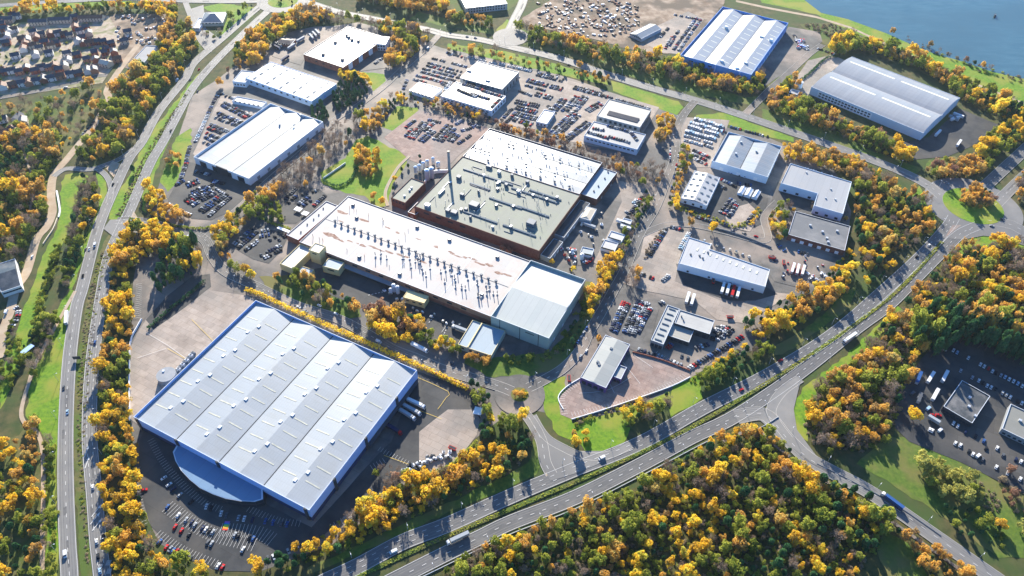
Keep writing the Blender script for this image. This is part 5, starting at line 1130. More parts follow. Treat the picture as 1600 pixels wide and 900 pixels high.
for px_, py_, col in ((274, 824, 'red'), (284, 830, 'red'), (296, 836, 'black'), (325, 848, 'grey'), (331, 850, 'silver'), (380, 859, 'white')): one(px_, py_, px_ + 5, py_ - 9, col, 'the lower middle bays of the curved front car park')
for px_, py_, col in ((282, 865, 'white'), (341, 885, 'white'), (348, 887, 'red'), (260, 856, 'red'), (297, 874, 'navy')): one(px_, py_, px_ + 5, py_ - 9, col, 'the outer kerb bays of the curved front car park')
for px_, py_, col in ((522, 826, 'white'), (542, 814, 'black'), (549, 812, 'white'), (464, 853, 'white'), (451, 862, 'silver'), (437, 868, 'silver'), (428, 871, 'white'), (420, 873, 'grey'), (409, 879, 'silver')): one(px_, py_, px_ + 5, py_ + 10, col, 'the tree side bays below the warehouse corner')
row('236 716 252 742 272 766 300 786', 'the long inner bay row of curved front car park', 'dark', .25, pitch=2.6); row('243 842 262 856 300 874', 'the outer kerb bays of the curved front car park', 'dark', .3, pitch=2.6); row('365 836 400 843 428 848', 'the right middle bays of the curved front car park', 'mix', .35, pitch=2.6)
one(226, 766, 240, 763, 'red', 'the lone bay under golden trees in the curved front car park')
MV = 'driving on the western dual carriageway'
for px_, py_, q, col, kd, ds in ((177, 289, (168, 310), 'black', 'car', 'driving past the junction island'), (134, 391, (130, 410), 'grey', 'car', 'driving beside white van on the western carriageway'), (140, 390, (136, 410), 'white', 'car', 'driving between two vehicles on the western carriageway'), (149, 384, (144, 402), 'white', 'van', 'driving ahead of two cars on the western carriageway'), (130, 432, (126, 450), 'black', 'car', 'driving on the western carriageway below three vehicles'),
    (176, 404, (180, 390), 'white', 'car', 'driving up the inner carriageway beside golden trees'), (149, 536, (151, 520), 'blue', 'car', 'driving up the inner carriageway beside pale yard'), (100, 607, (99, 625), 'grey', 'car', 'driving below the white lorry'), (106, 645, (105, 660), 'pale blue', 'car', 'driving last below the white lorry'),
    (146, 762, (145, 745), 'white', 'car', 'driving alone above the painted arrows'), (152, 847, (150, 830), 'white', 'car', 'queuing first at the painted arrows'), (162, 840, (160, 822), 'black', 'car', 'queuing beside white car at the painted arrows'), (154, 870, (152, 850), 'black', 'car', 'queuing second below painted arrows'), (157, 893, (155, 875), 'pale blue', 'car', 'queuing last at the lower edge'), (103, 867, (104, 890), 'white', 'van', 'driving down the outer lane at the lower edge'),
    (311, 109, (305, 118), 'red', 'car', 'driving on the carriageway beside muddy housing site'), (297, 125, (290, 135), 'grey', 'car', 'driving behind red car near muddy housing site'), (309, 143, (316, 132), 'navy', 'car', 'driving up the inner carriageway above fenced lot'), (267, 205, (272, 190), 'black', 'car', 'driving up the inner carriageway beside small lawn'), (277, 126, (270, 136), 'white', 'van', 'parked in the lay-by beside the carriageway'),
    (615, 863, (600, 870), 'white', 'van', 'driving below golden belt on the southern carriageway'), (940, 717, (925, 724), 'white', 'van', 'driving past the slip road triangle'), (1158, 610, (1175, 600), 'red', 'car', 'driving uphill on the shaded southern carriageway'), (1219, 564, (1232, 556), 'red', 'car', 'driving ahead on shaded southern carriageway'), (1432, 402, (1440, 394), 'black', 'car', 'approaching the big roundabout in shade'), (1451, 384, (1460, 374), 'white', 'car', 'approaching the big roundabout first'),
    (1565, 344, (1575, 350), 'grey', 'car', 'leaving the big roundabout towards the corner'), (1549, 354, (1560, 356), 'silver', 'car', 'on the lower edge of big roundabout'), (1479, 287, (1490, 292), 'silver', 'car', 'entering the big roundabout from northern road'), (889, 102, (905, 107), 'black', 'car', 'driving alone on the northern road beside orange tree'), (546, 26, (530, 20), 'grey', 'car', 'driving on northern road behind brick store'), (517, 19, (500, 12), 'grey', 'car', 'driving towards the upper left roundabout'),
    (730, 58, (745, 61), 'silver', 'car', 'waiting at the northern junction'), (743, 60, (755, 63), 'silver', 'car', 'waiting second at the northern junction'), (669, 76, (676, 68), 'white', 'van', 'waiting at the end of estate road'), (284, 352, (300, 356), 'silver', 'car', 'driving into the estate beside golden trees'), (295, 370, (300, 374), 'white', 'car', 'parked under evergreen clump by estate road'), (300, 376, (306, 380), 'silver', 'car', 'parked second under evergreen clump'),
    (499, 478, (485, 470), 'white', 'car', 'driving on shaded estate road'), (467, 481, (478, 486), 'white', 'car', 'parked first beside golden hedge'), (478, 487, (489, 492), 'silver', 'car', 'parked second beside golden hedge'), (525, 491, (515, 486), 'white', 'car', 'at the junction mouth opposite golden hedge'), (592, 535, (603, 540), 'white', 'van', 'parked beside golden hedge under orange trees'), (604, 523, (594, 518), 'white', 'van', 'driving under the orange trees'),
    (708, 569, (720, 574), 'grey', 'car', 'driving down the estate road to mini roundabout'), (907, 558, (913, 548), 'silver', 'car', 'parked on the street left of corner showroom'), (916, 549, (920, 540), 'white', 'car', 'parked second on the street left of showroom'), (51, 402, (55, 392), 'white', 'car', 'driving on sandy track near slate house'), (11, 488, (15, 478), 'white', 'van', 'driving on sandy track past parked cars'), (1, 503, (4, 495), 'black', 'van', 'parked on sandy track edge'),
    (103, 137, (115, 134), 'white', 'car', 'driving along the estate lane below the houses'), (22, 16, (34, 15), 'grey', 'car', 'driving on the road beyond top tree belt'), (1258, 425 - 182, (1270, 246), 'grey', 'car', 'driving on northern road past slotted wood'), (1400, 640 - 300, (1398, 350), 'white', 'car', 'parked at the wood edge')):
    if (px_, py_) in ((1400, 340), (1258, 243)): continue
    one(px_, py_, q[0], q[1], col, ds, kd)
for i in range(8): one(912 + i * 11 + (i % 3) * 2, 208 + i * 3.1 + (i % 2) * 3, 914 + i * 11, 200 + i * 3, rc.choice(CW['dark']), 'x')
for q in CARS[-8:]: pass
del CARS[-8:]
def deck(s_, n, desc, z=7.4): row(s_, desc, 'dark', .95, z=z, jit=.1, pitch=2.9)
deck('722 131 755 140', 0, 'the far line on upper parking deck'); deck('752 141 785 151', 0, 'the far right line on upper parking deck'); deck('768 168 782 155', 0, 'the end line on upper parking deck'); deck('714 140 745 152', 0, 'the near line on upper parking deck')
deck('728 128 760 137', 0, 'the rear line on upper parking deck'); deck('735 146 765 155', 0, 'the centre line on upper parking deck'); deck('925 200 950 205', 0, 'the rear left line on solar showroom deck')
deck('948 196 985 206', 0, 'the far line on solar showroom deck'); deck('918 206 950 216', 0, 'the left line on solar showroom deck'); deck('950 213 985 223', 0, 'the near line on solar showroom deck'); deck('985 206 996 220', 0, 'the end line on solar showroom deck')

CARS = [c for c in CARS if in_view(c[0], 5)]
CARS.sort(key=lambda c: depth_of(c[0]))
VAN = [c for c in CARS if c[3] == 'van']; CAR = [c for c in CARS if c[3] == 'car']
def place_vehicle(c, label, detail):
    q, a, col, kind, desc, _ = c
    nm = 'van' if kind == 'van' else 'parked_car' if desc.split()[0] not in ('driving', 'queuing', 'approaching', 'leaving', 'entering', 'waiting', 'on', 'at') else 'moving_car'
    if detail:
        o = add(get_mesh((kind, col, 'body'), lambda b: car_local(b, col, False, True, False, kind)), nm, loc=q, rz=a)
        add(get_mesh((kind, 'glass'), lambda b: car_local(b, col, False, False, True, kind)), 'windows' if False else 'glazing', o)
        for x in (-1.35, 1.35):
            for y in (-.8, .8): add(get_mesh(('wheel',), lambda b: wheel_local(b, 0, 0)), 'wheel', o, (x, y, 0))
    else:
        o = add(get_mesh((kind, col, 'shell'), lambda b: car_local(b, col, True, True, False, kind)), nm, loc=q, rz=a)
        add(get_mesh((kind, 'glass'), lambda b: car_local(b, col, False, False, True, kind)), 'glazing', o)
    tag(o, label, 'van' if kind == 'van' else 'car', 'vehicles in or on ' + desc[:60])
cnt = {}
def car_label(c):
    k = (c[3], c[2], c[4]); cnt[k] = cnt.get(k, 0) + 1; n = cnt[k]
    mv = c[4].split()[0] in ('driving', 'queuing', 'approaching', 'leaving', 'entering', 'waiting', 'parked', 'on', 'at')
    if mv: return f'{c[2]} {c[3]} {c[4]}' if n == 1 else f'{ordn(n)} {c[2]} {c[3]} {c[4]}'
    tot = TOT[k]; d = c[4].replace(', counted from its upper end', '').replace(', counted by rows', '')
    return f'{c[2]} {c[3]} in {d}' if tot == 1 else f'{ordn(n)} nearest {c[2]} {c[3]} in {d}'
TOT = {}
NSHOW = 290
SHOW = CAR[:NSHOW] + VAN
for c in SHOW: TOT[(c[3], c[2], c[4])] = TOT.get((c[3], c[2], c[4]), 0) + 1
for i, c in enumerate(SHOW): place_vehicle(c, car_label(c).replace(' the ', ' '), i < 130 or c[3] == 'van')
rest = CAR[NSHOW:]; b = MB()
for q, a, col, kind, desc, _ in rest:
    t = MB(); car_local(t, col, True, True, True, kind); co, si = math.cos(a), math.sin(a); base = len(b.v)
    b.v += [(q.x + co * x - si * y, q.y + si * x + co * y, q.z + z) for x, y, z in t.v]
    b.f += [tuple(i + base for i in f) for f in t.f]; b.m += [b.slot(t.slots[k]) for k in t.m]
if rest: tag(b.build('distant_parked_cars'), 'mass of small parked cars filling the far dealer and factory lots', None, None, 'stuff')
print('cars', len(CAR), 'vans', len(VAN))

# ---- lorries and trailers
def lorry(px0, py0, px1, py1, label, cab='white', box='white', cab_on=True, L_=13.6, name='lorry', group='lorries', top=None):
    """cab end at the first spot, tail at the second"""
    a, b_ = G(px0, py0), G(px1, py1); d = (b_ - a); d.z = 0; d.normalize(); ang = math.atan2(-d.y, -d.x); c = (a + b_) / 2; zg = ground_z(c)
    r = empty(name, (c.x, c.y, zg), label, 'lorry' if cab_on else 'trailer', group, ang)
    def part(mb, nm, par=None): o = bpy.data.objects.new(nm, mb.mesh(nm)); COL.objects.link(o); o.parent = par or r; return o
    x0 = -L_ / 2 - (1.6 if cab_on else 0); x1 = x0 + L_
    mb = MB(); mb.box(((x0 + x1) / 2, 0, 1.15), (L_, 2.5, 2.85), 'p_' + box); bx_ = part(mb, 'trailer_box')
    if top: mb = MB(); mb.box(((x0 + x1) / 2, 0, 4.0), (L_ - .1, 2.4, .06), 'p_' + top); part(mb, 'roof', bx_)
    mb = MB(); mb.box((x0 + .03, 0, 1.3), (.12, 2.3, 2.5), 'steel'); part(mb, 'rear_door', bx_)
    mb = MB(); mb.box(((x0 + x1) / 2, 0, .8), (L_ - .4, 1.0, .33), 'dark_wall'); part(mb, 'chassis')
    for x in (x0 + 1.6, x0 + 2.9, x0 + 4.2):
        for y in (-1.05, 1.05): mb = MB(); wheel_local(mb, x, y, .5, .35); part(mb, 'wheel')
    if cab_on:
        xc = x1 + .7; mb = MB(); P_ = [(xc, .55), (xc + 2.2, .55), (xc + 2.25, 1.6), (xc + 1.95, 3.1), (xc + 1.2, 3.6), (xc, 3.7)]; n = len(P_); h = 1.2
        for i in range(n): p, q = P_[i], P_[(i + 1) % n]; mb.face([(p[0], h, p[1]), (q[0], h, q[1]), (q[0], -h, q[1]), (p[0], -h, p[1])], 'p_' + cab)
        mb.face([(x, -h, z) for x, z in P_], 'p_' + cab); mb.face([(x, h, z) for x, z in P_][::-1], 'p_' + cab); cb = part(mb, 'cab')
        mb = MB(); mb.face([(xc + 2.27, -1.1, 1.75), (xc + 2.27, 1.1, 1.75), (xc + 2.0, 1.05, 2.95), (xc + 2.0, -1.05, 2.95)], 'glass'); part(mb, 'windscreen', cb)
        for x in (xc + .2, xc + 1.6):
            for y in (-1.05, 1.05): mb = MB(); wheel_local(mb, x, y, .5, .35); part(mb, 'wheel')
    else:
        mb = MB(); mb.box((x1 - 2.2, 0, 0), (.3, 1.8, .85), 'steel'); part(mb, 'landing_leg')
    return r
LR = [(106, 486, 105, 511, 'long white lorry heading up the western carriageway'), (699, 851, 731, 836, 'silver-white lorry on the southern dual carriageway beyond the golden wood', 'white', 'silver'),
      (1313, 540, 1339, 522, 'white lorry driving down the sunlit lane of outer carriageway'), (1376, 773, 1408, 797, 'blue lorry with white cab on the link road beside woods', 'white', 'blue'),
      (671, 553, 641, 538, 'long white lorry on estate road below the orange trees'), (668, 641, 634, 625, 'upper of three white lorries backed to the dock', 'white', 'white'), (661, 652, 628, 634, 'middle of three white lorries backed to the dock', 'white', 'silver'), (651, 659, 622, 641, 'lowest of three white lorries backed to the dock', 'white', 'silver'),
      (626, 679, 603, 665, 'red-cabbed dark lorry in the shade below docked white lorries', 'red', 'navy'), (709, 513, 730, 521, 'short white lorry on the shaded road beside low blue annexe', 'white', 'silver'),
      (1374, 1, 1400, 14, '')]
for t in LR:
    if t[4]: lorry(t[0], t[1], t[2], t[3], t[4], *(t[5:] if len(t) > 5 else ()))
TR = [('1241 411 1234 434', 'left of three white-topped red trailers in brick court', 'white'), ('1248 412 1242 437', 'middle of three white-topped red trailers in brick court', 'white'), ('1257 414 1250 438', 'right of three white-topped red trailers in brick court', 'white'),
      ('1131 444 1126 462', 'first white trailer docked at the long white depot', 'white'), ('1139 446 1134 464', 'second white trailer docked at the long white depot', 'white'), ('1147 449 1142 467', 'red trailer docked at the long white depot', 'red'), ('1155 451 1150 469', 'last white trailer docked at the long white depot', 'white'),
      ('1077 457 1070 480', 'upper white trailer with orange tail behind garage workshop', 'white'), ('1085 460 1078 483', 'lower white trailer with orange tail behind garage workshop', 'white'),
      ('482 54 492 66', 'first silver trailer in the row beside brick-walled store', 'silver'), ('487 51 497 62', 'second silver trailer in the row beside brick-walled store', 'silver'), ('492 48 501 58', 'third silver trailer in the row beside brick-walled store', 'silver'),
      ('476 61 464 68', 'pale trailer parked beside brick hut', 'silver'), ('463 71 449 80', 'pale trailer near silo end of the lorry yard', 'silver'), ('425 72 440 80', 'dark trailer at the yard edge', 'navy'), ('428 69 442 76', 'second dark trailer at the yard edge', 'grey'), ('452 90 440 98', 'dark blue trailer near the slotted-roof unit', 'navy'),
      ('1484 190 1498 186', 'white trailer parked in the yard of barrel-roofed warehouse', 'white'), ('1488 180 1504 186', 'upper white trailer by the dock of barrel-roofed warehouse', 'white'), ('1482 184 1496 191', 'second white trailer by the dock of barrel-roofed warehouse', 'silver'), ('1460 215 1468 207', 'small white trailer beside dock ramp of barrel-roofed warehouse', 'white'), ('1493 232 1500 222', 'lone white trailer in the open barrel warehouse yard', 'white'),
      ('1457 585 1447 601', 'white trailer in the shaded compound beside purple lorry', 'white'), ('1480 580 1468 603', 'long white tanker trailer in the shaded compound', 'white'), ('1465 609 1453 631', 'lower long white trailer in the shaded compound', 'white'), ('1437 585 1430 602', 'dark blue trailer at the hedge of shaded compound', 'blue'), ('1448 653 1466 664', 'pale trailer near red cars in the shaded compound', 'silver'), ('1482 535 1475 550', 'navy trailer beneath conifer wood', 'navy'), ('1437 618 1432 632', 'grey trailer by the dark hedge', 'grey'),
      ('963 347 975 351', 'white box trailer on the factory yard drive', 'white'), ('969 356 985 361', 'second white box trailer on the factory yard drive', 'white'), ('912 352 930 359', 'silver box trailer in factory yard shade', 'silver')]
for s_, lab, col in TR:
    a = [float(v) for v in s_.split()]; L_ = min(13.6, (G(a[0], a[1]) - G(a[2], a[3])).length); lorry(*a, lab, box='red' if 'red trailers' in lab else col, cab_on=False, L_=max(7, L_), name='lorry_trailer', group='parked trailers', top='white' if 'red trailers' in lab else None)
def skip_box(px, py, ang, label, col='red'):
    c = G(px, py); r = empty('skip_container', (c.x, c.y, ground_z(c)), label, 'skip', None, ang)
    mb = MB(); mb.hexa([(-2.4, -1, .2), (2.4, -1, .2), (2.4, 1, .2), (-2.4, 1, .2)], [(-3, -1.2, 2), (3, -1.2, 2), (3, 1.2, 2), (-3, 1.2, 2)], 'p_' + col); o = bpy.data.objects.new('body', mb.mesh('body')); COL.objects.link(o); o.parent = r
    mb = MB(); mb.box((0, 0, 2.0), (6.2, 2.6, .15), 'p_' + col); mb.box((0, 0, 2.05), (5.4, 2.0, .14), 'seam'); o = bpy.data.objects.new('rim', mb.mesh('rim')); COL.objects.link(o); o.parent = r
skip_box(707, 702, R(-25), 'red open skip beside the heap of cages in the pale apron'); skip_box(1224, 412, R(80), 'small red container left of the red trailers'); skip_box(1205, 404, R(-20), 'red and white container at the left of brick court')
skip_box(923, 408, R(60), 'red container among scrap in the lower factory yard'); skip_box(889, 593, R(90), 'red horsebox standing on the ring road verge by showroom'); skip_box(1140, 497, R(0), 'small red container beside the tank trailer')
skip_box(976, 357, R(-20), 'red container between portable workshops and hedge', 'red'); skip_box(1114, 441, R(80), 'red forklift-sized container in shaded lorry court')

# ---- heaps, cages and site clutter: one small thing each
def clutter(name, label, cat, spots, cols, group, sz=(2.4, 1.8, 1.6)):
    for i, (x, y) in enumerate(spots):
        c = G(x, y); k = i % len(cols); w, d, h = sz[0] * rc.uniform(.7, 1.3), sz[1] * rc.uniform(.7, 1.3), sz[2] * rc.uniform(.6, 1.4)
        r = empty(name, (c.x, c.y, ground_z(c)), label % ordn(i + 1), cat, group, rc.uniform(0, 3))
        mb = MB(); mb.box((0, 0, .15), (w, d, h), cols[k]); o = bpy.data.objects.new('body', mb.mesh('b')); COL.objects.link(o); o.parent = r
        mb = MB(); mb.box((rc.uniform(-.2, .2) * w, 0, h + .15), (w * .6, d * .7, h * .35), cols[(k + 1) % len(cols)]); o = bpy.data.objects.new('top_load', mb.mesh('t')); COL.objects.link(o); o.parent = r
clutter('cage_stack', '%s wire cage stack from the warehouse end of the heap in pale apron', 'cage', [(632 + 52 * t + rc.uniform(-3, 3), 735 - 22 * t + rc.uniform(-5, 6)) for t in [i / 34 for i in range(34)]], ('vent', 'steel', 'duct', 'seam'), 'cage stacks in the pale apron')
clutter('cage_stack', '%s pallet stack beside the red skip', 'pallets', [(692 + rc.uniform(-4, 14), 712 + rc.uniform(-5, 7)) for i in range(10)], ('duct', 'vent', 'steel'), 'stacks by red skip')
clutter('scrap_crate', '%s nearest scrap crate of the lower factory yard', 'crate', [(872 + rc.uniform(0, 48), 400 + rc.uniform(-12, 22)) for i in range(22)], ('steel', 'duct', 'vent', 'red', 'rust', 'duct'), 'scrap crates in lower factory yard')
pp = [(rc.uniform(835, 1000), rc.uniform(0, 58)) for i in range(280)]
clutter('building_material', '%s pile of building material on the muddy building site', 'pile', [p for p in pp if p[1] < 62 and p[1] > (860 - p[0]) * .5 - 5], ('vent', 'steel', 'duct', 'brick_dark', 'rust', 'bark', 'ivory', 'brick_tan', 'duct'), 'piles on the building site', (4.4, 2.4, 1.1))
clutter('building_material', '%s pile of building material on the muddy housing plot', 'pile', [(rc.uniform(175, 262), rc.uniform(26, 70)) for i in range(40)], ('vent', 'ivory', 'rust', 'steel', 'brick_tan'), 'piles on the housing plot', (4, 3, 1.4))
clutter('rubble_load', '%s coloured load on the rubble yard right of blue warehouse', 'load', [(1247 + rc.uniform(-4, 16), 68 + rc.uniform(-5, 10)) for i in range(16)], ('vent', 'red', 'ltblue_wall', 'steel', 'duct'), 'loads in the rubble yard', (3.5, 2.5, 1.6))
clutter('pallet_stack', '%s pallet stack along the shaded service road of ventilated factory', 'pallets', [(600 + 9 * i + rc.uniform(-3, 3), 458 + 4.2 * i + rc.uniform(-4, 6)) for i in range(14)], ('vent', 'duct', 'ivory', 'steel'), 'pallets on the service road')
clutter('pallet_stack', '%s pallet stack in the yard beside lean-to sheds', 'pallets', [(rc.uniform(905, 945), rc.uniform(330, 385)) for i in range(16)], ('vent', 'duct', 'ivory', 'steel'), 'pallets beside the lean-to')
clutter('pallet_stack', '%s pallet stack along the rear fence of lorry court', 'pallets', [(1090 + 10 * i, 378 + 3 * i + rc.uniform(-3, 3)) for i in range(9)], ('ivory', 'duct', 'steel'), 'pallets behind the depot')
clutter('crate_stack', '%s crate stack on the apron of brick court', 'crate', [(rc.uniform(1205, 1290), rc.uniform(400, 440)) for i in range(14)], ('steel', 'duct', 'vent', 'duct', 'red'), 'crates in brick court', (2, 1.6, 1.2))
clutter('timber_stack', '%s white stack on the concrete slab by repair yard', 'stack', [(1262 + i * 7, 428 + (i % 3) * 5) for i in range(6)], ('vent', 'steel'), 'stacks by the repair yard', (4, 2, 1.2))
c = G(1554, 26); r = empty('moored_boat', (c.x, c.y, .2), 'small dark boat alone on the blue lake', 'boat', None, R(60))
mb = MB(); mb.hexa([(-4, -1, 0), (3, -1, 0), (5.5, 0, 0), (3, 1, 0), (-4, 1, 0)], [(-4.4, -1.5, 1.6), (3.2, -1.4, 1.8), (6.5, 0, 2.2), (3.2, 1.4, 1.8), (-4.4, 1.5, 1.6)], 'seam'); o = bpy.data.objects.new('hull', mb.mesh('hull')); COL.objects.link(o); o.parent = r
mb = MB(); mb.box((-1, 0, 1.7), (3, 1.8, 1.7), 'duct'); o = bpy.data.objects.new('cabin', mb.mesh('cabin')); COL.objects.link(o); o.parent = r

# ---- street lamps
def lamps(P, off, step, desc, h=9, start=10):
    k = 0
    for p, d in along(P, step, start):
        n = Vector((-d.y, d.x, 0)); q = p + n * off
        if not in_view(q, 0): continue
        k += 1; a = math.atan2(-n.y * off, -n.x * off)
        r = add(None, 'street_lamp', loc=(q.x, q.y, ground_z(q)), rz=a); r.empty_display_size = .1; tag(r, f'{ordn(k)} lamp post along {desc}', 'street lamp', 'street lamps along ' + desc[:40])
        add(get_mesh(('pole', h), lambda b: b.cyl((0, 0, 0), .16, h, 'steel', 6, r2=.09)), 'pole', r)
        add(get_mesh(('arm', h), lambda b: (b.tube((0, 0, h), (1.6, 0, h + .3), .06, 'steel', 4), b.box((1.9, 0, h + .2), (.9, .35, .15), 'vent'))), 'lamp_head', r)
lamps(P_W1, 7, 38, 'outer verge of the western carriageway from below'); lamps(P_W2, -7.5, 38, 'golden tree side of inner western carriageway from below')
lamps(P_S1, 7.5, 40, 'upper verge of the southern carriageway from lower end'); lamps(P_S2, -7.5, 40, 'wood side of the southern carriageway from lower end'); lamps(P_N, 8, 42, 'far side of northern road from the upper left roundabout'); lamps(P_N, -8, 42, 'near side of northern road from upper left roundabout')
lamps(P_I1, -6, 40, 'the warehouse side of estate road from western junction', 8); lamps(P_I3, 6, 38, 'the street from mini roundabout to northern road', 8); lamps(P_SE, 7.5, 36, 'the grassy side of link road to the woods', 8)
# ================================================================== TREES
M['leaf_golden'] = leaf_mat('golden_leaves', [(0.42, 0.30, 0.08), (0.70, 0.47, 0.07), (0.86, 0.58, 0.04), (0.88, 0.70, 0.08), (0.58, 0.56, 0.10)], .52)
M['leaf_orange'] = leaf_mat('orange_leaves', [(0.32, 0.24, 0.13), (0.54, 0.36, 0.13), (0.78, 0.44, 0.06), (0.74, 0.52, 0.15), (0.52, 0.45, 0.17)], .5)
M['leaf_russet'] = leaf_mat('russet_leaves', [(0.20, 0.10, 0.07), (0.36, 0.20, 0.13), (0.46, 0.30, 0.20)], .35)
M['leaf_brown'] = leaf_mat('brown_scrub_leaves', [(0.15, 0.12, 0.08), (0.28, 0.22, 0.15), (0.38, 0.31, 0.20)], .25)
M['leaf_olive'] = leaf_mat('olive_leaves', [(0.12, 0.17, 0.03), (0.26, 0.31, 0.05), (0.46, 0.46, 0.08), (0.30, 0.38, 0.08)], .48)
M['leaf_pale'] = leaf_mat('pale_green_leaves', [(0.26, 0.28, 0.08), (0.46, 0.44, 0.12), (0.56, 0.53, 0.15)], .4)
M['leaf_evergreen'] = leaf_mat('evergreen_needles', [(0.03, 0.09, 0.04), (0.055, 0.15, 0.06), (0.11, 0.23, 0.08)], .25)
M['twig'] = leaf_mat('bare_twigs', [(0.16, 0.115, 0.085), (0.28, 0.21, 0.16), (0.40, 0.31, 0.24)], .2)
rt = random.Random(5); nr = np.random.default_rng(5)
def crown_arrays(kind, nleaf, seed):
    """unit crown: radius about 1 across, about 1.7 high, made of leaf sprays gathered in boughs. returns quads (n,4,3) and tint (n)"""
    g = np.random.default_rng(seed); Q = []; T = []
    cone = kind == 'evergreen'; bare = kind == 'bare'; bush = kind == 'bush'
    nb = 22 if not bush else 7
    for k in range(nb):
        if k == 0: c = np.array([0, 0, .95]); r = .52
        else:
            a = g.uniform(0, 2 * math.pi); zz = g.uniform(.45, 1.35); rr = (.66 if not cone else .45 * (1.6 - zz)) * g.uniform(.45, 1.2); c = np.array([rr * math.cos(a), rr * math.sin(a), zz]); r = g.uniform(.11, .33)
        if bush: c = c * np.array([1.2, 1.2, .45])
        n = int(nleaf * (r ** 2) / (nb * .058)); d = g.normal(size=(n, 3)); d /= np.linalg.norm(d, axis=1)[:, None]
        d[:, 2] = np.abs(d[:, 2]) * np.sign(d[:, 2] + .45)
        rad = r * g.uniform(.72 if not bare else .2, 1.1, n) ** .6; p = c + d * rad[:, None] * np.array([1, 1, .85])
        nrm = d + g.normal(size=(n, 3)) * .55; nrm /= np.linalg.norm(nrm, axis=1)[:, None]
        t = np.cross(nrm, g.normal(size=(n, 3))); t /= np.linalg.norm(t, axis=1)[:, None]; u = np.cross(nrm, t)
        s = g.uniform(.036, .078, n)[:, None] * (1.0 if not bare else .9)
        if bare: u = u * .30; t = t * 1.4; p_t = d + .5 * g.normal(size=(n, 3)); p_t /= np.linalg.norm(p_t, axis=1)[:, None]; t = p_t * 1.5
        Q.append(np.stack([p - t * s - u * s, p + t * s - u * s * .7, p + t * s * .8 + u * s, p - t * s * .9 + u * s * .8], 1))
        T.append(np.clip(g.uniform(.2, .8) + g.normal(size=n) * .13, 0, 1))
    return np.concatenate(Q), np.concatenate(T)
def quads_mesh(name, Q, T, m, Qm=None, mats=None):
    me = bpy.data.meshes.new(name); n = len(Q); me.vertices.add(n * 4); me.vertices.foreach_set('co', Q.astype(np.float32).ravel())
    me.loops.add(n * 4); me.loops.foreach_set('vertex_index', np.arange(n * 4, dtype=np.int32)); me.polygons.add(n); me.polygons.foreach_set('loop_start', np.arange(0, n * 4, 4, dtype=np.int32))
    at = me.attributes.new('tint', 'FLOAT', 'FACE'); at.data.foreach_set('value', T.astype(np.float32))
    for x in (mats or [m]): me.materials.append(M[x])
    if Qm is not None: me.polygons.foreach_set('material_index', Qm.astype(np.int32))
    me.update(calc_edges=True); return me
KINDS = {'golden': ('golden_tree', 'leaf_golden', 620), 'orange': ('orange_tree', 'leaf_orange', 560), 'russet': ('russet_tree', 'leaf_russet', 520), 'olive': ('olive_green_tree', 'leaf_olive', 600),
         'pale': ('willow_tree', 'leaf_pale', 600), 'evergreen': ('evergreen_tree', 'leaf_evergreen', 760), 'bare': ('bare_tree', 'twig', 420), 'bush': ('bush', 'leaf_olive', 300), 'brown_bush': ('brown_bush', 'leaf_brown', 280), 'golden_bush': ('golden_bush', 'leaf_golden', 300)}
VAR = {}
for k, (nm, lm, nl) in KINDS.items():
    VAR[k] = []
    for v in range(5):
        Q, T = crown_arrays('bush' if 'bush' in k else k, int(nl * (1.7 if 'bush' not in k else 1.3)), hash_seed := (len(VAR) * 17 + v)); me = quads_mesh(nm + '_crown', Q, T, lm)
        b = MB(); base_h = .2 if 'bush' in k else .95
        b.tube((0, 0, 0), (.02, .01, base_h), .055, 'bark', 6, r2=.03)
        for q in range(6 if k == 'bare' else 4):
            a = q * 2 * math.pi / (6 if k == 'bare' else 4) + v; z0 = base_h * (.45 + .1 * (q % 3)); b.tube((0, 0, z0), (.5 * math.cos(a), .5 * math.sin(a), z0 + base_h * .55), .028, 'bark', 4, r2=.01)
        VAR[k].append((me, b.mesh(nm + '_trunk'), Q, T))

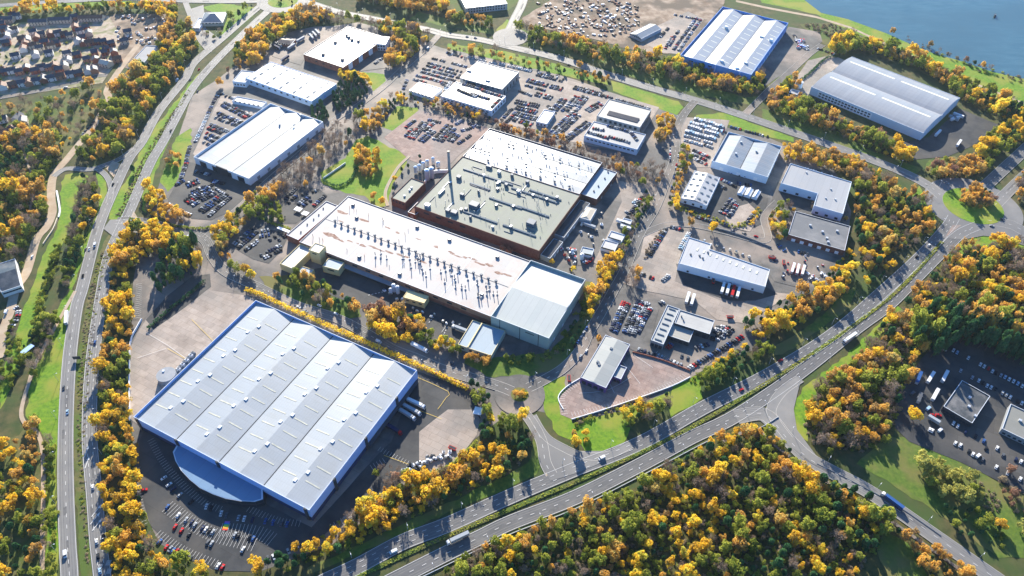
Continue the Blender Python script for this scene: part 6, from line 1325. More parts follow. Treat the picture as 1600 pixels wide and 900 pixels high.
TREES = []   # (kind, pos, scale, zscale, zone, anchor)
ZONES = {}
def blocked(p, r):
    for Fp in FOOT:
        if inside(p, Fp): return True
    return near_road(p)
def grove(zone, anchor, s_, mix, sp=6.5, r=(3.2, 5.2), zs=1.0, water=False, avoid=True, cap=None):
    """trees scattered over a surveyed area: zone and anchor are (words, spot) used to tell them apart"""
    P = pts(s_); x0, x1 = min(p.x for p in P), max(p.x for p in P); y0, y1 = min(p.y for p in P), max(p.y for p in P)
    if not any('bush' in q for q in mix) and len(mix) > 1 and 'pale' not in mix:
        mix = dict(mix); mix['golden'] = mix.get('golden', 0) * (.9 if 'belt' in zone or 'stand' in zone else .75); mix['bare'] = mix.get('bare', 0) + .04; mix['olive'] = mix.get('olive', 0) + .07; mix['evergreen'] = mix.get('evergreen', 0) + .06
    ks = list(mix); ws = [mix[k] for k in ks]; placed = []; A = (x1 - x0) * (y1 - y0); tries = int(A / (sp * sp) * 9) + 30; cell = {}
    an = G(*anchor[1])
    # neighbouring trees of a stand tend to be of one colour
    seeds = [(rt.uniform(x0, x1), rt.uniform(y0, y1), rt.choices(ks, ws)[0]) for _ in range(max(3, int(A / 500)))]
    for _ in range(tries):
        p = Vector((rt.uniform(x0, x1), rt.uniform(y0, y1), 0))
        if not inside(p, P) or not in_view(p, 60): continue
        rad = rt.triangular(r[0] * .55, r[1] * 1.3, r[0]) if 'bush' not in mix else rt.uniform(*r); cx, cy = int(p.x // sp), int(p.y // sp); ok = True
        for i in (-1, 0, 1):
            for j in (-1, 0, 1):
                for q in cell.get((cx + i, cy + j), ()):
                    if (q.x - p.x) ** 2 + (q.y - p.y) ** 2 < sp * sp * .72: ok = False
        if not ok or (avoid and blocked(p, rad)): continue
        cell.setdefault((cx, cy), []).append(p)
        k = min(seeds, key=lambda s: (s[0] - p.x) ** 2 + (s[1] - p.y) ** 2)[2] if rt.random() < .45 else rt.choices(ks, ws)[0]
        if k == 'evergreen': rad *= .8
        TREES.append([k, p, rad * (rt.uniform(.75, 1.25)), zs * (1.0 if 'bush' in k else 1.45) * rt.uniform(.85, 1.25), zone, anchor[0], (p - an).length])
        if cap and len(cell) > cap: break
def tree(px, py, k, r, lab_zone, zs=1.0):
    p = G(px, py); TREES.append([k, p, r, zs * 1.4, lab_zone, None, 0])
g_, o_, r_, l_, e_, b_, p_, s_b = 'golden', 'orange', 'russet', 'olive', 'evergreen', 'bare', 'pale', 'bush'
WJ = ('from the western junction', (180, 360)); RB_ = ('from the mini roundabout', (812, 617)); BR = ('from the big roundabout', (1520, 322)); NWR = ('from the upper left roundabout', (442, 2)); LK = ('from the lake', (1500, 60))
grove('the belt between carriageway and pale yard', WJ, '176 395 200 430 207 470 204 560 203 640 214 690 216 760 232 830 262 875 320 895 330 915 185 915 172 830 160 765 152 680 158 570 168 460', {g_: .55, o_: .2, b_: .1, l_: .15}, 6.0, (3, 5.2))
grove('the golden stand beside western junction', WJ, '184 364 215 356 245 354 278 368 292 374 282 386 240 398 214 412 200 430 178 425 178 392', {g_: .9, o_: .1}, 6.0, (4, 6))
grove('the dark clump by the private lane', WJ, '240 440 262 402 298 378 316 394 314 424 284 444 250 462', {e_: .65, l_: .25, g_: .1}, 6, (4, 6), 1.5)
grove('the hedge belt left of western carriageway', WJ, '128 292 150 282 154 312 148 345 134 380 118 420 108 450 100 450 106 410 112 370 120 330', {l_: .45, b_: .25, g_: .15, e_: .15}, 6, (3, 5))
grove('the dark hedge line on the grass field', WJ, '88 385 98 380 90 420 74 455 66 500 62 530 48 555 34 575 20 605 15 600 30 560 52 520 60 470 72 430', {'bush': .6, e_: .2, l_: .2}, 3.6, (2.2, 3.2), .9)
grove('the brown clump above the footpath', WJ, '70 500 90 490 95 500 84 540 66 570 56 590 50 580 62 545', {b_: .7, l_: .3}, 6, (3, 5))
grove('the left woodland beside sandy track', WJ, '0 222 45 215 80 222 98 232 90 262 75 275 70 300 78 335 66 350 54 375 42 400 20 410 -10 400', {o_: .3, l_: .35, g_: .15, b_: .2}, 7, (3.5, 6))
grove('the scrub below the estate lane', WJ, '0 168 60 158 150 135 160 150 150 185 125 218 100 238 60 225 0 218', {o_: .3, g_: .08, l_: .32, b_: .3}, 11, (3, 5.5))
grove('the wood between sandy track and carriageway', WJ, '120 236 150 196 172 165 190 160 215 172 240 165 235 178 212 205 200 225 186 244 165 252 130 252', {o_: .3, l_: .35, b_: .2, g_: .15}, 7, (3.5, 6))
grove('the upper wood beside muddy housing site', NWR, '172 150 190 140 215 115 250 72 262 48 272 36 300 42 312 62 308 82 285 112 258 145 235 165 200 160', {o_: .35, l_: .35, e_: .15, g_: .15}, 7.5, (4, 6.5))
grove('the top belt above the estate', NWR, '0 24 55 16 250 10 282 14 272 34 225 20 60 24 0 30', {o_: .3, g_: .25, e_: .25, l_: .2}, 8, (4, 6.5))
grove('the ring of trees at the hipped pavilion', NWR, '296 50 350 48 368 20 398 10 395 22 372 45 345 60 320 66', {e_: .4, l_: .3, b_: .3}, 11, (3, 5))
grove('the lower left wood', WJ, '0 692 30 684 58 655 64 690 72 720 70 790 64 905 0 905', {g_: .4, o_: .2, e_: .2, l_: .2}, 6.8, (3.2, 5.2))
grove('the scrub strip beside the footpath', WJ, '70 690 88 690 88 790 88 905 68 905 72 800', {l_: .4, b_: .2, s_b: .4}, 5, (2, 3.4))
grove('the far left scrub', WJ, '0 520 20 500 34 540 24 580 12 600 0 612', {b_: .4, l_: .3, s_b: .3}, 6, (2.5, 4))
grove('the left edge bank', WJ, '18 405 40 402 52 375 60 385 50 410 40 440 24 470 22 450', {l_: .5, g_: .3, b_: .2}, 6, (2.5, 4.2))
grove('the median scrub', WJ, '172 380 176 382 163 420 152 470 146 540 136 640 130 700 134 780 140 880 134 880 128 780 122 700 122 600 130 520 140 460 156 400', {'brown_bush': .75, s_b: .25}, 3.0, (1.1, 1.7), .55, avoid=False)
grove('the upper median scrub', WJ, '182 338 196 306 208 280 224 246 245 212 268 178 296 140 298 142 272 182 250 216 232 246 216 278 204 308 190 336', {'brown_bush': .7, s_b: .2, e_: .1}, 3.2, (1.2, 1.9), .6, avoid=False)
grove('the golden belt beside the upper carriageway', NWR, '372 108 368 78 392 56 420 40 450 30 480 16 494 16 520 28 505 38 470 44 440 60 420 74 410 96 392 108', {o_: .5, g_: .4, l_: .1}, 6.8, (4, 6))
grove('the belt between northern road and brick-walled store', NWR, '500 24 530 28 560 34 640 46 672 56 672 72 655 88 640 100 628 84 612 62 590 48 545 34 520 40', {o_: .3, l_: .25, b_: .35, g_: .1}, 6.8, (3.5, 5.5))
grove('the golden wedge right of brick-walled store', NWR, '606 106 604 88 614 80 634 64 650 70 655 84 634 104', {g_: .55, o_: .45}, 6, (3.5, 5))
grove('the top belt beyond northern road', NWR, '560 -8 640 -5 695 0 698 22 640 18 600 10 560 4', {o_: .5, g_: .3, b_: .2}, 7, (4, 6.5))
grove('the low belt below grey glazed offices', NWR, '700 22 735 30 770 38 768 46 735 42 700 34', {o_: .6, l_: .4}, 7, (3.5, 5))
grove('the long belt between building site and northern road', LK, '800 42 850 52 900 64 960 78 1000 88 1060 100 1130 118 1190 124 1208 134 1180 150 1140 146 1060 132 980 106 900 86 800 62', {o_: .38, g_: .12, l_: .32, b_: .18}, 6.8, (3.8, 6))
grove('the thin line on the dealer side of northern road', NWR, '695 72 800 88 870 104 950 124 948 134 880 116 800 98 695 80', {o_: .4, b_: .35, g_: .15, l_: .1}, 9, (2.8, 4.5))
grove('the golden ring in the park lawn', WJ, '558 240 572 236 590 242 594 262 585 278 570 280 558 262', {g_: .3, o_: .7}, 5, (3.2, 4.2))
grove('the avenue above the park lawn', WJ, '560 188 590 168 622 146 646 148 655 165 620 164 596 196 588 214 572 206', {g_: .35, o_: .35, b_: .3}, 6.5, (3, 4.8))
grove('the bare avenue along the estate road', WJ, '428 282 470 240 520 198 558 186 558 214 520 250 500 268 480 296 448 300', {b_: .85, o_: .15}, 7.5, (3.5, 5.5))
grove('the russet hedge above the visitor car park', NWR, '662 158 690 164 770 184 768 196 700 180 660 168', {o_: .5, b_: .3, g_: .2}, 5, (2.5, 3.6))
grove('the pink bare belt behind ribbed factory', NWR, '772 192 850 210 905 232 985 258 1036 268 1042 290 1010 294 930 256 850 224 775 202', {b_: .55, r_: .2, o_: .25}, 5.5, (3, 4.2))
grove('the dark conifer block by the small lawn', NWR, '522 146 532 128 558 124 576 142 566 170 532 178 518 164', {e_: 1}, 5, (3.5, 5))
grove('the golden fringe above the conifer block', NWR, '530 118 545 112 572 120 580 138 560 130 535 128', {g_: 1}, 5, (3, 4.2))
grove('the conifer pair beside striped-roof dealership', NWR, '486 168 504 166 514 186 502 196 486 184', {e_: 1}, 5, (3.5, 5))
grove('the belt in front of the barrel-roofed warehouse', LK, '1200 150 1222 128 1242 122 1252 158 1290 184 1340 200 1400 222 1432 246 1418 256 1360 236 1290 206 1230 184 1196 170', {o_: .45, l_: .25, r_: .15, g_: .15}, 6.2, (3.4, 5.2))
grove('the belt between barrel roofs and lake', LK, '1296 84 1300 66 1312 54 1345 62 1430 92 1520 134 1605 172 1605 190 1560 186 1500 156 1440 112 1345 80 1316 86', {l_: .35, g_: .25, o_: .3, b_: .1}, 6.8, (4, 6))
grove('the brown scrub under the dam', LK, '1255 40 1300 38 1400 82 1500 128 1600 180 1600 188 1500 140 1430 98 1345 68 1300 62', {'brown_bush': .6, b_: .4}, 6, (2, 3.6))
grove('the dam crest by the water', LK, '1405 55 1430 64 1500 92 1560 112 1600 122 1600 130 1550 120 1490 96 1420 66', {'brown_bush': .6, s_b: .2, b_: .2}, 8, (1.6, 3))
grove('the golden corner wood near the right edge', LK, '1522 238 1548 210 1600 180 1610 180 1605 218 1570 244 1526 250', {g_: .6, l_: .4}, 6.2, (3.5, 5.5))
grove('the belt above the big roundabout', BR, '1446 268 1470 256 1492 252 1520 254 1548 260 1542 274 1500 278 1462 280', {o_: .6, r_: .2, g_: .2}, 6, (3.2, 5))
grove('the dark wood left of big roundabout', BR, '1330 268 1350 268 1402 292 1440 312 1452 344 1450 368 1420 388 1382 402 1344 396 1334 350 1336 300', {e_: .3, o_: .25, g_: .17, l_: .12, b_: .16}, 6.6, (3.2, 5.6))
grove('the orange belt above L-shaped unit', BR, '1222 226 1265 236 1330 250 1376 274 1342 282 1282 262 1226 252', {o_: .65, g_: .25, l_: .1}, 5.6, (3, 4.6))
grove('the gap left of L-shaped unit', BR, '1202 322 1228 314 1240 330 1226 352 1230 376 1200 378', {g_: .4, l_: .4, o_: .2}, 6, (3, 4.6))
grove('the thin line between the two brick court units', BR, '1268 322 1322 338 1326 348 1268 332', {o_: .5, b_: .5}, 5, (2, 3))
grove('the golden edge right of brick court', BR, '1290 432 1306 412 1322 394 1334 402 1326 425 1306 446', {g_: .9, o_: .1}, 5.6, (3, 4.6))
grove('the lone clump beside the shaded carriageway', BR, '1342 408 1360 394 1382 398 1392 418 1372 440 1346 446', {g_: .45, e_: .55}, 5.6, (3, 4.8))
grove('the golden diagonal belt below lorry court', BR, '1160 505 1200 484 1240 466 1290 440 1322 436 1324 456 1292 480 1240 512 1190 532 1166 522', {g_: .5, o_: .28, e_: .22}, 6, (3.4, 5.2))
grove('the wood right of the curving carriageway', BR, '1434 436 1468 402 1496 386 1540 376 1605 382 1605 530 1560 510 1520 494 1470 478 1436 490 1410 486', {o_: .36, g_: .28, l_: .14, b_: .17, e_: .05}, 6.6, (3.4, 5.6))
grove('the conifer band above the shaded compound', BR, '1422 492 1470 480 1520 496 1605 534 1605 566 1560 548 1500 520 1460 528 1436 560 1420 540', {e_: .68, l_: .1, o_: .14, g_: .08}, 5.4, (4.5, 6.2), 1.7)
grove('the tall conifer edge of shaded compound', BR, '1446 548 1476 512 1520 514 1560 530 1605 556 1605 580 1560 560 1520 545 1486 540 1456 562', {e_: 1}, 4.8, (4.8, 6.4), 2.1)
grove('the wood between carriageway and compound', BR, '1392 486 1420 502 1430 545 1425 590 1400 640 1386 690 1340 708 1296 712 1264 690 1256 650 1275 600 1300 590 1350 545', {o_: .34, b_: .3, g_: .2, l_: .1, e_: .06}, 6.6, (3.4, 5.6))
grove('the great wood below the dual carriageway', RB_, '690 905 706 884 760 855 830 828 900 800 1000 760 1060 722 1096 698 1136 678 1190 672 1226 698 1286 752 1340 784 1376 806 1376 850 1330 905', {g_: .36, o_: .24, l_: .18, e_: .13, b_: .09}, 6.5, (3.2, 5.2))
grove('the wood beside the blue lorry', RB_, '1290 745 1330 760 1375 790 1392 812 1380 850 1330 870 1300 800', {e_: .75, l_: .25}, 7, (4, 6))
grove('the strip along the shared path', RB_, '1384 816 1430 822 1470 852 1515 896 1510 905 1450 905 1420 858', {o_: .5, g_: .35, b_: .15}, 5.8, (3, 4.6))
grove('the golden belt between car park and southern carriageway', RB_, '395 898 402 876 440 866 480 848 520 842 545 822 580 790 612 762 650 752 690 742 730 715 752 690 765 655 795 648 825 655 830 690 815 724 780 748 700 782 600 832 500 874 440 895', {g_: .46, e_: .26, l_: .14, o_: .14}, 6.2, (3.4, 5.6))
grove('the evergreen belt beside the dock yard', RB_, '735 595 752 598 764 620 770 648 764 672 748 690 750 650 740 625', {e_: .8, l_: .2}, 5.5, (3.4, 5))
grove('the brown clump at the loading apron', RB_, '600 726 640 742 640 756 612 764 586 752 590 735', {b_: .7, r_: .3}, 6, (3, 4.5))
grove('the golden stand by the slip lawn', RB_, '972 650 1000 628 1044 618 1046 640 1004 660 978 666', {g_: .55, e_: .45}, 5.6, (3, 4.6))
grove('the evergreen row below the sloping car row', RB_, '1092 604 1102 580 1160 550 1196 536 1206 552 1160 582 1106 614', {e_: .75, l_: .25}, 6, (3.4, 5))
grove('the scrub bank below the sloping car row', RB_, '1078 596 1100 578 1160 540 1162 548 1104 584 1082 602', {s_b: .5, 'brown_bush': .3, g_: .2}, 3.6, (1.6, 2.8))
grove('the bushes in front of the pink court', RB_, '900 665 960 645 1000 630 1000 624 950 640 898 655', {s_b: .7, 'brown_bush': .3}, 3.8, (1.6, 2.6))
grove('the small trees on the slip lawn', RB_, '884 678 915 676 925 692 900 700', {g_: .6, o_: .4}, 7, (3, 4.2))
grove('the orange stand on the estate road', RB_, '576 490 606 492 640 494 664 506 662 528 636 536 604 536 580 514', {o_: .5, g_: .32, r_: .18}, 5.8, (4, 6))
grove('the green-gold row opposite golden hedge', RB_, '656 520 690 530 722 544 718 556 690 550 660 540', {g_: .5, l_: .5}, 5.4, (3, 4.4))
grove('the orange row before low blue annexe', RB_, '724 548 764 562 764 574 724 566', {o_: .6, g_: .4}, 5.4, (3, 4.2))
grove('the bank under grey-green store', RB_, '772 545 800 556 840 556 868 545 895 505 905 470 912 480 912 510 890 545 850 566 790 570', {s_b: .4, l_: .35, e_: .15, b_: .1}, 6, (2.4, 4))
grove('the dark garden by cream offices', WJ, '432 432 470 430 492 442 520 456 558 470 558 490 520 490 490 470 440 450', {o_: .3, e_: .45, l_: .25}, 6.5, (3, 5), 1.2)
grove('the long hedge-row above the street', RB_, '1010 300 1024 310 1002 345 985 380 970 404 958 396 980 352', {e_: .45, l_: .35, b_: .2}, 4.2, (2.4, 3.2))
grove('the golden group at the lower end of street hedge', RB_, '936 452 934 420 956 398 970 406 955 436 944 466', {g_: 1}, 5, (3.2, 4.8))
grove('the golden verge right of grey-green store', RB_, '916 460 922 452 944 450 946 474 930 498 922 500', {g_: .85, o_: .15}, 5.2, (3, 4.6))
grove('the orange group at the street bend', RB_, '968 428 996 420 1002 436 990 452 970 446', {o_: .7, b_: .3}, 5.5, (3, 4.4))
grove('the bushes beside small dealership', RB_, '1060 228 1080 238 1078 262 1062 290 1058 330 1046 328 1054 282 1062 256', {g_: .35, l_: .4, o_: .25}, 5, (2.4, 3.8))
grove('the clipped hedge of walled van yard', RB_, '1060 328 1100 342 1150 358 1176 352 1188 330 1184 322 1172 345 1150 352 1100 336 1064 322', {s_b: .7, 'golden_bush': .3}, 3.4, (1.8, 2.6))
grove('the trees at the dealership corner lawn', WJ, '231 296 256 300 262 324 300 340 292 350 250 346 232 330', {g_: .45, o_: .35, b_: .2}, 6, (3, 4.6))
grove('the verge trees left of striped-roof dealership', WJ, '262 248 270 240 284 246 278 262 262 268', {o_: .7, b_: .3}, 6, (3, 4.4))
grove('the wooded corner below the estate road bend', WJ, '336 362 348 348 372 330 396 312 402 330 392 344 366 370 352 390 372 418 400 428 396 438 360 422 340 398', {o_: .4, l_: .35, g_: .25}, 6, (3.2, 5))
grove('the dark garden above staff car park', WJ, '400 318 440 322 448 338 440 352 412 352 398 342', {e_: .5, l_: .5}, 6, (3, 4.4))
grove('the orange stand above staff car park', WJ, '404 300 420 284 448 284 450 306 424 316 408 314', {o_: .75, b_: .25}, 6, (3.4, 5))
grove('the willow group on the shaded slope', RB_, '1434 728 1456 722 1500 738 1530 756 1532 784 1500 790 1450 768', {p_: .85, l_: .15}, 6.4, (3.4, 5))
grove('the brown bed right of willow group', RB_, '1492 732 1520 744 1560 775 1560 800 1540 800 1530 760', {'brown_bush': 1}, 4, (1.6, 2.6))
grove('the shrubbery at the lower right edge', RB_, '1564 750 1605 770 1605 808 1580 800 1562 775', {'brown_bush': .7, r_: .3}, 5, (2.4, 3.4))
grove('the dark thicket below willow group', RB_, '1470 790 1530 800 1580 842 1560 862 1500 840', {e_: .3, l_: .4, s_b: .3}, 6, (2.6, 4))
grove('the island of big roundabout', BR, '1500 302 1520 296 1544 300 1548 322 1524 330 1500 318', {o_: .5, r_: .3, e_: .2}, 5.5, (3.4, 4.8), avoid=False)
grove('the wedge right of big roundabout', BR, '1586 282 1605 262 1610 320 1590 318', {o_: .7, b_: .3}, 6, (3, 4.4), avoid=False)
grove('the island of mini roundabout', RB_, '806 612 818 610 822 618 816 624 806 622', {'golden_bush': .6, o_: .4}, 3.2, (2.2, 3), avoid=False)
grove('the island of upper left roundabout', NWR, '428 -2 455 -4 458 8 430 8', {b_: .6, e_: .4}, 12, (3, 4), avoid=False)
grove('the gardens of the housing estate', NWR, '0 70 60 60 160 60 180 90 150 118 60 135 0 140', {s_b: .6, l_: .25, e_: .15}, 15, (1.4, 2.6))
grove('the brown planted bank beside storage rows', RB_, '1006 400 1014 385 1034 355 1036 360 1018 392 1008 408', {'brown_bush': .8, r_: .2}, 3, (1.4, 2.2))
grove('the trees beside solar-panelled showroom', NWR, '1028 188 1050 182 1052 200 1040 224 1024 224', {o_: .5, g_: .5}, 5.2, (3, 4.4))
grove('the golden edge above southern carriageway', RB_, '545 818 600 784 650 760 700 738 722 742 700 770 620 806 560 836', {g_: .8, o_: .2}, 5.8, (3.2, 5.2))
UG = {'bush': .6, 'brown_bush': .4}
grove('the great wood floor', RB_, '690 905 760 855 830 828 900 800 1000 760 1060 722 1136 678 1190 672 1226 698 1286 752 1376 806 1376 850 1330 905', UG, 4.6, (1.8, 3.2), .9)
grove('the floor of the wood right of curving carriageway', BR, '1434 436 1468 402 1496 386 1605 382 1605 530 1520 494 1436 490', UG, 5, (1.8, 3.2), .9)
grove('the floor of the wood by the compound', BR, '1392 486 1430 545 1386 690 1340 708 1264 690 1256 650 1275 600 1350 545', UG, 5, (1.8, 3.2), .9)
grove('the floor of the dark wood', BR, '1330 268 1402 292 1452 344 1420 388 1344 396', UG, 5, (1.8, 3), .9)
grove('the floor of the left wood', WJ, '0 222 98 232 78 335 42 400 0 400', UG, 6, (1.8, 3), .9)
grove('the verge floor below golden belt', RB_, '600 770 690 742 752 690 830 690 815 724 700 782 600 832 500 874 440 895 480 850', UG, 5.5, (1.6, 2.8), .9)
for x, y, k, r, z in ((1393, 54, o_, 5, 'standing by itself on the dam crest'), (1452, 74, o_, 4.5, 'standing second along the dam crest'), (1508, 97, r_, 4, 'standing third along the dam crest'), (1521, 102, e_, 3.5, 'on the dam crest beside russet tree'), (1534, 106, o_, 4.5, 'standing fourth along the dam crest'), (1546, 110, b_, 4, 'last on the dam crest'),
    (1424, 655, g_, 6.5, 'at the dark hedge of shaded compound'), (1262, 643, g_, 6, 'at the curve of the link road junction'), (1558, 824, g_, 5, 'in the thicket by the lower right grass'), (1598, 832, p_, 6, 'at the lower right edge of road'), (1575, 738, r_, 4, 'between parked vans and brown shrubbery'), (1112, 362, g_, 5.5, 'on the verge below walled van yard'), (1078, 352, o_, 4.5, 'at the end of street verge below small dealership'), (318, 893, g_, 5, 'below the outer kerb bays at lower edge'),
    (345, 135, o_, 5.5, 'above the fence of dealer rear lot'), (357, 113, r_, 3.5, 'beside the low round-ended office'), (936, 125, e_, 6, 'on the verge of northern road'), (905, 108, o_, 5.5, 'tall on the verge of northern road'), (210, 270, e_, 4.5, 'alone in the upper median'), (132, 280, e_, 4, 'at the upper end of grass field'), (584, 310, o_, 4, 'below the park lawn by white factory roof'), (598, 318, g_, 4, 'beside cream path at park corner'), (617, 282, g_, 3.2, 'on the park path beside plant house'), (628, 268, e_, 2.6, 'second from the silos beside park path'), (638, 262, e_, 2.6, 'next to the silos beside park path'), (656, 248, e_, 2.8, 'above the silos at the park corner'), (615, 297, e_, 2.6, 'beside plant house wall'), (512, 468, g_, 4.5, 'on the dark lawn by estate road'), (545, 476, e_, 5, 'on the dark lawn beside golden tree'),
    (795, 398, r_, 4, 'between green and white factory roofs'), (785, 392, r_, 3.5, 'second between the factory roofs'), (862, 412, g_, 3, 'beside scrap crates above grey-green store'), (895, 424, g_, 3, 'second beside scrap crates above grey-green store'), (935, 533, o_, 3.5, 'at the top left corner of showroom')):
    tree(x, y, k, r, z)
TREES = [t for t in TREES if in_view(t[1], 25)]
# hedges, each one a thing with its own clipped body
def hedge(name, s_, w, h, lm, label, dens=3.2):
    P = smooth(pts(s_), 4); Q = []; g = np.random.default_rng(len(s_))
    for a, c in zip(P, P[1:]):
        l = (c - a).length; n = int(l * w * dens) + 2; d = (c - a) / max(l, .01); nn = Vector((-d.y, d.x, 0))
        for _ in range(n):
            if rt.random() < .06: continue
            q = a + d * rt.uniform(0, l) + nn * rt.uniform(-w / 2, w / 2); z = h * (rt.uniform(.35, 1.15)); t = g.normal(size=3); t /= np.linalg.norm(t); u = np.cross(t, g.normal(size=3)); u /= np.linalg.norm(u); s = rt.uniform(.3, .6); c0 = np.array([q.x, q.y, z])
            Q.append(np.stack([c0 - t * s - u * s, c0 + t * s - u * s, c0 + t * s + u * s, c0 - t * s + u * s]))
    Q = np.array(Q); me = quads_mesh(name, Q, np.clip(g.normal(.5, .25, len(Q)), 0, 1), lm); o = bpy.data.objects.new(name, me); COL.objects.link(o); tag(o, label, 'hedge')
hedge('hedge', '384 455 399 459 440 478 520 514 600 549 660 576 700 594 732 610', 4.5, 3.2, 'leaf_golden', 'long golden hedge along the estate road side of big warehouse')
hedge('hedge', '232 515 262 488 300 458 320 440', 3.0, 2.5, 'leaf_evergreen', 'dark straight hedge dotted with lamps in the pale yard')
hedge('hedge', '405 340 430 352 455 360', 3.0, 2.5, 'leaf_olive', 'clipped green hedge across the staff car park')
hedge('hedge', '646 748 690 735 716 718 745 690', 2.5, 2.0, 'leaf_olive', 'curving low hedge round the loading apron')
hedge('hedge', '505 283 528 292 550 280 556 262', 2.5, 2.2, 'leaf_evergreen', 'dark hedge round the small walled green beside park')
hedge('hedge', '1308 90 1290 92 1262 118 1240 132 1222 140', 2.5, 2.2, 'leaf_evergreen', 'dark hedge between rubble yard and barrel roof forecourt')
hedge('hedge', '265 352 305 358 345 352 372 330 400 300', 3, 1.8, 'leaf_olive', 'clipped hedge round the corner of striped-roof dealership')
hedge('hedge', '520 920 660 855 800 795 900 753 1000 708 1080 668 1160 622 1250 566 1337 506 1400 457 1440 415 1472 378', 2.6, .8, 'leaf_olive', 'low planting down the middle of southern dual carriageway', 1.6)
# walls and fences
def wall_line(name, s_, w, h, m, label, cat='wall'):
    P = smooth(pts(s_), 4); b = MB(); n = len(P)
    for i in range(n - 1):
        d = (P[i + 1] - P[i]).normalized(); nn = Vector((-d.y, d.x, 0)) * w / 2; a, c = P[i], P[i + 1]; b.prism([a - nn, c - nn, c + nn, a + nn], 0, h, m)
    tag(b.build(name), label, cat)
wall_line('boundary_wall', '203 658 203 560 206 530 214 514 222 500', .5, 2.2, 'vent', 'white wall down the left side of pale yard')
wall_line('boundary_wall', '652 574 700 594 735 610 738 622', .6, 3, 'brick_tan', 'brick wall above the lorry dock yard')
wall_line('retaining_wall', '89 299 92 315 94 330 92 340', 1.4, 1.2, 'vent', 'curved white barrier beside sandy side road', 'wall')
wall_line('retaining_wall', '90 342 84 358 76 370 68 382', .8, 1.5, 'ivory', 'curved pale parapet below the white barrier', 'wall')
wall_line('boundary_wall', '880 640 872 622 884 606 906 592', .5, 1.2, 'vent', 'white kerb wall round the left end of pink court')
wall_line('boundary_wall', '893 656 940 642 1000 622 1050 604 1078 590', .5, 1.4, 'vent', 'long white wall along the lower edge of pink court')
wall_line('boundary_wall', '988 551 1030 562 1078 580', .5, 1.6, 'brick', 'brick retaining wall between pink court and garage lot')
wall_line('boundary_fence', '1216 652 1190 668 1160 680', .3, 1.2, 'steel', 'steel barrier at the mouth of the link road', 'barrier')
wall_line('crash_barrier', '590 935 668 898 750 858 800 834 900 795 1000 745 1086 700 1110 688', .35, .9, 'steel', 'steel crash barrier along the wood side of outer carriageway', 'barrier')
wall_line('crash_barrier', '1276 725 1330 752 1400 790 1470 838', .35, .8, 'duct', 'dark central rail down the link road to the woods', 'barrier')
wall_line('boundary_fence', '505 280 540 256', .3, 2, 'vent', 'straight white fence along the walled green beside park', 'fence')
wall_line('boundary_fence', '1110 355 1160 370 1205 388', .3, 1.8, 'duct', 'dark timber fence behind the long white depot', 'fence')
wall_line('gas_pipe', '664 288 676 272 700 270', .8, 4, 'vent', 'white overhead pipe from plant house to chimney', 'pipe')
c = G(122, 563); r = empty('road_sign', (c.x, c.y, 0), 'dark rectangular road sign standing in the median below white lorry', 'sign')
mb = MB(); mb.box((c.x, c.y, 1.5), (6, .3, 3.5), 'dark_wall', .1); mb.build('sign_panel', r)
for dx in (-2, 2): mb = MB(); mb.box((c.x + dx, c.y + .2, 0), (.25, .25, 4.6), 'steel'); mb.build('post', r)

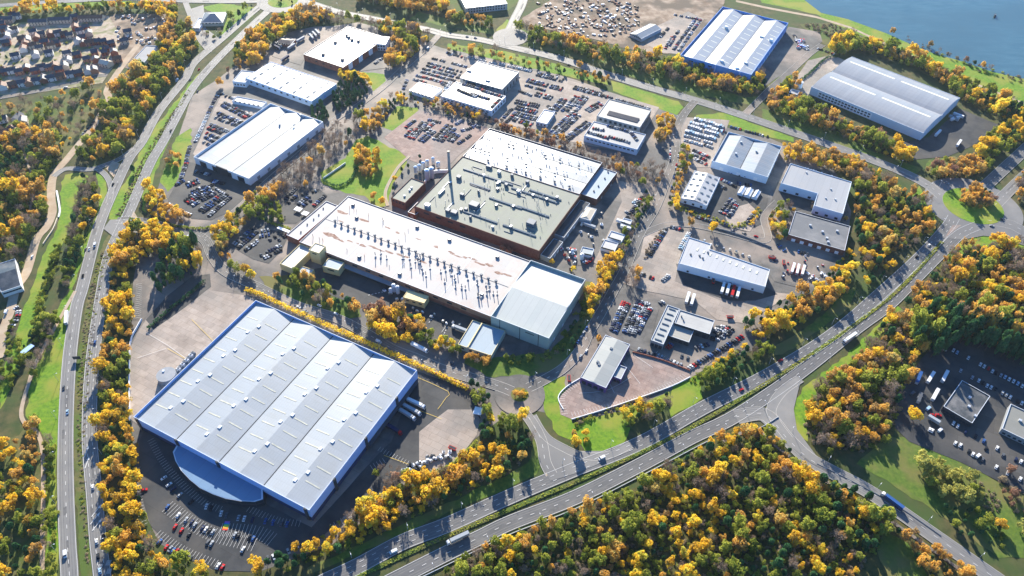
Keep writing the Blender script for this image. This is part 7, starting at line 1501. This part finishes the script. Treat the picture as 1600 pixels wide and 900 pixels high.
# individuals: the 290 that show largest of each kind; the rest of a kind is one mass of distant trees
by = {}
for t in TREES: by.setdefault(t[0], []).append(t)
ADJ = {'golden': 'golden tree', 'orange': 'orange-brown tree', 'russet': 'russet tree', 'olive': 'olive-green tree', 'pale': 'pale green willow', 'evergreen': 'dark evergreen', 'bare': 'bare brown tree', 'bush': 'low green bush', 'brown_bush': 'low brown bush', 'golden_bush': 'low golden bush'}
massQ = {}
for k, L_ in by.items():
    L_.sort(key=lambda t: -t[2] / depth_of(t[1]) ** 1.0)
    nm, lm, nl = KINDS[k]; top, rest = L_[:290], L_[290:]
    print('trees', k, len(L_))
    cz = {}
    for t in sorted(top, key=lambda t: t[6]):
        k_, p, rad, zs, zone, anc, dist = t
        if anc: cz[zone] = cz.get(zone, 0) + 1; lab = f'{ordn(cz[zone])} {ADJ[k]} {anc} in {zone}'
        else: lab = f'{ADJ[k]} {zone}'
        if len(lab.replace('-', ' ').split()) > 15: lab = lab.replace(' the ', ' ')
        if len(lab.split()) > 16: lab = lab.replace(' brown tree', ' tree').replace('beside northern', 'by')
        if len(lab.split()) > 16: print('LONG', lab)
        v = rt.randrange(5); me, tm, Q, T = VAR[k][v]
        r = add(None, nm, loc=(p.x, p.y, 0), rz=rt.uniform(0, 6.28)); r.empty_display_size = .1; r.scale = (rad, rad, rad * zs)
        tag(r, lab, 'bush' if 'bush' in k else 'tree', 'trees of ' + zone if anc else None); add(me, 'crown' if 'bush' not in k else 'foliage', r); add(tm, 'trunk' if 'bush' not in k else 'stem', r)
    if rest:
        AQ, AT = [], []
        for k_, p, rad, zs, zone, anc, dist in rest:
            me, tm, Q, T = VAR[k][rt.randrange(5)]; a = rt.uniform(0, 6.28); co, si = math.cos(a) * rad, math.sin(a) * rad; step = 1 if len(rest) < 400 else 1
            X = Q[::step]; N = np.empty_like(X); N[..., 0] = X[..., 0] * co - X[..., 1] * si + p.x; N[..., 1] = X[..., 0] * si + X[..., 1] * co + p.y; N[..., 2] = X[..., 2] * rad * zs
            AQ.append(N); AT.append(np.clip(T[::step] + (rt.random() - .5) * .5, 0, 1))
        me = quads_mesh('distant_' + nm, np.concatenate(AQ), np.concatenate(AT), lm)
        o = bpy.data.objects.new({'bush': 'undergrowth', 'brown_bush': 'scrub_undergrowth'}.get(k, k + '_woodland'), me); COL.objects.link(o); tag(o, f'remaining smaller {ADJ[k]}s scattered through the far belts and woods', None, None, 'stuff')
# ================================================================== AIR
def haze(density, color=(0.7, 0.85, 1.0), aniso=0.35):
    m = bpy.data.materials.new('haze_air'); m.use_nodes = True; T = m.node_tree; T.nodes.remove(T.nodes['Principled BSDF'])
    v = T.nodes.new('ShaderNodeVolumePrincipled'); v.inputs['Density'].default_value = density; v.inputs['Color'].default_value = (*color, 1); v.inputs['Anisotropy'].default_value = aniso
    T.links.new(v.outputs[0], T.nodes['Material Output'].inputs['Volume'])
    M['haze'] = m; b = MB(); b.prism([(-3600, -700), (3600, -700), (3600, 6100), (-3600, 6100)], -1.0, CAM_H + 8, 'haze', bottom=True)
    tag(b.build('haze'), 'thin pale autumn haze over the whole estate', None, None, 'stuff')
haze(0.000024)
